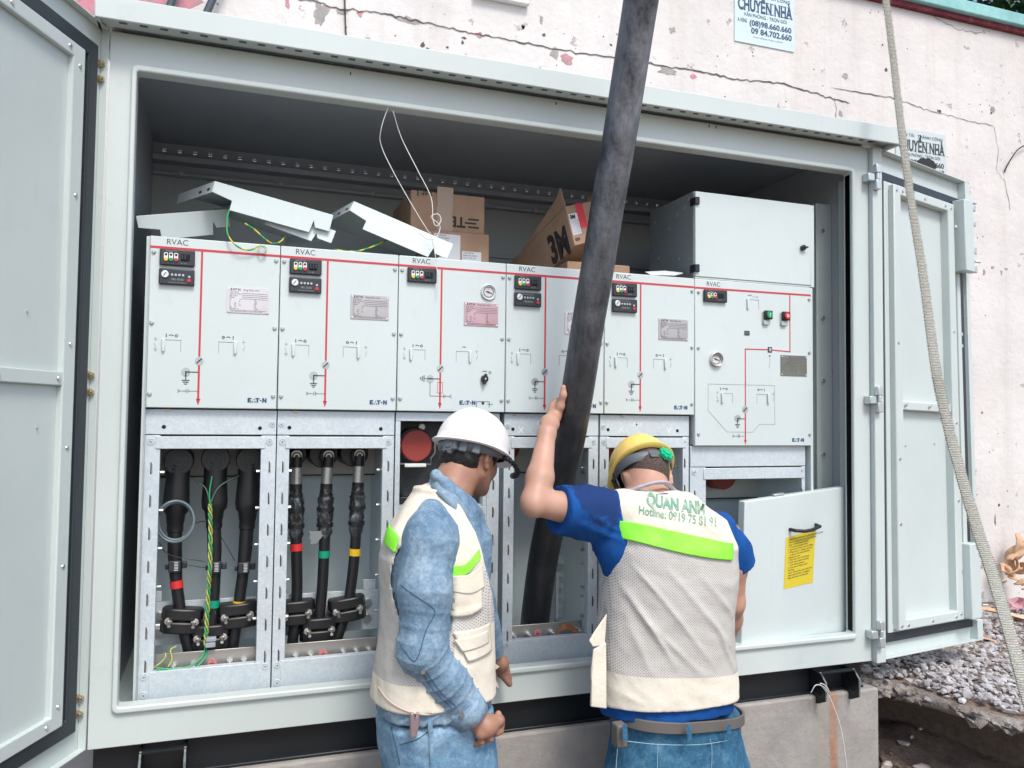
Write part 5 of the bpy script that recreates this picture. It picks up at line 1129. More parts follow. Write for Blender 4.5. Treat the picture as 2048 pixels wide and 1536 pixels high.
MT['web'] = new_mat('woven_webbing', (.44, .43, .37), .9); g = G(MT['web']); wv = g.n('TexWave', bands_direction='Z'); wv.inputs['Scale'].default_value = 60; wv.inputs['Distortion'].default_value = 3.5; wv.inputs['Detail'].default_value = 3; wv.inputs['Detail Scale'].default_value = 3; g.l(g.coord(), wv.inputs[0])
g.col(g.mix(g.noise(30, 4), g.ramp(wv.outputs[1], [(.2, (.27, .265, .23)), (.8, (.56, .55, .49))]), (.37, .37, .31), 'MIX')).bump(wv.outputs[1], .8, .004).bump(g.noise(200, 2), .5, .002)
WP = spline([at(1762, -60, -.15), at(1772, 0, -.17), at(1788, 130, -.2), at(1803, 260, -.25), at(1822, 400, -.30), at(1843, 530, -.36), at(1858, 640, -.42), at(1872, 740, -.48), at(1884, 800, -.50), at(1903, 880, -.54), at(1928, 970, -.6), at(1958, 1070, -.66), at(1985, 1150, -.72), at(2006, 1220, -.78), at(2026, 1290, -.84), at(2048, 1370, -.9), at(2075, 1460, -.95)], 9)
m = M(); k = len(WP); m.tube(WP, [.0115+.0065*min(1, i/k*1.3)+.0012*mnoise.noise(Vector((i*.35, 0, 0))) for i in range(k)], 10, flat=.35, upv=(-.3, -.95, 0))
fz = M(); 
for i in range(2, k-2):
    for s in (-1, 1):
        for _ in range(16):
            p = WP[i]+(WP[i+1]-WP[i])*random.random(); a_ = rt*s; r_ = (.0115+.0065*min(1, i/k*1.3))*.96; q_ = p+a_*r_; e_ = q_+a_*random.uniform(.001, .0065)+Vector((0, 0, random.uniform(-.005, .002))); fz.add([q_, q_+Vector((0, 0, .0016)), e_], [(0, 1, 2)])
wb = m.build('webbing_sling', MT['web'], smooth=60); tag(wb, 'frayed olive webbing sling stretched diagonally in front of the open right door', 'sling')
fz.build('frayed_fibre', MT['web'], wb, smooth=0)
# removed cover leaning in the opening
cv = thing('loose_cover', (2.22, .02, 0), 'removed grey cover panel with black handle and yellow notice, leaning in the opening', 'cover')
A, B, C_, D = at(1492, 1004, -.012), at(1702, 971, .055), at(1696, 1282, .055), at(1468, 1310, -.012)
A, B, D, C_ = at(1490, 1003, .012), at(1701, 972, .055), at(1482, 1296, .012), at(1694, 1278, .055)
nn = (B-A).cross(D-A).normalized(); nn = nn if nn.y < 0 else -nn
m = M(); m.prism([A, B, C_, D], -nn*.036); m.build('cover_sheet', MT['panel'], cv, bev=.004)
def cf(a, b, c=0): return A+(B-A)*a+(D-A)*b+nn*c
m = M(); m.tube([cf(.415, .245, 0), cf(.42, .248, .024), cf(.50, .262, .030), cf(.57, .262, .030), cf(.655, .248, .024), cf(.66, .243, 0)], .0065, 10); m.build('handle', MT['black'], cv, smooth=50)
m = M(); m.box((0, 0, 0), (.05, .02, .008), lambda x, y, z: cf(.28, 0, 0)+(B-A).normalized()*x-nn*(y+.008)+Vector((0, 0, z+.0005))); m.build('catch', MT['screw'], cv, bev=.003)
m = M(); m.add([cf(.38, .30, .0008), cf(.66, .275, .0008), cf(.645, .655, .0008), cf(.37, .66, .0008)], [(0, 1, 2, 3)]); nt = m.build('yellow_notice', MT['noty'] if 'noty' in MT else new_mat('yellow_notice', (.62, .50, .03), .55), cv, smooth=0)
L = M(); TX = ['OPERATING INSTRUCTIONS FOR THE COVER', 'Before opening the cover check that the', 'panel is isolated and earthed', '1. Close the earthing switch', '2. Remove the front cover by lifting', '3. Check that no voltage is present', '   on any of the cable terminals', 'Closing the cover', '1. Place the cover in the frame', '2. Push down until it is locked', '   in the closed position', '3. Open the earthing switch', 'Warning', 'Never remove the cover when the', 'cable compartment is energised', 'Keep this notice on the panel']
for i, s in enumerate(TX):
    text(s, .0088, lambda u, v, w_: cf(.405+u*1.0/(B-A).length*.93, .325+.018*i-.05*(u/(B-A).length)*.9-v/(D-A).length, .0014), L, None, None)
L.build('lettering', MT['boxink'], nt, smooth=0)
# ------------------------------------------------------------ people
class Field:
    """signed field on a grid -> one closed surface (naive surface nets)"""
    def __init__(s, lo, hi, h):
        s.h = h; s.lo = np.array(lo, float); n = np.ceil((np.array(hi)-s.lo)/h).astype(int)+1; s.n = n
        s.ax = [(s.lo[i]+h*np.arange(n[i])).astype(np.float32) for i in range(3)]; s.F = np.full(n, .2, np.float32)
    def sl(s, lo, hi):
        a = np.clip(np.floor((np.array(lo)-s.lo)/s.h).astype(int), 0, s.n); b = np.clip(np.ceil((np.array(hi)-s.lo)/s.h).astype(int)+1, 0, s.n)
        return tuple(slice(a[i], b[i]) for i in range(3))
    def xyz(s, q): return np.meshgrid(s.ax[0][q[0]], s.ax[1][q[1]], s.ax[2][q[2]], indexing='ij')
    def put(s, d, q, k):
        f = s.F[q]; h = np.clip(.5+.5*(f-d)/k, 0, 1); s.F[q] = f*(1-h)+d*h-k*h*(1-h)
    def rc(s, a, b, ra, rb, k=.02, sq=1):
        """tapered capsule"""
        a = np.array(a, float); b = np.array(b, float); m = max(ra, rb)+k+.012; q = s.sl(np.minimum(a, b)-m, np.maximum(a, b)+m)
        if 0 in s.F[q].shape: return s
        X, Y, Z = s.xyz(q); d = b-a; t = np.clip(((X-a[0])*d[0]+(Y-a[1])*d[1]+(Z-a[2])*d[2])/(d@d+1e-12), 0, 1)
        D = np.sqrt((X-a[0]-t*d[0])**2+(Y-a[1]-t*d[1])**2+(Z-a[2]-t*d[2])**2)-(ra+(rb-ra)*t); s.put(D, q, k); return s
    def chain(s, pts, rs, k=.02):
        for (a, b), (ra, rb) in zip(zip(pts, pts[1:]), zip(rs, rs[1:])): s.rc(a, b, ra, rb, k)
        return s
    def el(s, c, r, rot=None, k=.02, sub=False):
        c = np.array(c, float); r = np.array(r, float); m = r.max()+k+.01; q = s.sl(c-m, c+m); X, Y, Z = s.xyz(q); X = X-c[0]; Y = Y-c[1]; Z = Z-c[2]
        if rot is not None:
            A = np.array(rot).T; X, Y, Z = A[0, 0]*X+A[0, 1]*Y+A[0, 2]*Z, A[1, 0]*X+A[1, 1]*Y+A[1, 2]*Z, A[2, 0]*X+A[2, 1]*Y+A[2, 2]*Z
        e = np.sqrt((X/r[0])**2+(Y/r[1])**2+(Z/r[2])**2); g2 = np.sqrt((X/r[0]**2)**2+(Y/r[1]**2)**2+(Z/r[2]**2)**2); D = e*(e-1)/np.maximum(g2, 1e-5)
        if sub:
            f = s.F[q]; h = np.clip(.5-.5*(f+D)/k, 0, 1); s.F[q] = f*(1-h)-D*h+k*h*(1-h)
        else: s.put(D, q, k)
        return s
    def loft(s, rows, k=.02, p=2.4, grow=0, zlo=None, zhi=None):
        """rows (z, cx, cy, a, b, yaw) of superelliptic sections"""
        rows = sorted(rows); Z0 = [r[0] for r in rows]; m = max(max(r[3], r[4]) for r in rows)+k+.02+grow
        q = s.sl((min(r[1] for r in rows)-m, min(r[2] for r in rows)-m, Z0[0]-.06), (max(r[1] for r in rows)+m, max(r[2] for r in rows)+m, Z0[-1]+.06)); X, Y, Z = s.xyz(q)
        I = lambda i: np.interp(Z, Z0, [r[i] for r in rows]); cx, cy, a, b, yw = I(1), I(2), I(3)+grow, I(4)+grow, I(5)
        U = (X-cx)*np.cos(yw)+(Y-cy)*np.sin(yw); V = -(X-cx)*np.sin(yw)+(Y-cy)*np.cos(yw)
        e = (np.abs(U/a)**p+np.abs(V/b)**p)**(1/p); D = (e-1)*np.minimum(a, b)
        lo_, hi_ = (zlo if zlo is not None else Z0[0]), (zhi if zhi is not None else Z0[-1])
        D = np.maximum(D, np.maximum(lo_-Z, Z-hi_)); s.put(D, q, k); return s
    def cut(s, fn):
        q = s.sl(s.lo, s.lo+s.h*s.n); X, Y, Z = s.xyz(q); s.F = np.maximum(s.F, fn(X, Y, Z).astype(np.float32)); return s
    def mesh(s, name, mat, parent, disp=None, smooth_it=1):
        F = s.F.copy(); F[0], F[-1], F[:, 0], F[:, -1], F[:, :, 0], F[:, :, -1] = (1,)*6
        S = F < 0; n = F.shape; c = [(i, j, k) for i in (0, 1) for j in (0, 1) for k in (0, 1)]
        V = lambda A, o: A[o[0]:n[0]-1+o[0], o[1]:n[1]-1+o[1], o[2]:n[2]-1+o[2]]
        cnt = sum(V(S, o).astype(np.int8) for o in c); act = (cnt > 0) & (cnt < 8); ids = -np.ones(act.shape, np.int64); I = np.argwhere(act); ids[act] = np.arange(len(I))
        P = np.zeros((len(I), 3)); W = np.zeros(len(I)); vals = {o: F[I[:, 0]+o[0], I[:, 1]+o[1], I[:, 2]+o[2]].astype(float) for o in c}
        for a in c:
            for ax in range(3):
                if a[ax]: continue
                b = tuple(a[i]+(i == ax) for i in range(3)); fa, fb = vals[a], vals[b]; m = (fa < 0) != (fb < 0); t = np.where(m, fa/np.where(m, fa-fb, 1), 0)
                for i in range(3): P[:, i] += np.where(m, a[i]+(t if i == ax else 0), 0)
                W += m
        P = (P/W[:, None]+I)*s.h+s.lo; Q = []
        for ax in range(3):
            u, v = (ax+1) % 3, (ax+2) % 3; A = np.moveaxis(S, ax, 0); ch = np.moveaxis(A[:-1] != A[1:], 0, ax); E = np.argwhere(ch)
            E = E[(E[:, u] > 0) & (E[:, v] > 0) & (E[:, u] < n[u]-1) & (E[:, v] < n[v]-1)]
            def g_(du, dv): K = E.copy(); K[:, u] -= du; K[:, v] -= dv; return ids[K[:, 0], K[:, 1], K[:, 2]]
            q = np.stack([g_(1, 1), g_(0, 1), g_(0, 0), g_(1, 0)], 1); ins = S[E[:, 0], E[:, 1], E[:, 2]]; q[~ins] = q[~ins][:, ::-1]; Q.append(q[(q >= 0).all(1)])
        Q = np.concatenate(Q)
        for _ in range(smooth_it):
            acc = np.zeros_like(P); w_ = np.zeros(len(P))
            for i in range(4): a, b = Q[:, i], Q[:, (i+1) % 4]; np.add.at(acc, a, P[b]); np.add.at(w_, a, 1); np.add.at(acc, b, P[a]); np.add.at(w_, b, 1)
            P = .5*P+.5*acc/np.maximum(w_, 1)[:, None]
        if disp is not None:
            fnrm = np.cross(P[Q[:, 2]]-P[Q[:, 0]], P[Q[:, 3]]-P[Q[:, 1]]); N = np.zeros_like(P)
            for i in range(4): np.add.at(N, Q[:, i], fnrm)
            N /= np.maximum(np.linalg.norm(N, axis=1), 1e-12)[:, None]; P = P+N*disp(P, N)[:, None]
        o0 = np.array(origin(parent)); me = bpy.data.meshes.new(name); me.vertices.add(len(P)); me.vertices.foreach_set('co', (P-o0).ravel())
        me.loops.add(len(Q)*4); me.loops.foreach_set('vertex_index', Q.ravel()); me.polygons.add(len(Q)); me.polygons.foreach_set('loop_start', np.arange(len(Q))*4); me.polygons.foreach_set('loop_total', np.full(len(Q), 4)); me.polygons.foreach_set('use_smooth', np.ones(len(Q), bool)); me.update(calc_edges=True); me.validate()
        return link_mesh(name, me, mat, parent)
def vn(P, sc_, seed=0):
    """smooth vector-free noise, vectorised"""
    r = np.random.default_rng(seed); out = np.zeros(len(P))
    for i in range(7):
        k = r.normal(size=3); k = k/np.linalg.norm(k)*sc_*r.uniform(.6, 1.7); out += np.sin(P@k+r.uniform(0, 6.28)+1.5*np.sin(P@(r.normal(size=3)*sc_*.4)))
    return out/4
def ridge(t): return 1-2*np.abs((t % 1)-.5)
def foldlines(P, lines):
    """raised soft creases: each (a, b, width, height) a 3-D segment"""
    out = np.zeros(len(P))
    for a, b, wd, ht in lines:
        a = np.array(a, float); b = np.array(b, float); d = b-a; t = np.clip(((P-a)@d)/(d@d), 0, 1); D = np.linalg.norm((P-a-t[:, None]*d)*np.array((1, .25, 1)), axis=1)
        out += ht*(.45*np.exp(-(D/wd)**2)+.55*np.exp(-D/(wd*.7)))*np.sin(np.pi*np.clip(t, .04, .96))**.5
    return out
def wrinkle(g, sc_, st, dist, vec=None):
    q = g.n('TexNoise', noise_type='RIDGED_MULTIFRACTAL'); q.inputs['Scale'].default_value = sc_; q.inputs['Detail'].default_value = 3; q.inputs['Roughness'].default_value = .45; q.inputs['Distortion'].default_value = .8; g.l(vec or g.mapv((1, 1, .55), (0, R(25), 0)), q.inputs['Vector']); g.bump(q.outputs['Fac'], st, dist)
V3 = lambda p: np.array((p[0], p[1], p[2]), float)
# materials
MT['skin'] = new_mat('skin', (.36, .2, .14), .5); g = G(MT['skin']); g.col(g.ramp(g.noise(12, 5), [(.3, (.27, .135, .09)), (.7, (.38, .205, .14))])).bump(g.noise(220, 3), .12, .002); g.p.inputs['Subsurface Weight'].default_value = .08; g.p.inputs['Subsurface Radius'].default_value = (.01, .004, .002)
MT['skin2'] = new_mat('skin_light', (.50, .28, .19), .5); g = G(MT['skin2']); g.col(g.ramp(g.noise(9, 5), [(.3, (.41, .225, .16)), (.7, (.50, .295, .215))])).bump(g.noise(220, 3), .12, .002); g.p.inputs['Subsurface Weight'].default_value = .08; g.p.inputs['Subsurface Radius'].default_value = (.01, .004, .002)
MT['hair'] = new_mat('black_hair', (.010, .009, .009), .45); g = G(MT['hair']); g.bump(g.noise(60, 4, .6, g.mapv((4, 4, .7))), .9, .006)
MT['buzz'] = new_mat('cropped_hair', (.06, .04, .035), .8); g = G(MT['buzz']); g.col(g.ramp(g.noise(300, 2), [(.35, (.02, .016, .015)), (.7, (.13, .085, .065))])).bump(g.noise(400, 2), .5, .002)
def denim(name, lo, hi, wear, ws=5):
    m = new_mat(name, lo, .85, spec=.2); g = G(m); n = g.noise(ws, 6, .7); n2 = g.noise(55, 5, .75); v = g.n('TexWave'); v.inputs['Scale'].default_value = 110; g.l(g.mapv((1, 1, 1), (0, R(35), R(20))), v.inputs[0])
    c = g.ramp(n, [(.30, lo), (.50, hi), (.70, wear)]); n3 = g.noise(17, 6, .75); c = g.mix(g.ramp(n3, [(.34, (.4,)*3), (.52, (0,)*3)]), c, lo); c = g.mix(g.ramp(g.noise(70, 5, .8), [(.50, (0,)*3), (.68, (.55,)*3)]), c, wear); c = g.mix(g.ramp(n2, [(.38, (.55,)*3), (.62, (0,)*3)]), c, lo); g.col(c).bump(n2, .6, .005).bump(v.outputs[1], .25, .001); wrinkle(g, 7, .3, .010); return m
MT['denim'] = denim('jacket_denim', (.085, .155, .245), (.20, .31, .415), (.38, .49, .575))
MT['jeans'] = denim('pale_jeans', (.075, .17, .29), (.18, .33, .47), (.38, .51, .60), 5)
MT['jeans2'] = denim('teal_jeans', (.018, .08, .15), (.045, .155, .265), (.16, .30, .41), 5)
MT['blueT'] = new_mat('blue_cotton', (.006, .10, .40), .85, spec=.2); g = G(MT['blueT'])
MT['cream'] = new_mat('cream_cotton', (.66, .62, .52), .85, spec=.2); g = G(MT['cream']); g.col(g.ramp(g.noise(6, 6, .7), [(.25, (.56, .51, .41)), (.65, (.72, .69, .59))])).bump(g.noise(16, 5), .35, .012).bump(g.noise(300, 2), .15, .001); wrinkle(g, 7, .35, .008)
MT['lime'] = new_mat('lime_reflective', (.24, .88, .035), .5); g = G(MT['lime']); g.col(g.ramp(g.noise(14, 5), [(.3, (.20, .80, .03)), (.7, (.30, .95, .06))])).bump(g.noise(60, 4), .3, .004)
def meshcloth(name, zones, rz=0):
    m = new_mat(name, (.5, .5, .5), .85, spec=.25); g = G(m); xo = g.xyz(g.coord()); mp = g.mapv((1, 1, 1), (R(0), R(45), 0), src=g.mapv((1, 1, 1), (0, 0, rz)))
    s = g.xyz(mp); k = 6.2832/.0058
    hx = g.math('SINE', g.math('MULTIPLY', s[0], k)); hz = g.math('SINE', g.math('MULTIPLY', s[2], k)); pr = g.math('MULTIPLY', g.math('ADD', g.math('MULTIPLY', hx, .5), .5), g.math('ADD', g.math('MULTIPLY', hz, .5), .5))
    cl = g.mix(g.ramp(pr, [(.42, (0,)*3), (.72, (1,)*3)]), g.ramp(g.noise(4, 5), [(.3, (.48, .465, .43)), (.7, (.58, .565, .53))]), (.22, .215, .21))
    mask = None
    for x0, x1, a, b, sgn in zones:      # sewn-on cream cloth: above or below a line z = a + b x, between x0 and x1
        d = g.math('MULTIPLY', g.math('SUBTRACT', xo[2], g.math('ADD', a, g.math('MULTIPLY', xo[0], b))), sgn)
        q = g.math('MULTIPLY', g.math('GREATER_THAN', d, 0), g.math('MULTIPLY', g.math('GREATER_THAN', xo[0], x0), g.math('LESS_THAN', xo[0], x1)))
        mask = q if mask is None else g.math('MAXIMUM', mask, q)
    cr = g.ramp(g.noise(6, 6, .7), [(.25, (.60, .55, .45)), (.65, (.71, .67, .57))])
    g.col(g.mix(mask, cl, cr)); g.bump(g.math('MULTIPLY', pr, g.math('SUBTRACT', 1, mask)), -.4, .002).bump(g.noise(13, 4), .35, .014).bump(mask, .6, .004); wrinkle(g, 5.5, .4, .012, g.mapv((1, 1, .6), (0, R(38), 0))); return m
MT['piping'] = new_mat('tan_piping', (.50, .40, .33), .8); MT['seam'] = new_mat('dark_seam', (.05, .10, .17), .9)
MT['helw'] = new_mat('white_helmet', (.74, .73, .73), .42, coat=.1); g = G(MT['helw']); g.col(g.mix(g.ramp(g.voro(38), [(.045, (.6,)*3), (.07, (0,)*3)]), g.ramp(g.noise(5, 6), [(.3, (.66, .65, .655)), (.7, (.74, .73, .735))]), (.45, .42, .38)))
MT['hely'] = new_mat('yellow_helmet', (.80, .53, .08), .42, coat=.1); g = G(MT['hely']); g.col(g.ramp(g.noise(4, 6), [(.3, (.76, .50, .10)), (.7, (.84, .66, .20))]))
MT['strap'] = new_mat('grey_strap', (.10, .115, .13), .45); MT['strapl'] = new_mat('grey_strap_pale', (.10, .115, .13), .45); MT['gknob'] = new_mat('green_ratchet', (.0, .42, .20), .3); MT['helshade'] = new_mat('helmet_inner_shading', (.03, .03, .03), .8)  # inner helmet faces near-black: dark shading under the rim put into the colour
MT['beltm'] = new_mat('belt_leather', (.12, .11, .10), .6); MT['print'] = new_mat('green_print', (.16, .36, .25), .8); g = G(MT['print']); g.col(g.mix(g.ramp(g.noise(60, 4), [(.5, (0,)*3), (.62, (.7,)*3)]), (.14, .33, .23), (.55, .56, .46)))
def basis(fwd, upv):
    f = Vector(fwd).normalized(); r = f.cross(Vector(upv)).normalized(); u = r.cross(f); return np.array([[r.x, f.x, u.x], [r.y, f.y, u.y], [r.z, f.z, u.z]])   # local x=right, y=forward, z=up
def head(F, c, B, s=1.0, k=.012, flat_hair=False):
    """c = middle of the cranium; local axes right, forward, up"""
    L = lambda x, y, z: np.array(c)+B@(np.array((x, y, z))*s)
    E = lambda p, r, kk=k, **kw: F.el(L(*p), np.array(r)*s, B, kk, **kw)
    E((0, -.008, .0), (.074, .094, .088)); E((0, .035, -.045), (.060, .058, .062), .025); E((0, .048, -.095), (.036, .034, .026), .03)
    for q in (-1, 1):
        E((q*.030, .063, -.042), (.024, .020, .02), .02); F.rc(L(q*.052, .005, -.065), L(q*.022, .062, -.108), .018*s, .015*s, .022)
        E((q*.031, .081, -.013), (.017, .010, .011), .008, sub=True); E((q*.031, .074, -.015), (.0125, .0115, .0115), .003)
        F.rc(L(q*.018, .086, .002), L(q*.050, .070, .004), .0075*s, .006*s, .012)
        # ear: rim, lobe and hollow
        pts = [L(q*.072, .004, -.022), L(q*.082, -.002, -.006), L(q*.086, -.014, .004), L(q*.085, -.023, -.008), L(q*.082, -.020, -.028), L(q*.078, -.008, -.047), L(q*.074, -.001, -.050)]
        F.chain(pts, [.005*s]*5+[.0062*s, .005*s], .006); F.el(L(q*.076, -.010, -.020), np.array((.007, .016, .026))*s, B, .008); F.el(L(q*.084, -.008, -.018), np.array((.006, .008, .012))*s, B, .004, sub=True)
    F.chain([L(0, .083, .0), L(0, .096, -.022), L(0, .103, -.040)], [.008*s, .009*s, .0115*s], .012); F.rc(L(-.014, .088, -.044), L(.014, .088, -.044), .008*s, .008*s, .01)
    F.rc(L(-.018, .083, -.068), L(.018, .083, -.068), .0075*s, .0075*s, .008); F.rc(L(-.014, .082, -.080), L(.014, .082, -.080), .0085*s, .0085*s, .008)
    return L
def helmet(parent, c, B, mat, s=1.0, rim_tilt=0, knob_mat=None, name='helmet', ridge_=False):
    """shell with brim; local axes as the head's; c = centre of the rim plane"""
    c = np.array(c); n = 56; m = M(); vs = []; L = lambda x, y, z: Vector(c+B@(np.array((x, y, z))*s)); K = 22
    prof = []
    for i in range(K+1):
        a = math.pi/2*i/K; prof.append((math.cos(a), math.sin(a)))
    def ring_at(rr_, zz_, ex=0, thick=0):
        out = []
        for j in range(n):
            t = 2*math.pi*j/n; x = math.cos(t); y = math.sin(t); ax_, ay_ = .108-thick, .132-thick
            brim = ex*(1+.9*max(0, y)**2.2); rx = rr_*ax_+brim; ry = rr_*ay_+brim
            rid = 0
            if zz_ > 0 and ridge_: rid = .003*math.exp(-(x*rr_/.16)**2)*(zz_ > .3)
            out.append(L(rx*x, ry*y, zz_*(.120-thick)+rid-(.012*max(0, -y)**2 if zz_ < .01 else 0)-(.010*ex*60*max(0, y)**2 if ex > 0 else 0)))
        return out
    rows = [ring_at(.97, -.10, .0, .006), ring_at(1, -.105, .011), ring_at(1.0, -.085, .0135), ring_at(1.0, -.04, .009), ring_at(1.0, .0, .002)]+[ring_at(a, b) for a, b in prof[1:-1]]
    for r_ in rows: vs += r_
    k = len(rows); vs.append(L(0, 0, .120+(.003 if ridge_ else 0))); fs = [(i*n+j, i*n+(j+1) % n, (i+1)*n+(j+1) % n, (i+1)*n+j) for i in range(k-1) for j in range(n)]+[((k-1)*n+j, (k-1)*n+(j+1) % n, k*n) for j in range(n)]
    m.add(vs, fs); m.cur = 1; inner = [ring_at(.97, -.10, 0, .006)]+[ring_at(a, b, 0, .006) for a, b in prof[2:-1:3]]; v2 = []
    for r_ in inner: v2 += r_
    k2 = len(inner); v2.append(L(0, 0, .113)); m.add(v2, [(i*n+j, (i+1)*n+j, (i+1)*n+(j+1) % n, i*n+(j+1) % n) for i in range(k2-1) for j in range(n)]+[((k2-1)*n+j, k2*n, (k2-1)*n+(j+1) % n) for j in range(n)])
    o = m.build(name, [mat, MT['helshade']], parent, smooth=70); return o, L
def strap_band(parent, L, pts, wd, th, mat, name):
    P = [L(*p) for p in pts]; m = M(); P = spline(P, 6); m.tube(P, wd/2, 8, flat=th/wd*2, upv=tuple((P[0]-L(0, 0, .0)).normalized())); return m.build(name, mat, parent, smooth=60)
def bvh(o): 
    me = o.data; vs = [v.co+origin(o.parent) for v in me.vertices]; return BVHTree.FromPolygons(vs, [tuple(p.vertices) for p in me.polygons])
def onto(T, p, d=(0.25, .97, 0), off=.002):
    """drop a point onto a garment along d"""
    d = Vector(d).normalized(); h = T.ray_cast(Vector(p)-d*.5, d)
    return (h[0]+h[1]*off) if h[0] else Vector(p)
def seam(T, pts, r, name, mat, parent, n=6, off=.0006, flat=.5):
    P = [onto(T, q, off=off) for q in spline(pts, n)]; m = M(); m.tube(P, r, 6); return m.build(name, mat, parent, smooth=80)
def patchcloth(T, quad, name, mat, parent, off=.004, nu=10, nv=8, sag=0):
    """a pocket or flap laid on a garment; quad = four corner points TL TR BR BL"""
    a, b, c, d = [Vector(q) for q in quad]; vs = []
    for j in range(nv+1):
        for i in range(nu+1):
            u, v = i/nu, j/nv; p = (a*(1-u)+b*u)*(1-v)+(d*(1-u)+c*u)*v; e = min(u, 1-u)*min(v, 1-v)*4
            vs.append(onto(T, p, off=off+sag*e+.0015*mnoise.noise(Vector((u*3, v*3, sag*99)))))
    m = M(); m.add(vs, [(j*(nu+1)+i, j*(nu+1)+i+1, (j+1)*(nu+1)+i+1, (j+1)*(nu+1)+i) for j in range(nv) for i in range(nu)]); o = m.build(name, mat, parent, smooth=60); sm = o.modifiers.new('t', 'SOLIDIFY'); sm.thickness = .0035; sm.offset = 0; return o

# ================= the worker with the yellow helmet, back to us =================
p2 = thing('person', (1.53, -.30, -.95), 'worker in yellow helmet and lettered vest, seen from behind, arm raised to the cable', 'person')
Yb = -.27
T2 = []   # torso rows from the outline in the photograph
for py, l, r, cy, b in ((985, 1255, 1345, -.235, .080), (1003, 1228, 1382, -.245, .095), (1040, 1222, 1430, -.26, .115), (1090, 1224, 1446, -.272, .125), (1150, 1222, 1446, -.275, .125), (1220, 1218, 1442, -.272, .122), (1300, 1212, 1442, -.27, .12), (1360, 1210, 1446, -.27, .122), (1420, 1210, 1450, -.272, .122), (1470, 1234, 1462, -.27, .115), (1540, 1226, 1476, -.268, .118), (1600, 1218, 1490, -.268, .120)):
    A, B = at(l, py, Yb), at(r, py, Yb); T2.append(((A.z+B.z)/2, (A.x+B.x)/2, cy, (B.x-A.x)/2, b, R(-6)))
tz = lambda py: at(1340, py, -.385).z
B2 = basis((.07, .62, -.78), (.03, .78, .62)); hc2 = V3(at(1280, 940, -.085))-B2[:, 2]*.038-B2[:, 1]*.008
F = Field((1.0, -.44, -.15), (1.92, .08, .92), .0034)
F.loft([r for r in T2 if r[0] > tz(1440)], .03, grow=-.02)
Lh = head(F, hc2, B2, .94)
F.chain([V3(at(1306, 1020, -.235)), V3(at(1296, 988, -.19)), V3(at(1288, 958, -.145))], [.072, .058, .054], .03)
# raised left arm: shoulder, elbow, wrist
sh = V3(at(1228, 1030, -.25)); el_ = V3(at(1068, 1004, -.30)); wr = V3(at(1094, 866, -.205))
F.rc(sh, V3(at(1150, 1018, -.28)), .056, .049, .03); F.rc(V3(at(1150, 1018, -.28)), el_, .049, .037, .02)
mid = el_*.66+wr*.34+np.array((.004, 0, 0)); F.chain([el_, mid, wr], [.036, .0385, .0250], .018)
F.el(el_+np.array((-.006, -.008, -.014)), (.021, .026, .026), None, .02)
# palm and fingers round the cable's left side
Tc = lambda py: min(TC, key=lambda q: abs(cam_py(q)-py))
def cam_py(q): d = q-CAM; return 768-FPX*(d.dot(up))/d.dot(fw)
def cable_at(z):
    for a, b in zip(TC, TC[1:]):
        if (a.z-z)*(b.z-z) <= 0: return V3(a+(b-a)*((z-a.z)/(b.z-a.z+1e-9)))
    return V3(TC[0])
pz = wr[2]+.055; cc = cable_at(pz+.0)
def around(z, ang, rad):
    """point on a circle round the cable; ang 0 = toward -x, +90 = far side, -90 = toward us"""
    c = cable_at(z); a = R(ang); return c+np.array((-math.cos(a)*rad, math.sin(a)*rad, 0))
pm = around(pz, 0, .066); F.chain([wr, wr*.5+pm*.5+np.array((-.004, 0, 0)), pm], [.026, .027, .022], .015); F.rc(around(pz+.022, 12, .067), around(pz-.018, 12, .067), .019, .020, .015); F.rc(around(pz+.03, 40, .066), around(pz-.022, 40, .065), .0135, .0135, .012)
for i, (dz, ln) in enumerate(((.040, 1.0), (.018, 1.08), (-.004, 1.0), (-.026, .85))):
    F.chain([around(pz+dz, 25, .066), around(pz+dz+.010, 62, .0635), around(pz+dz+.016, 62+38*ln, .0610), around(pz+dz+.018, 62+66*ln, .0600)], [.0105, .0095, .0088, .0078], .005)
F.chain([around(pz-.010, -12, .068), around(pz+.026, -20, .064), around(pz+.062, -22, .0610), around(pz+.086, -16, .0600)], [.016, .0125, .0105, .0088], .010)
# right arm hanging forward
rs = V3(at(1446, 1075, -.27)); re = V3(at(1462, 1205, -.245)); rw = V3(at(1452, 1285, -.13)); F.chain([rs, V3(at(1460, 1130, -.265)), re], [.058, .052, .041], .02); F.chain([re, re*.6+rw*.4, rw], [.041, .040, .026], .02); hd = V3(at(1445, 1325, -.075)); F.chain([rw, hd], [.025, .030], .015)
for i in range(4): a = hd+np.array((-.024+.016*i, .01, -.01)); F.chain([a, a+np.array((0, .020, -.035)), a+np.array((0, .022, -.060))], [.010, .009, .008], .005)
F.chain([hd+np.array((-.025, -.01, .01)), hd+np.array((-.045, .0, -.02)), hd+np.array((-.045, .012, -.045))], [.012, .010, .0085], .006)
body2 = F.mesh('body', MT['skin2'], p2, smooth_it=1)
# cropped hair at the nape
F = Field(hc2-.12, hc2+.12, .0045)
F.el(hc2+B2@np.array((0, -.010, .004)), np.array((.0755, .0965, .090))*.985, B2, .01)
Bt = B2.T; F.cut(lambda X, Y, Z: (lambda yl, zl: np.maximum(yl*1.0-.035-.3*zl, -.098-zl+.15*np.abs(yl)))(Bt[1, 0]*(X-hc2[0])+Bt[1, 1]*(Y-hc2[1])+Bt[1, 2]*(Z-hc2[2]), Bt[2, 0]*(X-hc2[0])+Bt[2, 1]*(Y-hc2[1])+Bt[2, 2]*(Z-hc2[2])))
F.mesh('hair', MT['buzz'], p2)
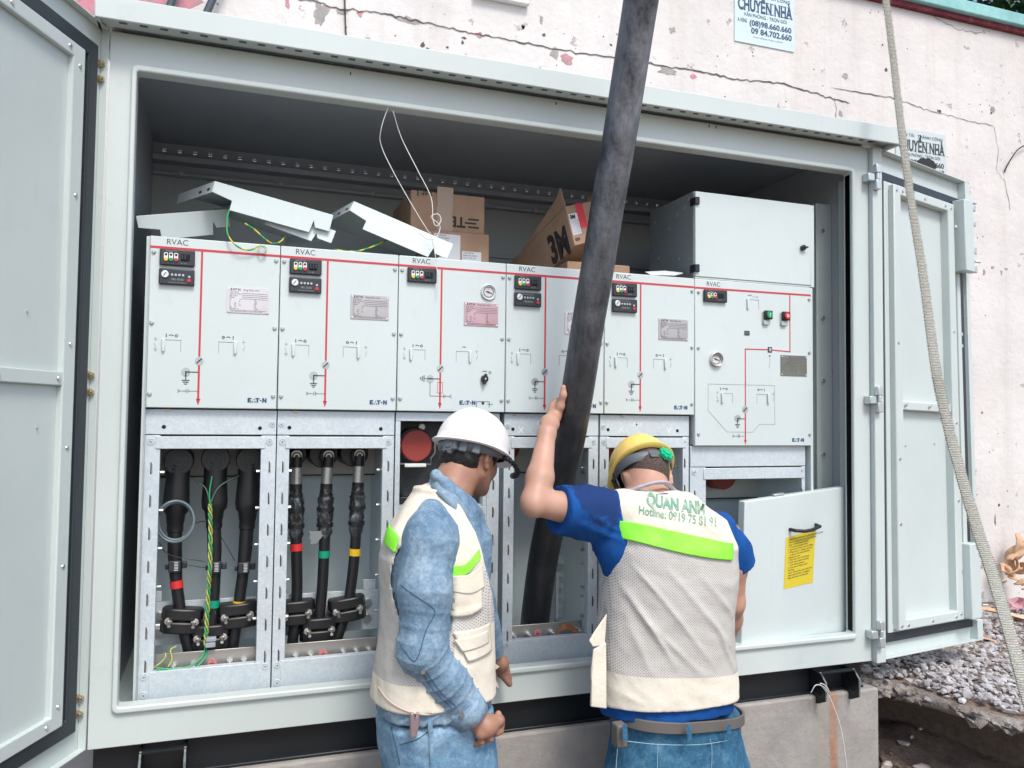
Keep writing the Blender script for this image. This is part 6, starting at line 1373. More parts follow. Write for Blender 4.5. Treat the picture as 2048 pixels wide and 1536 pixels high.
# helmet
Bh = basis((.06, .60, -.80), (.03, .8, .6)); hp = V3(at(1280, 940, -.085))
hm, LH = helmet(p2, hp, Bh, MT['hely'], .93, ridge_=True)
c = LH
strap_band(hm, LH, [(-.101, .02, -.010), (-.098, -.045, -.030), (-.070, -.092, -.044), (-.015, -.112, -.052), (.03, -.110, -.052), (.070, -.088, -.048), (.097, -.04, -.032)], .030, .004, MT['strap'], 'headband')
m = M(); q = LH(.044, -.108, -.052); dn_ = (LH(.055, -.2, -.03)-LH(.0, -.0, -.02)).normalized(); m.cyl(q, q+dn_*.014, .0215, 14, .0195); m.cyl(q+dn_*.0141, q+dn_*.018, .014, 14); 
for i in range(8):
    a = i*.785; e1_ = dn_.cross(Vector((0, 0, 1))).normalized(); e2_ = dn_.cross(e1_); w0 = q+(e1_*math.cos(a)+e2_*math.sin(a))*.0200; m.cyl(w0, w0+dn_*.013, .0055, 8)
m.build('ratchet_knob', MT['gknob'], hm, bev=.001)
m = M(); q = LH(-.004, -.115, -.052); e1_ = (LH(.01, -.114, -.052)-q).normalized(); e2_ = Vector(Bh[:, 2]); m.prism([q-e1_*.013-e2_*.017, q+e1_*.016-e2_*.017, q+e1_*.016+e2_*.017, q-e1_*.013+e2_*.017], Vector(Bh[:, 1])*-.006); m.build('buckle', MT['strapl'], hm, bev=.003)
m = M()
for s_ in (-1, 1):
    m = M()
    m.tube(spline([LH(s_*.100, .03, -.012), LH(s_*.098, .035, -.05), LH(s_*.088, .045, -.085), LH(s_*.078, .055, -.10)], 6), .006, 6)
    m.tube(spline([LH(s_*.103, .0, -.012), LH(s_*.096, .02, -.055), LH(s_*.088, .045, -.085)], 6), .005, 6); m.build('chin_strap', MT['black'], hm)

# blue T-shirt
F = Field((1.12, -.47, -.18), (1.92, -.02, .62), .0048)
F.loft(T2, .03, grow=.002, zlo=tz(1447), zhi=tz(992)); 
se = V3(at(1121, 1020, -.285)); F.chain([sh+np.array((.03, 0, 0)), sh*.5+se*.5, se], [.066, .075, .073], .03)
F.chain([sh+np.array((.02, 0, -.01)), V3(at(1228, 1090, -.27)), V3(at(1234, 1135, -.27))], [.06, .056, .040], .03)
re_ = V3(at(1474, 1128, -.262)); F.chain([rs+np.array((-.02, 0, .02)), rs*.5+re_*.5, re_], [.062, .062, .060], .03)
dse = (se-sh)/np.linalg.norm(se-sh); dre = (re_-rs)/np.linalg.norm(re_-rs)
F.cut(lambda X, Y, Z: np.minimum(((X-se[0])*dse[0]+(Y-se[1])*dse[1]+(Z-se[2])*dse[2])-.004, .3*(1-(X < 1.30)*1.0)-.15+0*X) if False else np.where(X < 1.28, (X-se[0])*dse[0]+(Y-se[1])*dse[1]+(Z-se[2])*dse[2]-.006, -1))
F.cut(lambda X, Y, Z: np.where((X > 1.74) & (Z < .42), (X-re_[0])*dre[0]+(Y-re_[1])*dre[1]+(Z-re_[2])*dre[2]-.008, -1))
def dshirt(P, N): return .0035*vn(P, 38, 3)+.002*vn(P, 90, 4)+foldlines(P, [(sh+(.05, -.06, -.09), se+(.03, -.05, -.03), .012, .008), (sh+(.0, -.07, -.05), se+(.05, -.06, .0), .010, .006)])
g = G(MT['blueT']); wet = g.n('VectorMath', operation='DISTANCE'); g.l(g.coord(), wet.inputs[0]); o_ = Vector(at(1192, 992, -.31))-origin(p2); wet.inputs[1].default_value = o_
wd_ = g.math('ADD', wet.outputs['Value'], g.math('MULTIPLY', g.math('SUBTRACT', g.noise(22, 6, .7), .5), .11)); g.col(g.mix(g.ramp(wd_, [(.078, (1,)*3), (.09, (0,)*3)]), g.ramp(g.noise(8, 4), [(.3, (.005, .048, .19)), (.7, (.008, .085, .32))]), (.010, .035, .13))).bump(g.noise(120, 4, .7), .4, .003)
shirt = F.mesh('t_shirt', MT['blueT'], p2, disp=dshirt)
# vest
F = Field((1.20, -.48, -.16), (1.80, -.05, .64), .0045)
F.loft(T2, .03, grow=.016, zlo=tz(1421), zhi=at(1300, 986, -.25).z, p=2.5)
F.rc(V3(at(1242, 1020, -.265)), V3(at(1366, 1018, -.26)), .060, .054, .03)
def armhole(X, Y, Z):
    L0 = V3(at(1165, 1050, -.30)); D1 = np.sqrt(((X-L0[0])/.068)**2+((Z-L0[2]+.01)/.15)**2)-1
    R0 = V3(at(1492, 1095, -.28)); D2 = np.sqrt(((X-R0[0])/.072)**2+((Z-R0[2]+.01)/.11)**2)-1
    nk = np.sqrt(((X-at(1298, 980, -.25).x)/.062)**2+((Y-(-.15))/.085)**2+((Z-.645)/.085)**2)-1
    return -np.minimum(np.minimum(D1*.06, D2*.06), nk*.06)
F.cut(armhole)
FL2 = []
for (x0, y0), (x1, y1), wd, ht in (((1228, 1130), (1345, 1330), .010, .011), ((1262, 1120), (1420, 1330), .009, .008), ((1330, 1140), (1455, 1290), .010, .010), ((1245, 1190), (1300, 1345), .012, .006), ((1390, 1150), (1462, 1230), .010, .009), ((1420, 1240), (1466, 1340), .008, .009), ((1300, 1250), (1400, 1350), .010, .007), ((1228, 1060), (1300, 1010), .012, .005), ((1380, 1020), (1445, 1085), .012, .006), ((1215, 1380), (1290, 1410), .012, .005), ((1330, 1020), (1335, 1090), .009, .005)):
    FL2.append((V3(at(x0, y0, -.385)), V3(at(x1, y1, -.385)), wd, ht))
def dvest(P, N): return 1.0*foldlines(P, FL2)*np.clip(-N[:, 1]*1.3, 0, 1)+.003*vn(P, 22, 8)+.001*vn(P, 80, 9)
o2 = origin(p2); zA, zB = at(1214, 1060, -.385).z-o2.z, at(1461, 1100, -.385).z-o2.z; xA, xB = at(1214, 1060, -.385).x-o2.x, at(1461, 1100, -.385).x-o2.x; kb = (zB-zA)/(xB-xA)
MT['mesh'] = meshcloth('mesh_and_cream', [(-9, 9, zA-kb*xA, kb, 1), (-9, 9, tz(1356)-o2.z-.02*0, -.05, -1), (-9, at(1200, 1300, -.33).x-o2.x, at(1190, 1245, -.33).z-o2.z, 0, -1)])
vest = F.mesh('vest', MT['mesh'], p2, disp=dvest, smooth_it=2)
Tv = bvh(vest)
def zone(T, rows, name, mat, parent, off, n=44, th=.003, d=(.25, .97, 0)):
    """a band of cloth laid over the garment between two outlines given in photo pixels at a depth"""
    top, bot, yy = rows; vs = []; nv = 14
    tp = spline([at(a, b, yy) for a, b in top], n//(len(top)-1)); bt = spline([at(a, b, yy) for a, b in bot], n//(len(bot)-1)); k = min(len(tp), len(bt))
    for j in range(nv+1):
        for i in range(k): vs.append((tp[i]*(1-j/nv)+bt[i]*(j/nv)))
    vs = [onto(T, q, d, off) for q in vs]; ok = lambda f: max((vs[f[a]]-vs[f[b]]).length for a, b in ((0, 1), (1, 2), (2, 3), (3, 0))) < .05
    m = M(); m.add(vs, [f for f in [(j*k+i, j*k+i+1, (j+1)*k+i+1, (j+1)*k+i) for j in range(nv) for i in range(k-1)] if ok(f)]); o = m.build(name, mat, parent, smooth=70); sm = o.modifiers.new('t', 'SOLIDIFY'); sm.thickness = th; sm.offset = 0; return o
# direction from the camera keeps the cloth on the visible side of the back
dv2 = (at(1340, 1150, -.38)-CAM).normalized(); dv2.z = 0
zone(Tv, ([(1214, 1045), (1262, 1048), (1310, 1054), (1360, 1064), (1410, 1074), (1462, 1086)], [(1214, 1082), (1262, 1084), (1310, 1092), (1360, 1102), (1410, 1110), (1461, 1117)], -.38), 'reflective_band', MT['lime'], vest, .0055, d=dv2)
def vtext(s, px0, py0, px1, py1, hpx, nm, bold):
    A, Bq = at(px0, py0, -.38), at(px1, py1, -.38); ex = (Bq-A); L_ = ex.length; exn = ex/L_; ez = Vector((-exn.z*0, 0, 1)); hh = hpx*2.25/FPX
    c = bpy.data.curves.new('q', 'FONT'); c.body = s; c.size = 1; oo = bpy.data.objects.new('q', c); COL.objects.link(oo); bpy.context.view_layer.update(); W0 = oo.dimensions.x; bpy.data.objects.remove(oo); bpy.data.curves.remove(c)
    m = M(); text(s, 1, lambda u, v, w_: (u, v, 0), m, None, None, bold=bold, res=6)
    bm = bmesh.new(); me = bpy.data.meshes.new('q'); me.from_pydata(m.v, [], m.f); bm.from_mesh(me); bmesh.ops.triangulate(bm, faces=bm.faces)
    for _ in range(3):
        es = [e for e in bm.edges if e.calc_length() > .16]; bmesh.ops.subdivide_edges(bm, edges=es, cuts=1); bmesh.ops.triangulate(bm, faces=bm.faces)
    m.v = [v.co.copy() for v in bm.verts]; m.f = [tuple(v.index for v in f.verts) for f in bm.faces]; m.m = [0]*len(m.f); bm.free()
    m.v = [onto(Tv, A+exn*(q.x/W0*L_)+ez*(q.y/.72*hh), dv2, .0022) for q in m.v]; return m.build(nm, MT['print'], vest, smooth=0)
vtext('QUAN ANH', 1292, 1012, 1408, 1030, 22, 'lettering', .04)
vtext('Hotline: 0919 75 81 91', 1276, 1030, 1430, 1052, 17, 'lettering', .012)
fl = M(); fl.prism([at(1214, 1228, -.33), at(1187, 1268, -.34), at(1179, 1282, -.345), at(1186, 1294, -.34), at(1210, 1290, -.33)], (0, .006, 0)); fl.build('pocket_flap', MT['cream'], vest, bev=.002)
fl = M(); fl.prism([at(1213, 1285, -.335), at(1188, 1300, -.34), at(1184, 1340, -.34), at(1183, 1358, -.345), at(1184, 1362, -.34), at(1182, 1414, -.335), at(1214, 1418, -.335)], (0, .01, 0)); fl.build('vest_front_edge', MT['cream'], vest, bev=.003)
# collar rag
m = M(); P = spline([at(1252, 984, -.262), at(1280, 974, -.290), at(1308, 966, -.300), at(1332, 966, -.288), at(1346, 980, -.26)], 6); m.tube(P, [.0105+.005*mnoise.noise(Vector((i*.6, 0, 0))) for i in range(len(P))], 8, flat=.6); m.build('neck_cloth', new_mat('grey_lilac_cloth', (.42, .38, .42), .9), p2, smooth=60)
# trousers and belt
def legs(name, mat, parent, rows, lx, rx, cy, zc, zf, grow, yaw, disp, knee=.075, lo=None, hi=None, foot=(0, 1)):
    F = Field(lo, hi, .0065); F.loft(rows, .03, grow=grow, p=2.6)
    for x in (lx, rx): F.chain([(x, cy, zc), (x+.005, cy+.0, zc-.38), (x, cy, zf)], [.112, .082, .066], .03)
    return F.mesh(name, mat, parent, disp=disp, smooth_it=2)
rj = [r for r in T2 if r[0] < tz(1470)]; r0 = T2[-3]; rows = [(tz(1458), r0[1], -.27, r0[3]-.004, .113, R(-6))]+rj
legs('jeans', MT['jeans2'], p2, rows, at(1285, 1560, Yb).x, at(1420, 1560, Yb).x, -.265, -.30, -.88, .004, 0, lambda P, N: .004*vn(P, 22, 12)+.002*vn(P, 60, 13), lo=(1.2, -.47, -.95), hi=(1.9, -.08, .0))
Tj = bvh(p2.children[-1]); jn = p2.children[-1]
zb = tz(1455)
m = M(); ro = T2[-3]; n = 60
def belt_pt(t, z, gr):
    a = (ro[3]+gr); b = ro[4]+gr; e = 2/2.6; cx_, sx_ = math.cos(t), math.sin(t); return (ro[1]+a*math.copysign(abs(cx_)**e, cx_), ro[2]+b*math.copysign(abs(sx_)**e, sx_), z-(math.cos(t))*.018)
O = [belt_pt(2*math.pi*i/n, tz(1470), .017) for i in range(n)]; I_ = [belt_pt(2*math.pi*i/n, tz(1470), .009) for i in range(n)]; m.ring(O, I_, (0, 0, .032)); m.build('belt', MT['beltm'], p2, bev=.002)
for px in (1245, 1373, 1452):
    m = M(); p = at(px, 1447, -.41); P = [onto(Tj, at(px+i*.3, 1446+i*5.2, -.41), dv2, .009) for i in range(7)]; P = [q+Vector((0, -.012, 0)) for q in P]; m.tube(P, .0075, 8, flat=.35, upv=(0, -1, 0)); m.build('belt_loop', MT['jeans2'], jn)
m = M(); p = at(1238, 1462, -.385); m.box((p.x-.015, p.y-.02, p.z-.04), (p.x+.018, p.y+.02, p.z+.022)); m.build('belt_pouch', MT['beltm'], p2, bev=.005)
MT['stitch'] = new_mat('pale_stitch', (.28, .45, .52), .9)
for pts in ([(1250, 1482), (1320, 1489), (1400, 1489), (1462, 1480)], [(1420, 1478), (1424, 1500), (1422, 1560)], [(1316, 1490), (1314, 1560)], [(1236, 1485), (1230, 1560)]):
    seam(Tj, [at(a, b, -.4) for a, b in pts], .0009, 'seam', MT['stitch'], jn, off=.0005)
m = M()
for x in (at(1285, 1560, Yb).x, at(1420, 1560, Yb).x): m.tube([(x, -.33, -.925), (x, -.25, -.90), (x, -.16, -.915), (x, -.09, -.93)], [.035, .05, .04, .028], 14)
m.build('shoes', MT['beltm'], p2)

# ================= the worker with the white helmet, half turned away =================
p1 = thing('person', (.82, -.27, -.95), 'worker in white helmet, denim jacket and cream vest, looking down to the right', 'person')
Y1 = -.27
T1 = []
for py, l, r, cy, b in ((985, 850, 935, -.235, .07), (1020, 822, 952, -.25, .09), (1060, 790, 958, -.262, .105), (1110, 774, 966, -.27, .118), (1180, 778, 968, -.272, .122), (1260, 776, 970, -.27, .122), (1340, 762, 970, -.272, .124), (1400, 756, 972, -.275, .126), (1430, 758, 972, -.275, .126), (1480, 762, 978, -.27, .122), (1540, 774, 984, -.268, .122), (1600, 778, 990, -.268, .122)):
    A, B = at(l, py, Y1), at(r, py, Y1); T1.append(((A.z+B.z)/2, (A.x+B.x)/2, cy, (B.x-A.x)/2, b, R(8)))
tz1 = lambda py: at(860, py, -.39).z
hc1 = V3(at(944, 905, -.15)); B1 = basis((.80, .52, -.30), (.15, .1, .9))
F = Field((.60, -.48, -.12), (1.16, .06, .86), .0033)
F.loft([r for r in T1 if r[0] > tz1(1440)], .03, grow=-.02); Lh1 = head(F, hc1, B1, .93)
F.chain([V3(at(888, 1010, -.235)), V3(at(906, 970, -.20)), V3(at(925, 930, -.165))], [.070, .055, .052], .03)
# right hand: relaxed fist in front of the hip
w1 = V3(at(946, 1438, -.385)); h1 = V3(at(972, 1452, -.39)); F.chain([V3(at(915, 1400, -.385)), w1, h1], [.030, .025, .030], .012)
kn = [V3(at(a, b, y)) for a, b, y in ((1000, 1434, -.378), (993, 1450, -.392), (979, 1462, -.402), (961, 1468, -.404))]
F.rc(h1, kn[0]*.5+kn[1]*.5, .027, .016, .010); F.rc(h1, kn[3], .026, .015, .010)
for i, kk in enumerate(kn):
    d1 = np.array((.004, .004, -.022)); F.chain([kk+np.array((-.004, .002, .008)), kk+d1, kk+d1+np.array((-.012, .016, -.010)), kk+d1+np.array((-.022, .020, .004))], [.0090, .0088, .0082, .0075], .0015)
F.chain([h1+np.array((.012, .0, .014)), V3(at(1000, 1440, -.375)), V3(at(1001, 1462, -.38))], [.013, .0115, .0095], .007)
# left hand resting on the lower lip of the opening
h2 = V3(at(1001, 1326, -.075)); F.chain([V3(at(965, 1300, -.12)), V3(at(985, 1318, -.085)), h2], [.026, .024, .024], .014); F.rc(h2, V3(at(1004, 1345, -.06)), .021, .018, .012)
for (a0, b0), (a1, b1), (a2, b2) in (((1000, 1340), (1010, 1356), (1019, 1368)), ((1003, 1332), (1012, 1344), (1018, 1358)), ((1003, 1322), (1010, 1330), (1014, 1340))):
    F.chain([V3(at(a0, b0, -.07)), V3(at(a1, b1, -.062)), V3(at(a2, b2, -.058))], [.0125, .0112, .0095], .003)
F.chain([V3(at(996, 1318, -.06)), V3(at(1004, 1322, -.035)), V3(at(1013, 1334, -.028))], [.012, .0105, .009], .006)
body1 = F.mesh('body', MT['skin'], p1, smooth_it=0)
Bt1 = B1.T
F = Field(hc1-.125, hc1+.125, .0042); F.el(hc1+B1@np.array((0, -.010, .002)), np.array((.0785, .099, .092))*.985, B1, .01); F.el(hc1+B1@np.array((0, -.050, -.034)), (.058, .046, .050), B1, .02)
def hairline(X, Y, Z):
    x, y, z = X-hc1[0], Y-hc1[1], Z-hc1[2]; xl = Bt1[0, 0]*x+Bt1[0, 1]*y+Bt1[0, 2]*z; yl = Bt1[1, 0]*x+Bt1[1, 1]*y+Bt1[1, 2]*z; zl = Bt1[2, 0]*x+Bt1[2, 1]*y+Bt1[2, 2]*z
    face = np.maximum(yl-.062-.2*zl, -1); bottom = -zl-.078+np.clip(yl+.03, 0, .1)*1.15
    side = np.where((yl > .028) & (yl < .048), -.045-zl, bottom)
    ear = .030-np.sqrt(((yl+.009)/1.)**2+((zl+.022)/1.25)**2)
    return np.maximum(np.maximum(face, side), ear)
F.cut(hairline); F.mesh('hair', MT['hair'], p1, disp=lambda P, N: .0022*vn(P*np.array((1, 1, .4)), 160, 31)+.001*vn(P, 330, 33))
m = M(); m.tube(spline([Lh1(.022, .0905, .012), Lh1(.036, .084, .016), Lh1(.052, .070, .011)], 5), .0042, 6, flat=.6); m.build('eyebrow', MT['hair'], p1)
for s_ in (-1, 1):
    m = M(); vs, fs = [], []; bm = bmesh.new(); bmesh.ops.create_uvsphere(bm, u_segments=16, v_segments=10, radius=.0085); cc_ = Lh1(s_*.031, .0795, -.0145); m.add([v.co+Vector(cc_) for v in bm.verts], [tuple(v.index for v in f.verts) for f in bm.faces]); bm.free(); m.build('eye', new_mat('eye', (.06, .04, .035), .25), p1)
Bh1 = basis((.78, .50, -.36), (.25, .16, .9)); hp1 = V3(at(947, 893, -.15)); hm1, LW = helmet(p1, hp1, Bh1, MT['helw'], .93, ridge_=True)
strap_band(hm1, LW, [(.092, .07, -.004), (.096, .03, -.010), (.090, -.03, -.018), (.066, -.078, -.026), (.02, -.107, -.034), (-.02, -.108, -.036), (-.06, -.09, -.034)], .030, .004, MT['strap'], 'headband')
q = LW(.012, -.113, -.036); dn_ = (LW(.02, -.2, -.04)-LW(0, 0, -.036)).normalized(); e1_ = dn_.cross(Vector((0, 0, 1))).normalized(); e2_ = dn_.cross(e1_)
m = M(); m.cyl(q, q+dn_*.013, .0235, 14, .021); m.cyl(q+dn_*.0131, q+dn_*.016, .012, 12)
for i in range(7): a = i*.897; w0 = q+(e1_*math.cos(a)+e2_*math.sin(a))*.0225; m.cyl(w0, w0+dn_*.012, .0055, 8)
m.build('ratchet_knob', MT['strapl'], hm1, bev=.001)
m = M()
for a, b in (((.048, -.098, -.032), .024), ((.074, -.068, -.027), .024)):
    q = LW(*a); nn_ = (q-LW(0, 0, -.043)).normalized(); ee = nn_.cross(Vector(Bh1[:, 2])).normalized(); uu = Vector(Bh1[:, 2]); m.prism([q-ee*b/2-uu*.018, q+ee*b/2-uu*.018, q+ee*b/2+uu*.018, q-ee*b/2+uu*.018], nn_*.007)
m.build('buckle', MT['strapl'], hm1, bev=.003)
m = M(); m.tube(spline([LW(.102, .035, -.018), LW(.108, .075, -.022), LW(.095, .125, -.030), LW(.07, .16, -.036), (LW(.045, .178, -.034))], 8), [.0065+.0025*(i % 3 == 0) for i in range(33)], 6); m.tube([LW(.055, .170, -.036), LW(.035, .186, -.034)], .0105, 8); m.build('lamp_strap', MT['black'], hm1, bev=.001)
# denim jacket
s1 = V3(at(862, 1078, -.36)); e1p = V3(at(846, 1296, -.395)); c1p = V3(at(942, 1432, -.385))
F = Field((.60, -.52, -.16), (1.12, -.03, .66), .0045); F.loft(T1, .03, grow=.004, zlo=tz1(1448), zhi=tz1(1000))
F.chain([V3(at(868, 1040, -.30)), s1, V3(at(850, 1180, -.39)), e1p], [.060, .068, .065, .058], .025); F.chain([e1p, e1p*.55+c1p*.45, c1p], [.058, .053, .045], .022); F.el(e1p+np.array((-.008, -.004, -.004)), (.052, .052, .056), None, .03)
dcu = (c1p-e1p)/np.linalg.norm(c1p-e1p); F.cut(lambda X, Y, Z: np.where((Y < -.33) & (Z < .12) & (X > .80), (X-c1p[0])*dcu[0]+(Y-c1p[1])*dcu[1]+(Z-c1p[2])*dcu[2]-.004, -1))
# collar
nk_ = [V3(at(a, b, y)) for a, b, y in ((868, 958, -.20), (872, 950, -.27), (893, 966, -.305), (918, 990, -.30), (940, 1010, -.27), (950, 1030, -.235))]
F.chain(nk_, [.012, .013, .014, .015, .016, .014], .012); F.chain([nk_[2]+(0, 0, -.03), nk_[3]+(0, 0, -.03), nk_[4]+(0, 0, -.03), nk_[5]+(0, 0, -.05)], [.022, .024, .024, .02], .02); F.chain([nk_[5], V3(at(956, 1080, -.27)), V3(at(958, 1140, -.28))], [.02, .03, .03], .03)
F.rc(V3(at(950, 1200, -.20)), V3(at(985, 1300, -.10)), .06, .036, .03)
ZC = np.array((-.35, 0, .94))
def djack(P, N):
    a_, b_, c_ = s1, e1p, c1p; ta = np.clip((P-a_)@(b_-a_)/((b_-a_)@(b_-a_)), -.3, 1.3); tb = np.clip((P-b_)@(c_-b_)/((c_-b_)@(c_-b_)), -.5, 1.2); low = tb > .05
    sdist = np.where(low, .22+tb*np.linalg.norm(c_-b_), ta*.22); arm = (P[:, 1] < -.30)
    wv_ = (sdist+.020*vn(P, 16, 71)+.012*(P[:, 0]-.80)*10*.3)/.034; cre = np.clip(1-np.abs(np.sin(np.pi*wv_))*1.7, 0, 1)**1.3*np.clip(.45+.55*vn(P, 13, 72), 0, 1)
    amp = .0045+.0085*np.exp(-((sdist-.24)/.075)**2)*np.clip(.5+(P[:, 0]-.76)*9, .2, 1.3)+.003*np.exp(-((sdist-.40)/.05)**2)
    base_ = arm*(cre*amp)
    return base_+.0022*vn(P, 26, 21)+.0005*vn(P, 70, 22)
def djack_old(P, N):
    t = np.clip(((P-s1)@(e1p-s1))/((e1p-s1)@(e1p-s1)), 0, 1); fr = P[:, 1] < -.31
    el = foldlines(P, [(V3(at(x0, y0, -.44)), V3(at(x1, y1, -.44)), w_, h_) for (x0, y0), (x1, y1), w_, h_ in (((860, 1250), (915, 1225), .009, .010), ((865, 1275), (925, 1250), .008, .010), ((868, 1300), (935, 1282), .008, .010), ((875, 1325), (940, 1312), .008, .009), ((885, 1350), (945, 1345), .009, .009), ((800, 1240), (850, 1215), .012, .006), ((810, 1130), (900, 1150), .014, .006), ((830, 1090), (900, 1115), .012, .006), ((895, 1375), (955, 1382), .008, .007), ((820, 1190), (890, 1200), .012, .005))])
    return el*fr+.0028*vn(P, 34, 21)+.0016*vn(P, 85, 22)
top_ = spline([at(864, 946, -.19), at(874, 948, -.25), at(890, 963, -.295), at(912, 984, -.31), (at(932, 1000, -.30)), at(948, 1012, -.27)], 5); bot_ = spline([at(856, 972, -.22), at(866, 980, -.29), at(884, 996, -.335), at(910, 1020, -.350), at(936, 1040, -.335), at(954, 1058, -.29)], 5)
jack = F.mesh('denim_jacket', MT['denim'], p1, disp=djack, smooth_it=1); Tj1 = bvh(jack); dv1 = (at(860, 1200, -.4)-CAM).normalized(); dv1.z = 0
MT['denimc'] = denim('collar_denim', (.12, .18, .25), (.24, .33, .42), (.42, .50, .56))
m = M(); k = len(top_); vs = [top_[i]*(1-j/4)+bot_[i]*(j/4)+Vector((0, -.006*math.sin(j/4*3.14), 0)) for j in range(5) for i in range(k)]; m.add(vs, [(j*k+i, j*k+i+1, (j+1)*k+i+1, (j+1)*k+i) for j in range(4) for i in range(k-1)]); co = m.build('collar', MT['denimc'], jack, smooth=70); sm = co.modifiers.new('t', 'SOLIDIFY'); sm.thickness = .007; sm.offset = 0
# cuff
m = M(); cb = c1p-dcu*.050; m.tube([Vector(cb), Vector(c1p-dcu*.02), Vector(c1p+dcu*.003)], [.0535, .0525, .0515], 28, cap=False); cu = m.build('cuff', MT['denim'], jack, smooth=60); sm = cu.modifiers.new('t', 'SOLIDIFY'); sm.thickness = .005
def sp1(pts, r=.0011, mat=None): seam(Tj1, [at(a, b, -.46) for a, b in pts], r, 'seam', mat or MT['seam'], jack, off=.0008)
for pts in ([(800, 1178), (835, 1195), (869, 1222), (852, 1262), (832, 1322), (812, 1310), (800, 1300)], [(842, 1345), (858, 1375), (880, 1400), (905, 1425)], [(848, 1340), (866, 1368), (888, 1396), (912, 1418)], [(846, 1340), (840, 1345)]): sp1(pts)
m = M(); q = onto(Tj1, at(846, 1346, -.46), dv1, .001); m.cyl(q, q+Vector((-.001, -.004, .001)), .006, 12); q = onto(Tj1, at(925, 1437, -.46), dv1, .004); m.cyl(q, q+Vector((-.001, -.004, .001)), .007, 12); m.build('button', MT['beltm'], jack)
# vest over the jacket, open at the arm
F = Field((.58, -.50, -.13), (1.12, -.05, .64), .0045)
F.loft(T1, .03, grow=.017, zlo=tz1(1422), zhi=tz1(985), p=2.5); F.chain([V3(at(868, 992, -.245)), V3(at(905, 1020, -.30)), V3(at(945, 1070, -.32))], [.026, .032, .03], .03)
F.chain([V3(at(866, 990, -.235)), V3(at(838, 1028, -.27)), V3(at(806, 1075, -.30))], [.026, .034, .034], .03)
def hole1(X, Y, Z):
    c0 = V3(at(845, 1150, -.38)); a = np.where(Z > c0[2], .112, .20); D = np.sqrt(((X-c0[0]-(c0[2]-Z)*.10)/np.interp(Z, [-.1, .12, .3, .5], [.09, .068, .074, .072]))**2+((Z-c0[2]+.02)/a)**2)-1
    D = np.where(Y < -.25, D*.06, 1); nk = np.sqrt(((X-.90)/.058)**2+((Y+.20)/.075)**2+((Z-.60)/.10)**2)-1
    return -np.minimum(D, nk*.06)
F.cut(hole1)
zc_, xc_ = zip(*[(at(a, b, -.33).z, at(a, b, -.33).x) for a, b in ((1010, 1300), (992, 1230), (974, 1170), (963, 1130), (957, 1108), (945, 1060), (922, 1015), (898, 982), (878, 958), (860, 930))])
F.cut(lambda X, Y, Z: np.where((Z > zc_[0]), (X-np.interp(Z, zc_, xc_))*.8, -1))
FL1 = [(V3(at(x0, y0, -.41)), V3(at(x1, y1, -.41)), w_, h_) for (x0, y0), (x1, y1), w_, h_ in (((762, 1330), (800, 1300), .010, .012), ((760, 1360), (815, 1345), .010, .012), ((770, 1290), (790, 1340), .010, .009), ((775, 1200), (768, 1280), .010, .006), ((870, 985), (915, 1045), .012, .006), ((905, 1020), (940, 1110), .010, .006), ((915, 1230), (970, 1215), .010, .008), ((745, 1400), (800, 1415), .012, .006))]
o1 = origin(p1); xf = at(906, 1200, -.39).x-o1.x
MT['mesh1'] = meshcloth('mesh_and_cream_side', [(-9, xf, tz1(1092)-o1.z, 0, 1), (xf, 9, tz1(1150)-o1.z, 0, 1), (-9, xf, tz1(1366)-o1.z, 0, -1), (xf, 9, tz1(1262)-o1.z, 0, -1)], R(35))
vest1 = F.mesh('vest', MT['mesh1'], p1, disp=lambda P, N: 1.0*foldlines(P, FL1)+.0022*vn(P, 26, 41)+.001*vn(P, 80, 42), smooth_it=2); Tv1 = bvh(vest1)
def z1(top, bot, name, mat, off, th=.003, n=24): return zone(Tv1, (top, bot, -.40), name, mat, vest1, off, n=n, th=th, d=dv1)
z1([(775, 1066), (786, 1072), (797, 1080)], [(766, 1100), (778, 1106), (792, 1114)], 'reflective_band', MT['lime'], .0055, n=16)
z1([(905, 1131), (930, 1128), (957, 1102)], [(905, 1150), (930, 1148), (960, 1118)], 'reflective_band', MT['lime'], .0055, n=16)
z1([(906, 1150), (935, 1148), (962, 1130)], [(900, 1180), (938, 1186), (966, 1176)], 'pocket_flap', MT['cream'], .007, n=16)
z1([(903, 1172), (935, 1176), (962, 1166)], [(900, 1232), (935, 1228), (962, 1216)], 'pocket', MT['cream'], .005, n=16)
z1([(905, 1262), (940, 1258), (978, 1250)], [(935, 1322), (955, 1318), (982, 1308)], 'pocket', MT['cream'], .005, n=16)
z1([(905, 1276), (940, 1272), (972, 1264)], [(922, 1300), (945, 1296), (974, 1288)], 'pocket_flap', MT['cream'], .008, n=16)
for pts in ([(752, 1398), (775, 1410), (810, 1420), (850, 1424), (880, 1424)], ): seam(Tv1, [at(a, b, -.40) for a, b in pts], .0026, 'piping', MT['piping'], vest1)
m = M(); m.prism([at(977, 1318, -.20), at(1000, 1334, -.13), at(984, 1345, -.16), at(999, 1378, -.14), at(978, 1362, -.2)], (0, .006, 0)); m.build('vest_corner', MT['cream'], vest1, bev=.002)
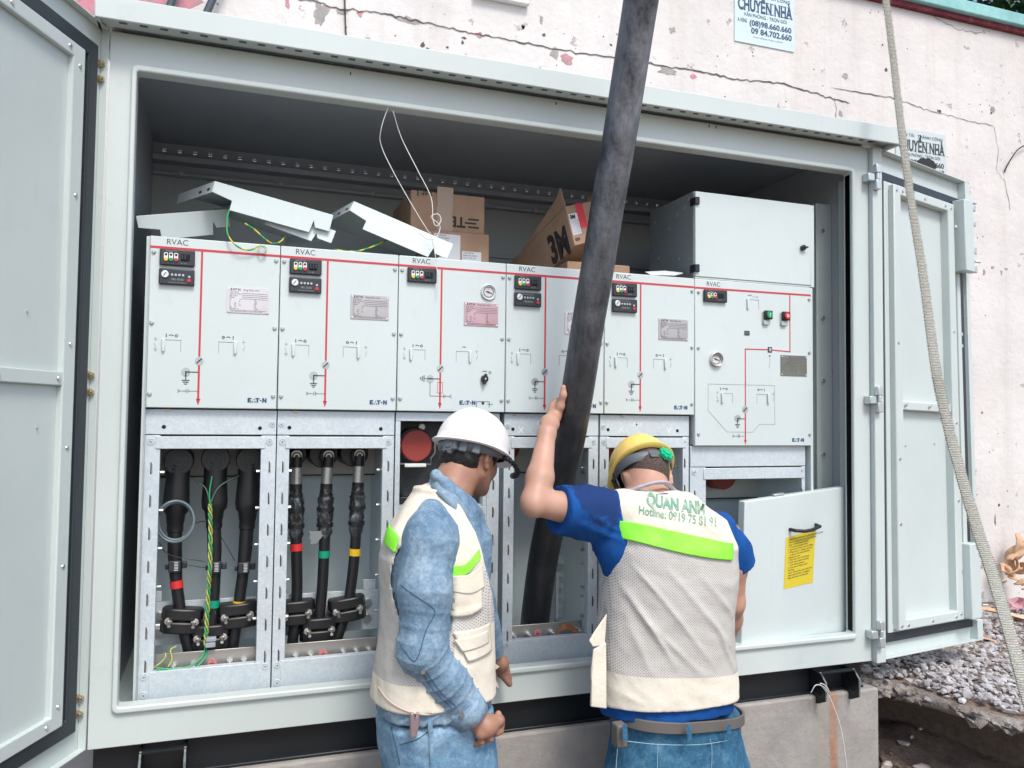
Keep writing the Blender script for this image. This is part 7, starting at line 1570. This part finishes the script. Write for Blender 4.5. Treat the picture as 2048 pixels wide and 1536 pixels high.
# jeans
rows = [r for r in T1 if r[0] <= tz1(1445)]; j1 = legs('jeans', MT['jeans'], p1, [(tz1(1452), T1[-3][1], -.272, T1[-3][3]-.006, .115, R(8))]+[r for r in T1 if r[0] < tz1(1460)], at(825, 1580, Y1).x, at(930, 1580, Y1).x, -.27, -.28, -.88, .006, 0, lambda P, N: .004*vn(P, 24, 52)+.002*vn(P, 60, 53), lo=(.58, -.47, -.95), hi=(1.1, -.08, .02)); Tq = bvh(j1)
for pts in ([(858, 1462), (860, 1490), (868, 1550)], [(798, 1505), (830, 1487), (856, 1470)], [(778, 1475), (788, 1505), (798, 1550)]): seam(Tq, [at(a, b, -.42) for a, b in pts], .0013, 'seam', MT['seam'], j1, off=.001)
m = M(); P = [onto(Tq, at(860+i*.8, 1440+i*17, -.42), dv1, .004) for i in range(7)]; m.tube(P, .006, 8, flat=.35, upv=(0, -1, 0)); m.build('side_strip', MT['jeans'], j1)
m = M(); P = [onto(Tj1, at(a, b, -.42), dv1, .004) for a, b in ((762, 1430), (775, 1448), (800, 1449), (815, 1440), (798, 1436), (775, 1430))]; m.prism(P, (0, .006, 0)); m.build('waist_tab', MT['denim'], jack, bev=.002); q = onto(Tj1, at(776, 1437, -.42), dv1, .006); m = M(); m.cyl(q, q+Vector((0, -.004, 0)), .008, 14); m.build('button', MT['beltm'], jack)
pl_ = M(); A = onto(Tq, at(830, 1452, -.42), dv1, .010); pl_.prism([A+Vector((-.012, 0, .03)), A+Vector((-.004, 0, .034)), A+Vector((.0, 0, .018)), A+Vector((.006, 0, .034)), A+Vector((.012, 0, .03)), A+Vector((.012, 0, .0)), A+Vector((.004, 0, -.03)), A+Vector((-.012, 0, -.03))], (0, .010, 0)); tag(pl_.build('pliers', new_mat('rose_metal', (.36, .28, .29), .4, .6), bev=.003), 'rose grey pliers tucked in the hip pocket of the worker in denim', 'pliers')
m = M()
for x in (at(825, 1580, Y1).x, at(930, 1580, Y1).x): m.tube([(x-.06, -.30, -.925), (x, -.27, -.90), (x+.08, -.24, -.915), (x+.14, -.22, -.93)], [.035, .05, .04, .028], 14)
m.build('shoes', MT['beltm'], p1)
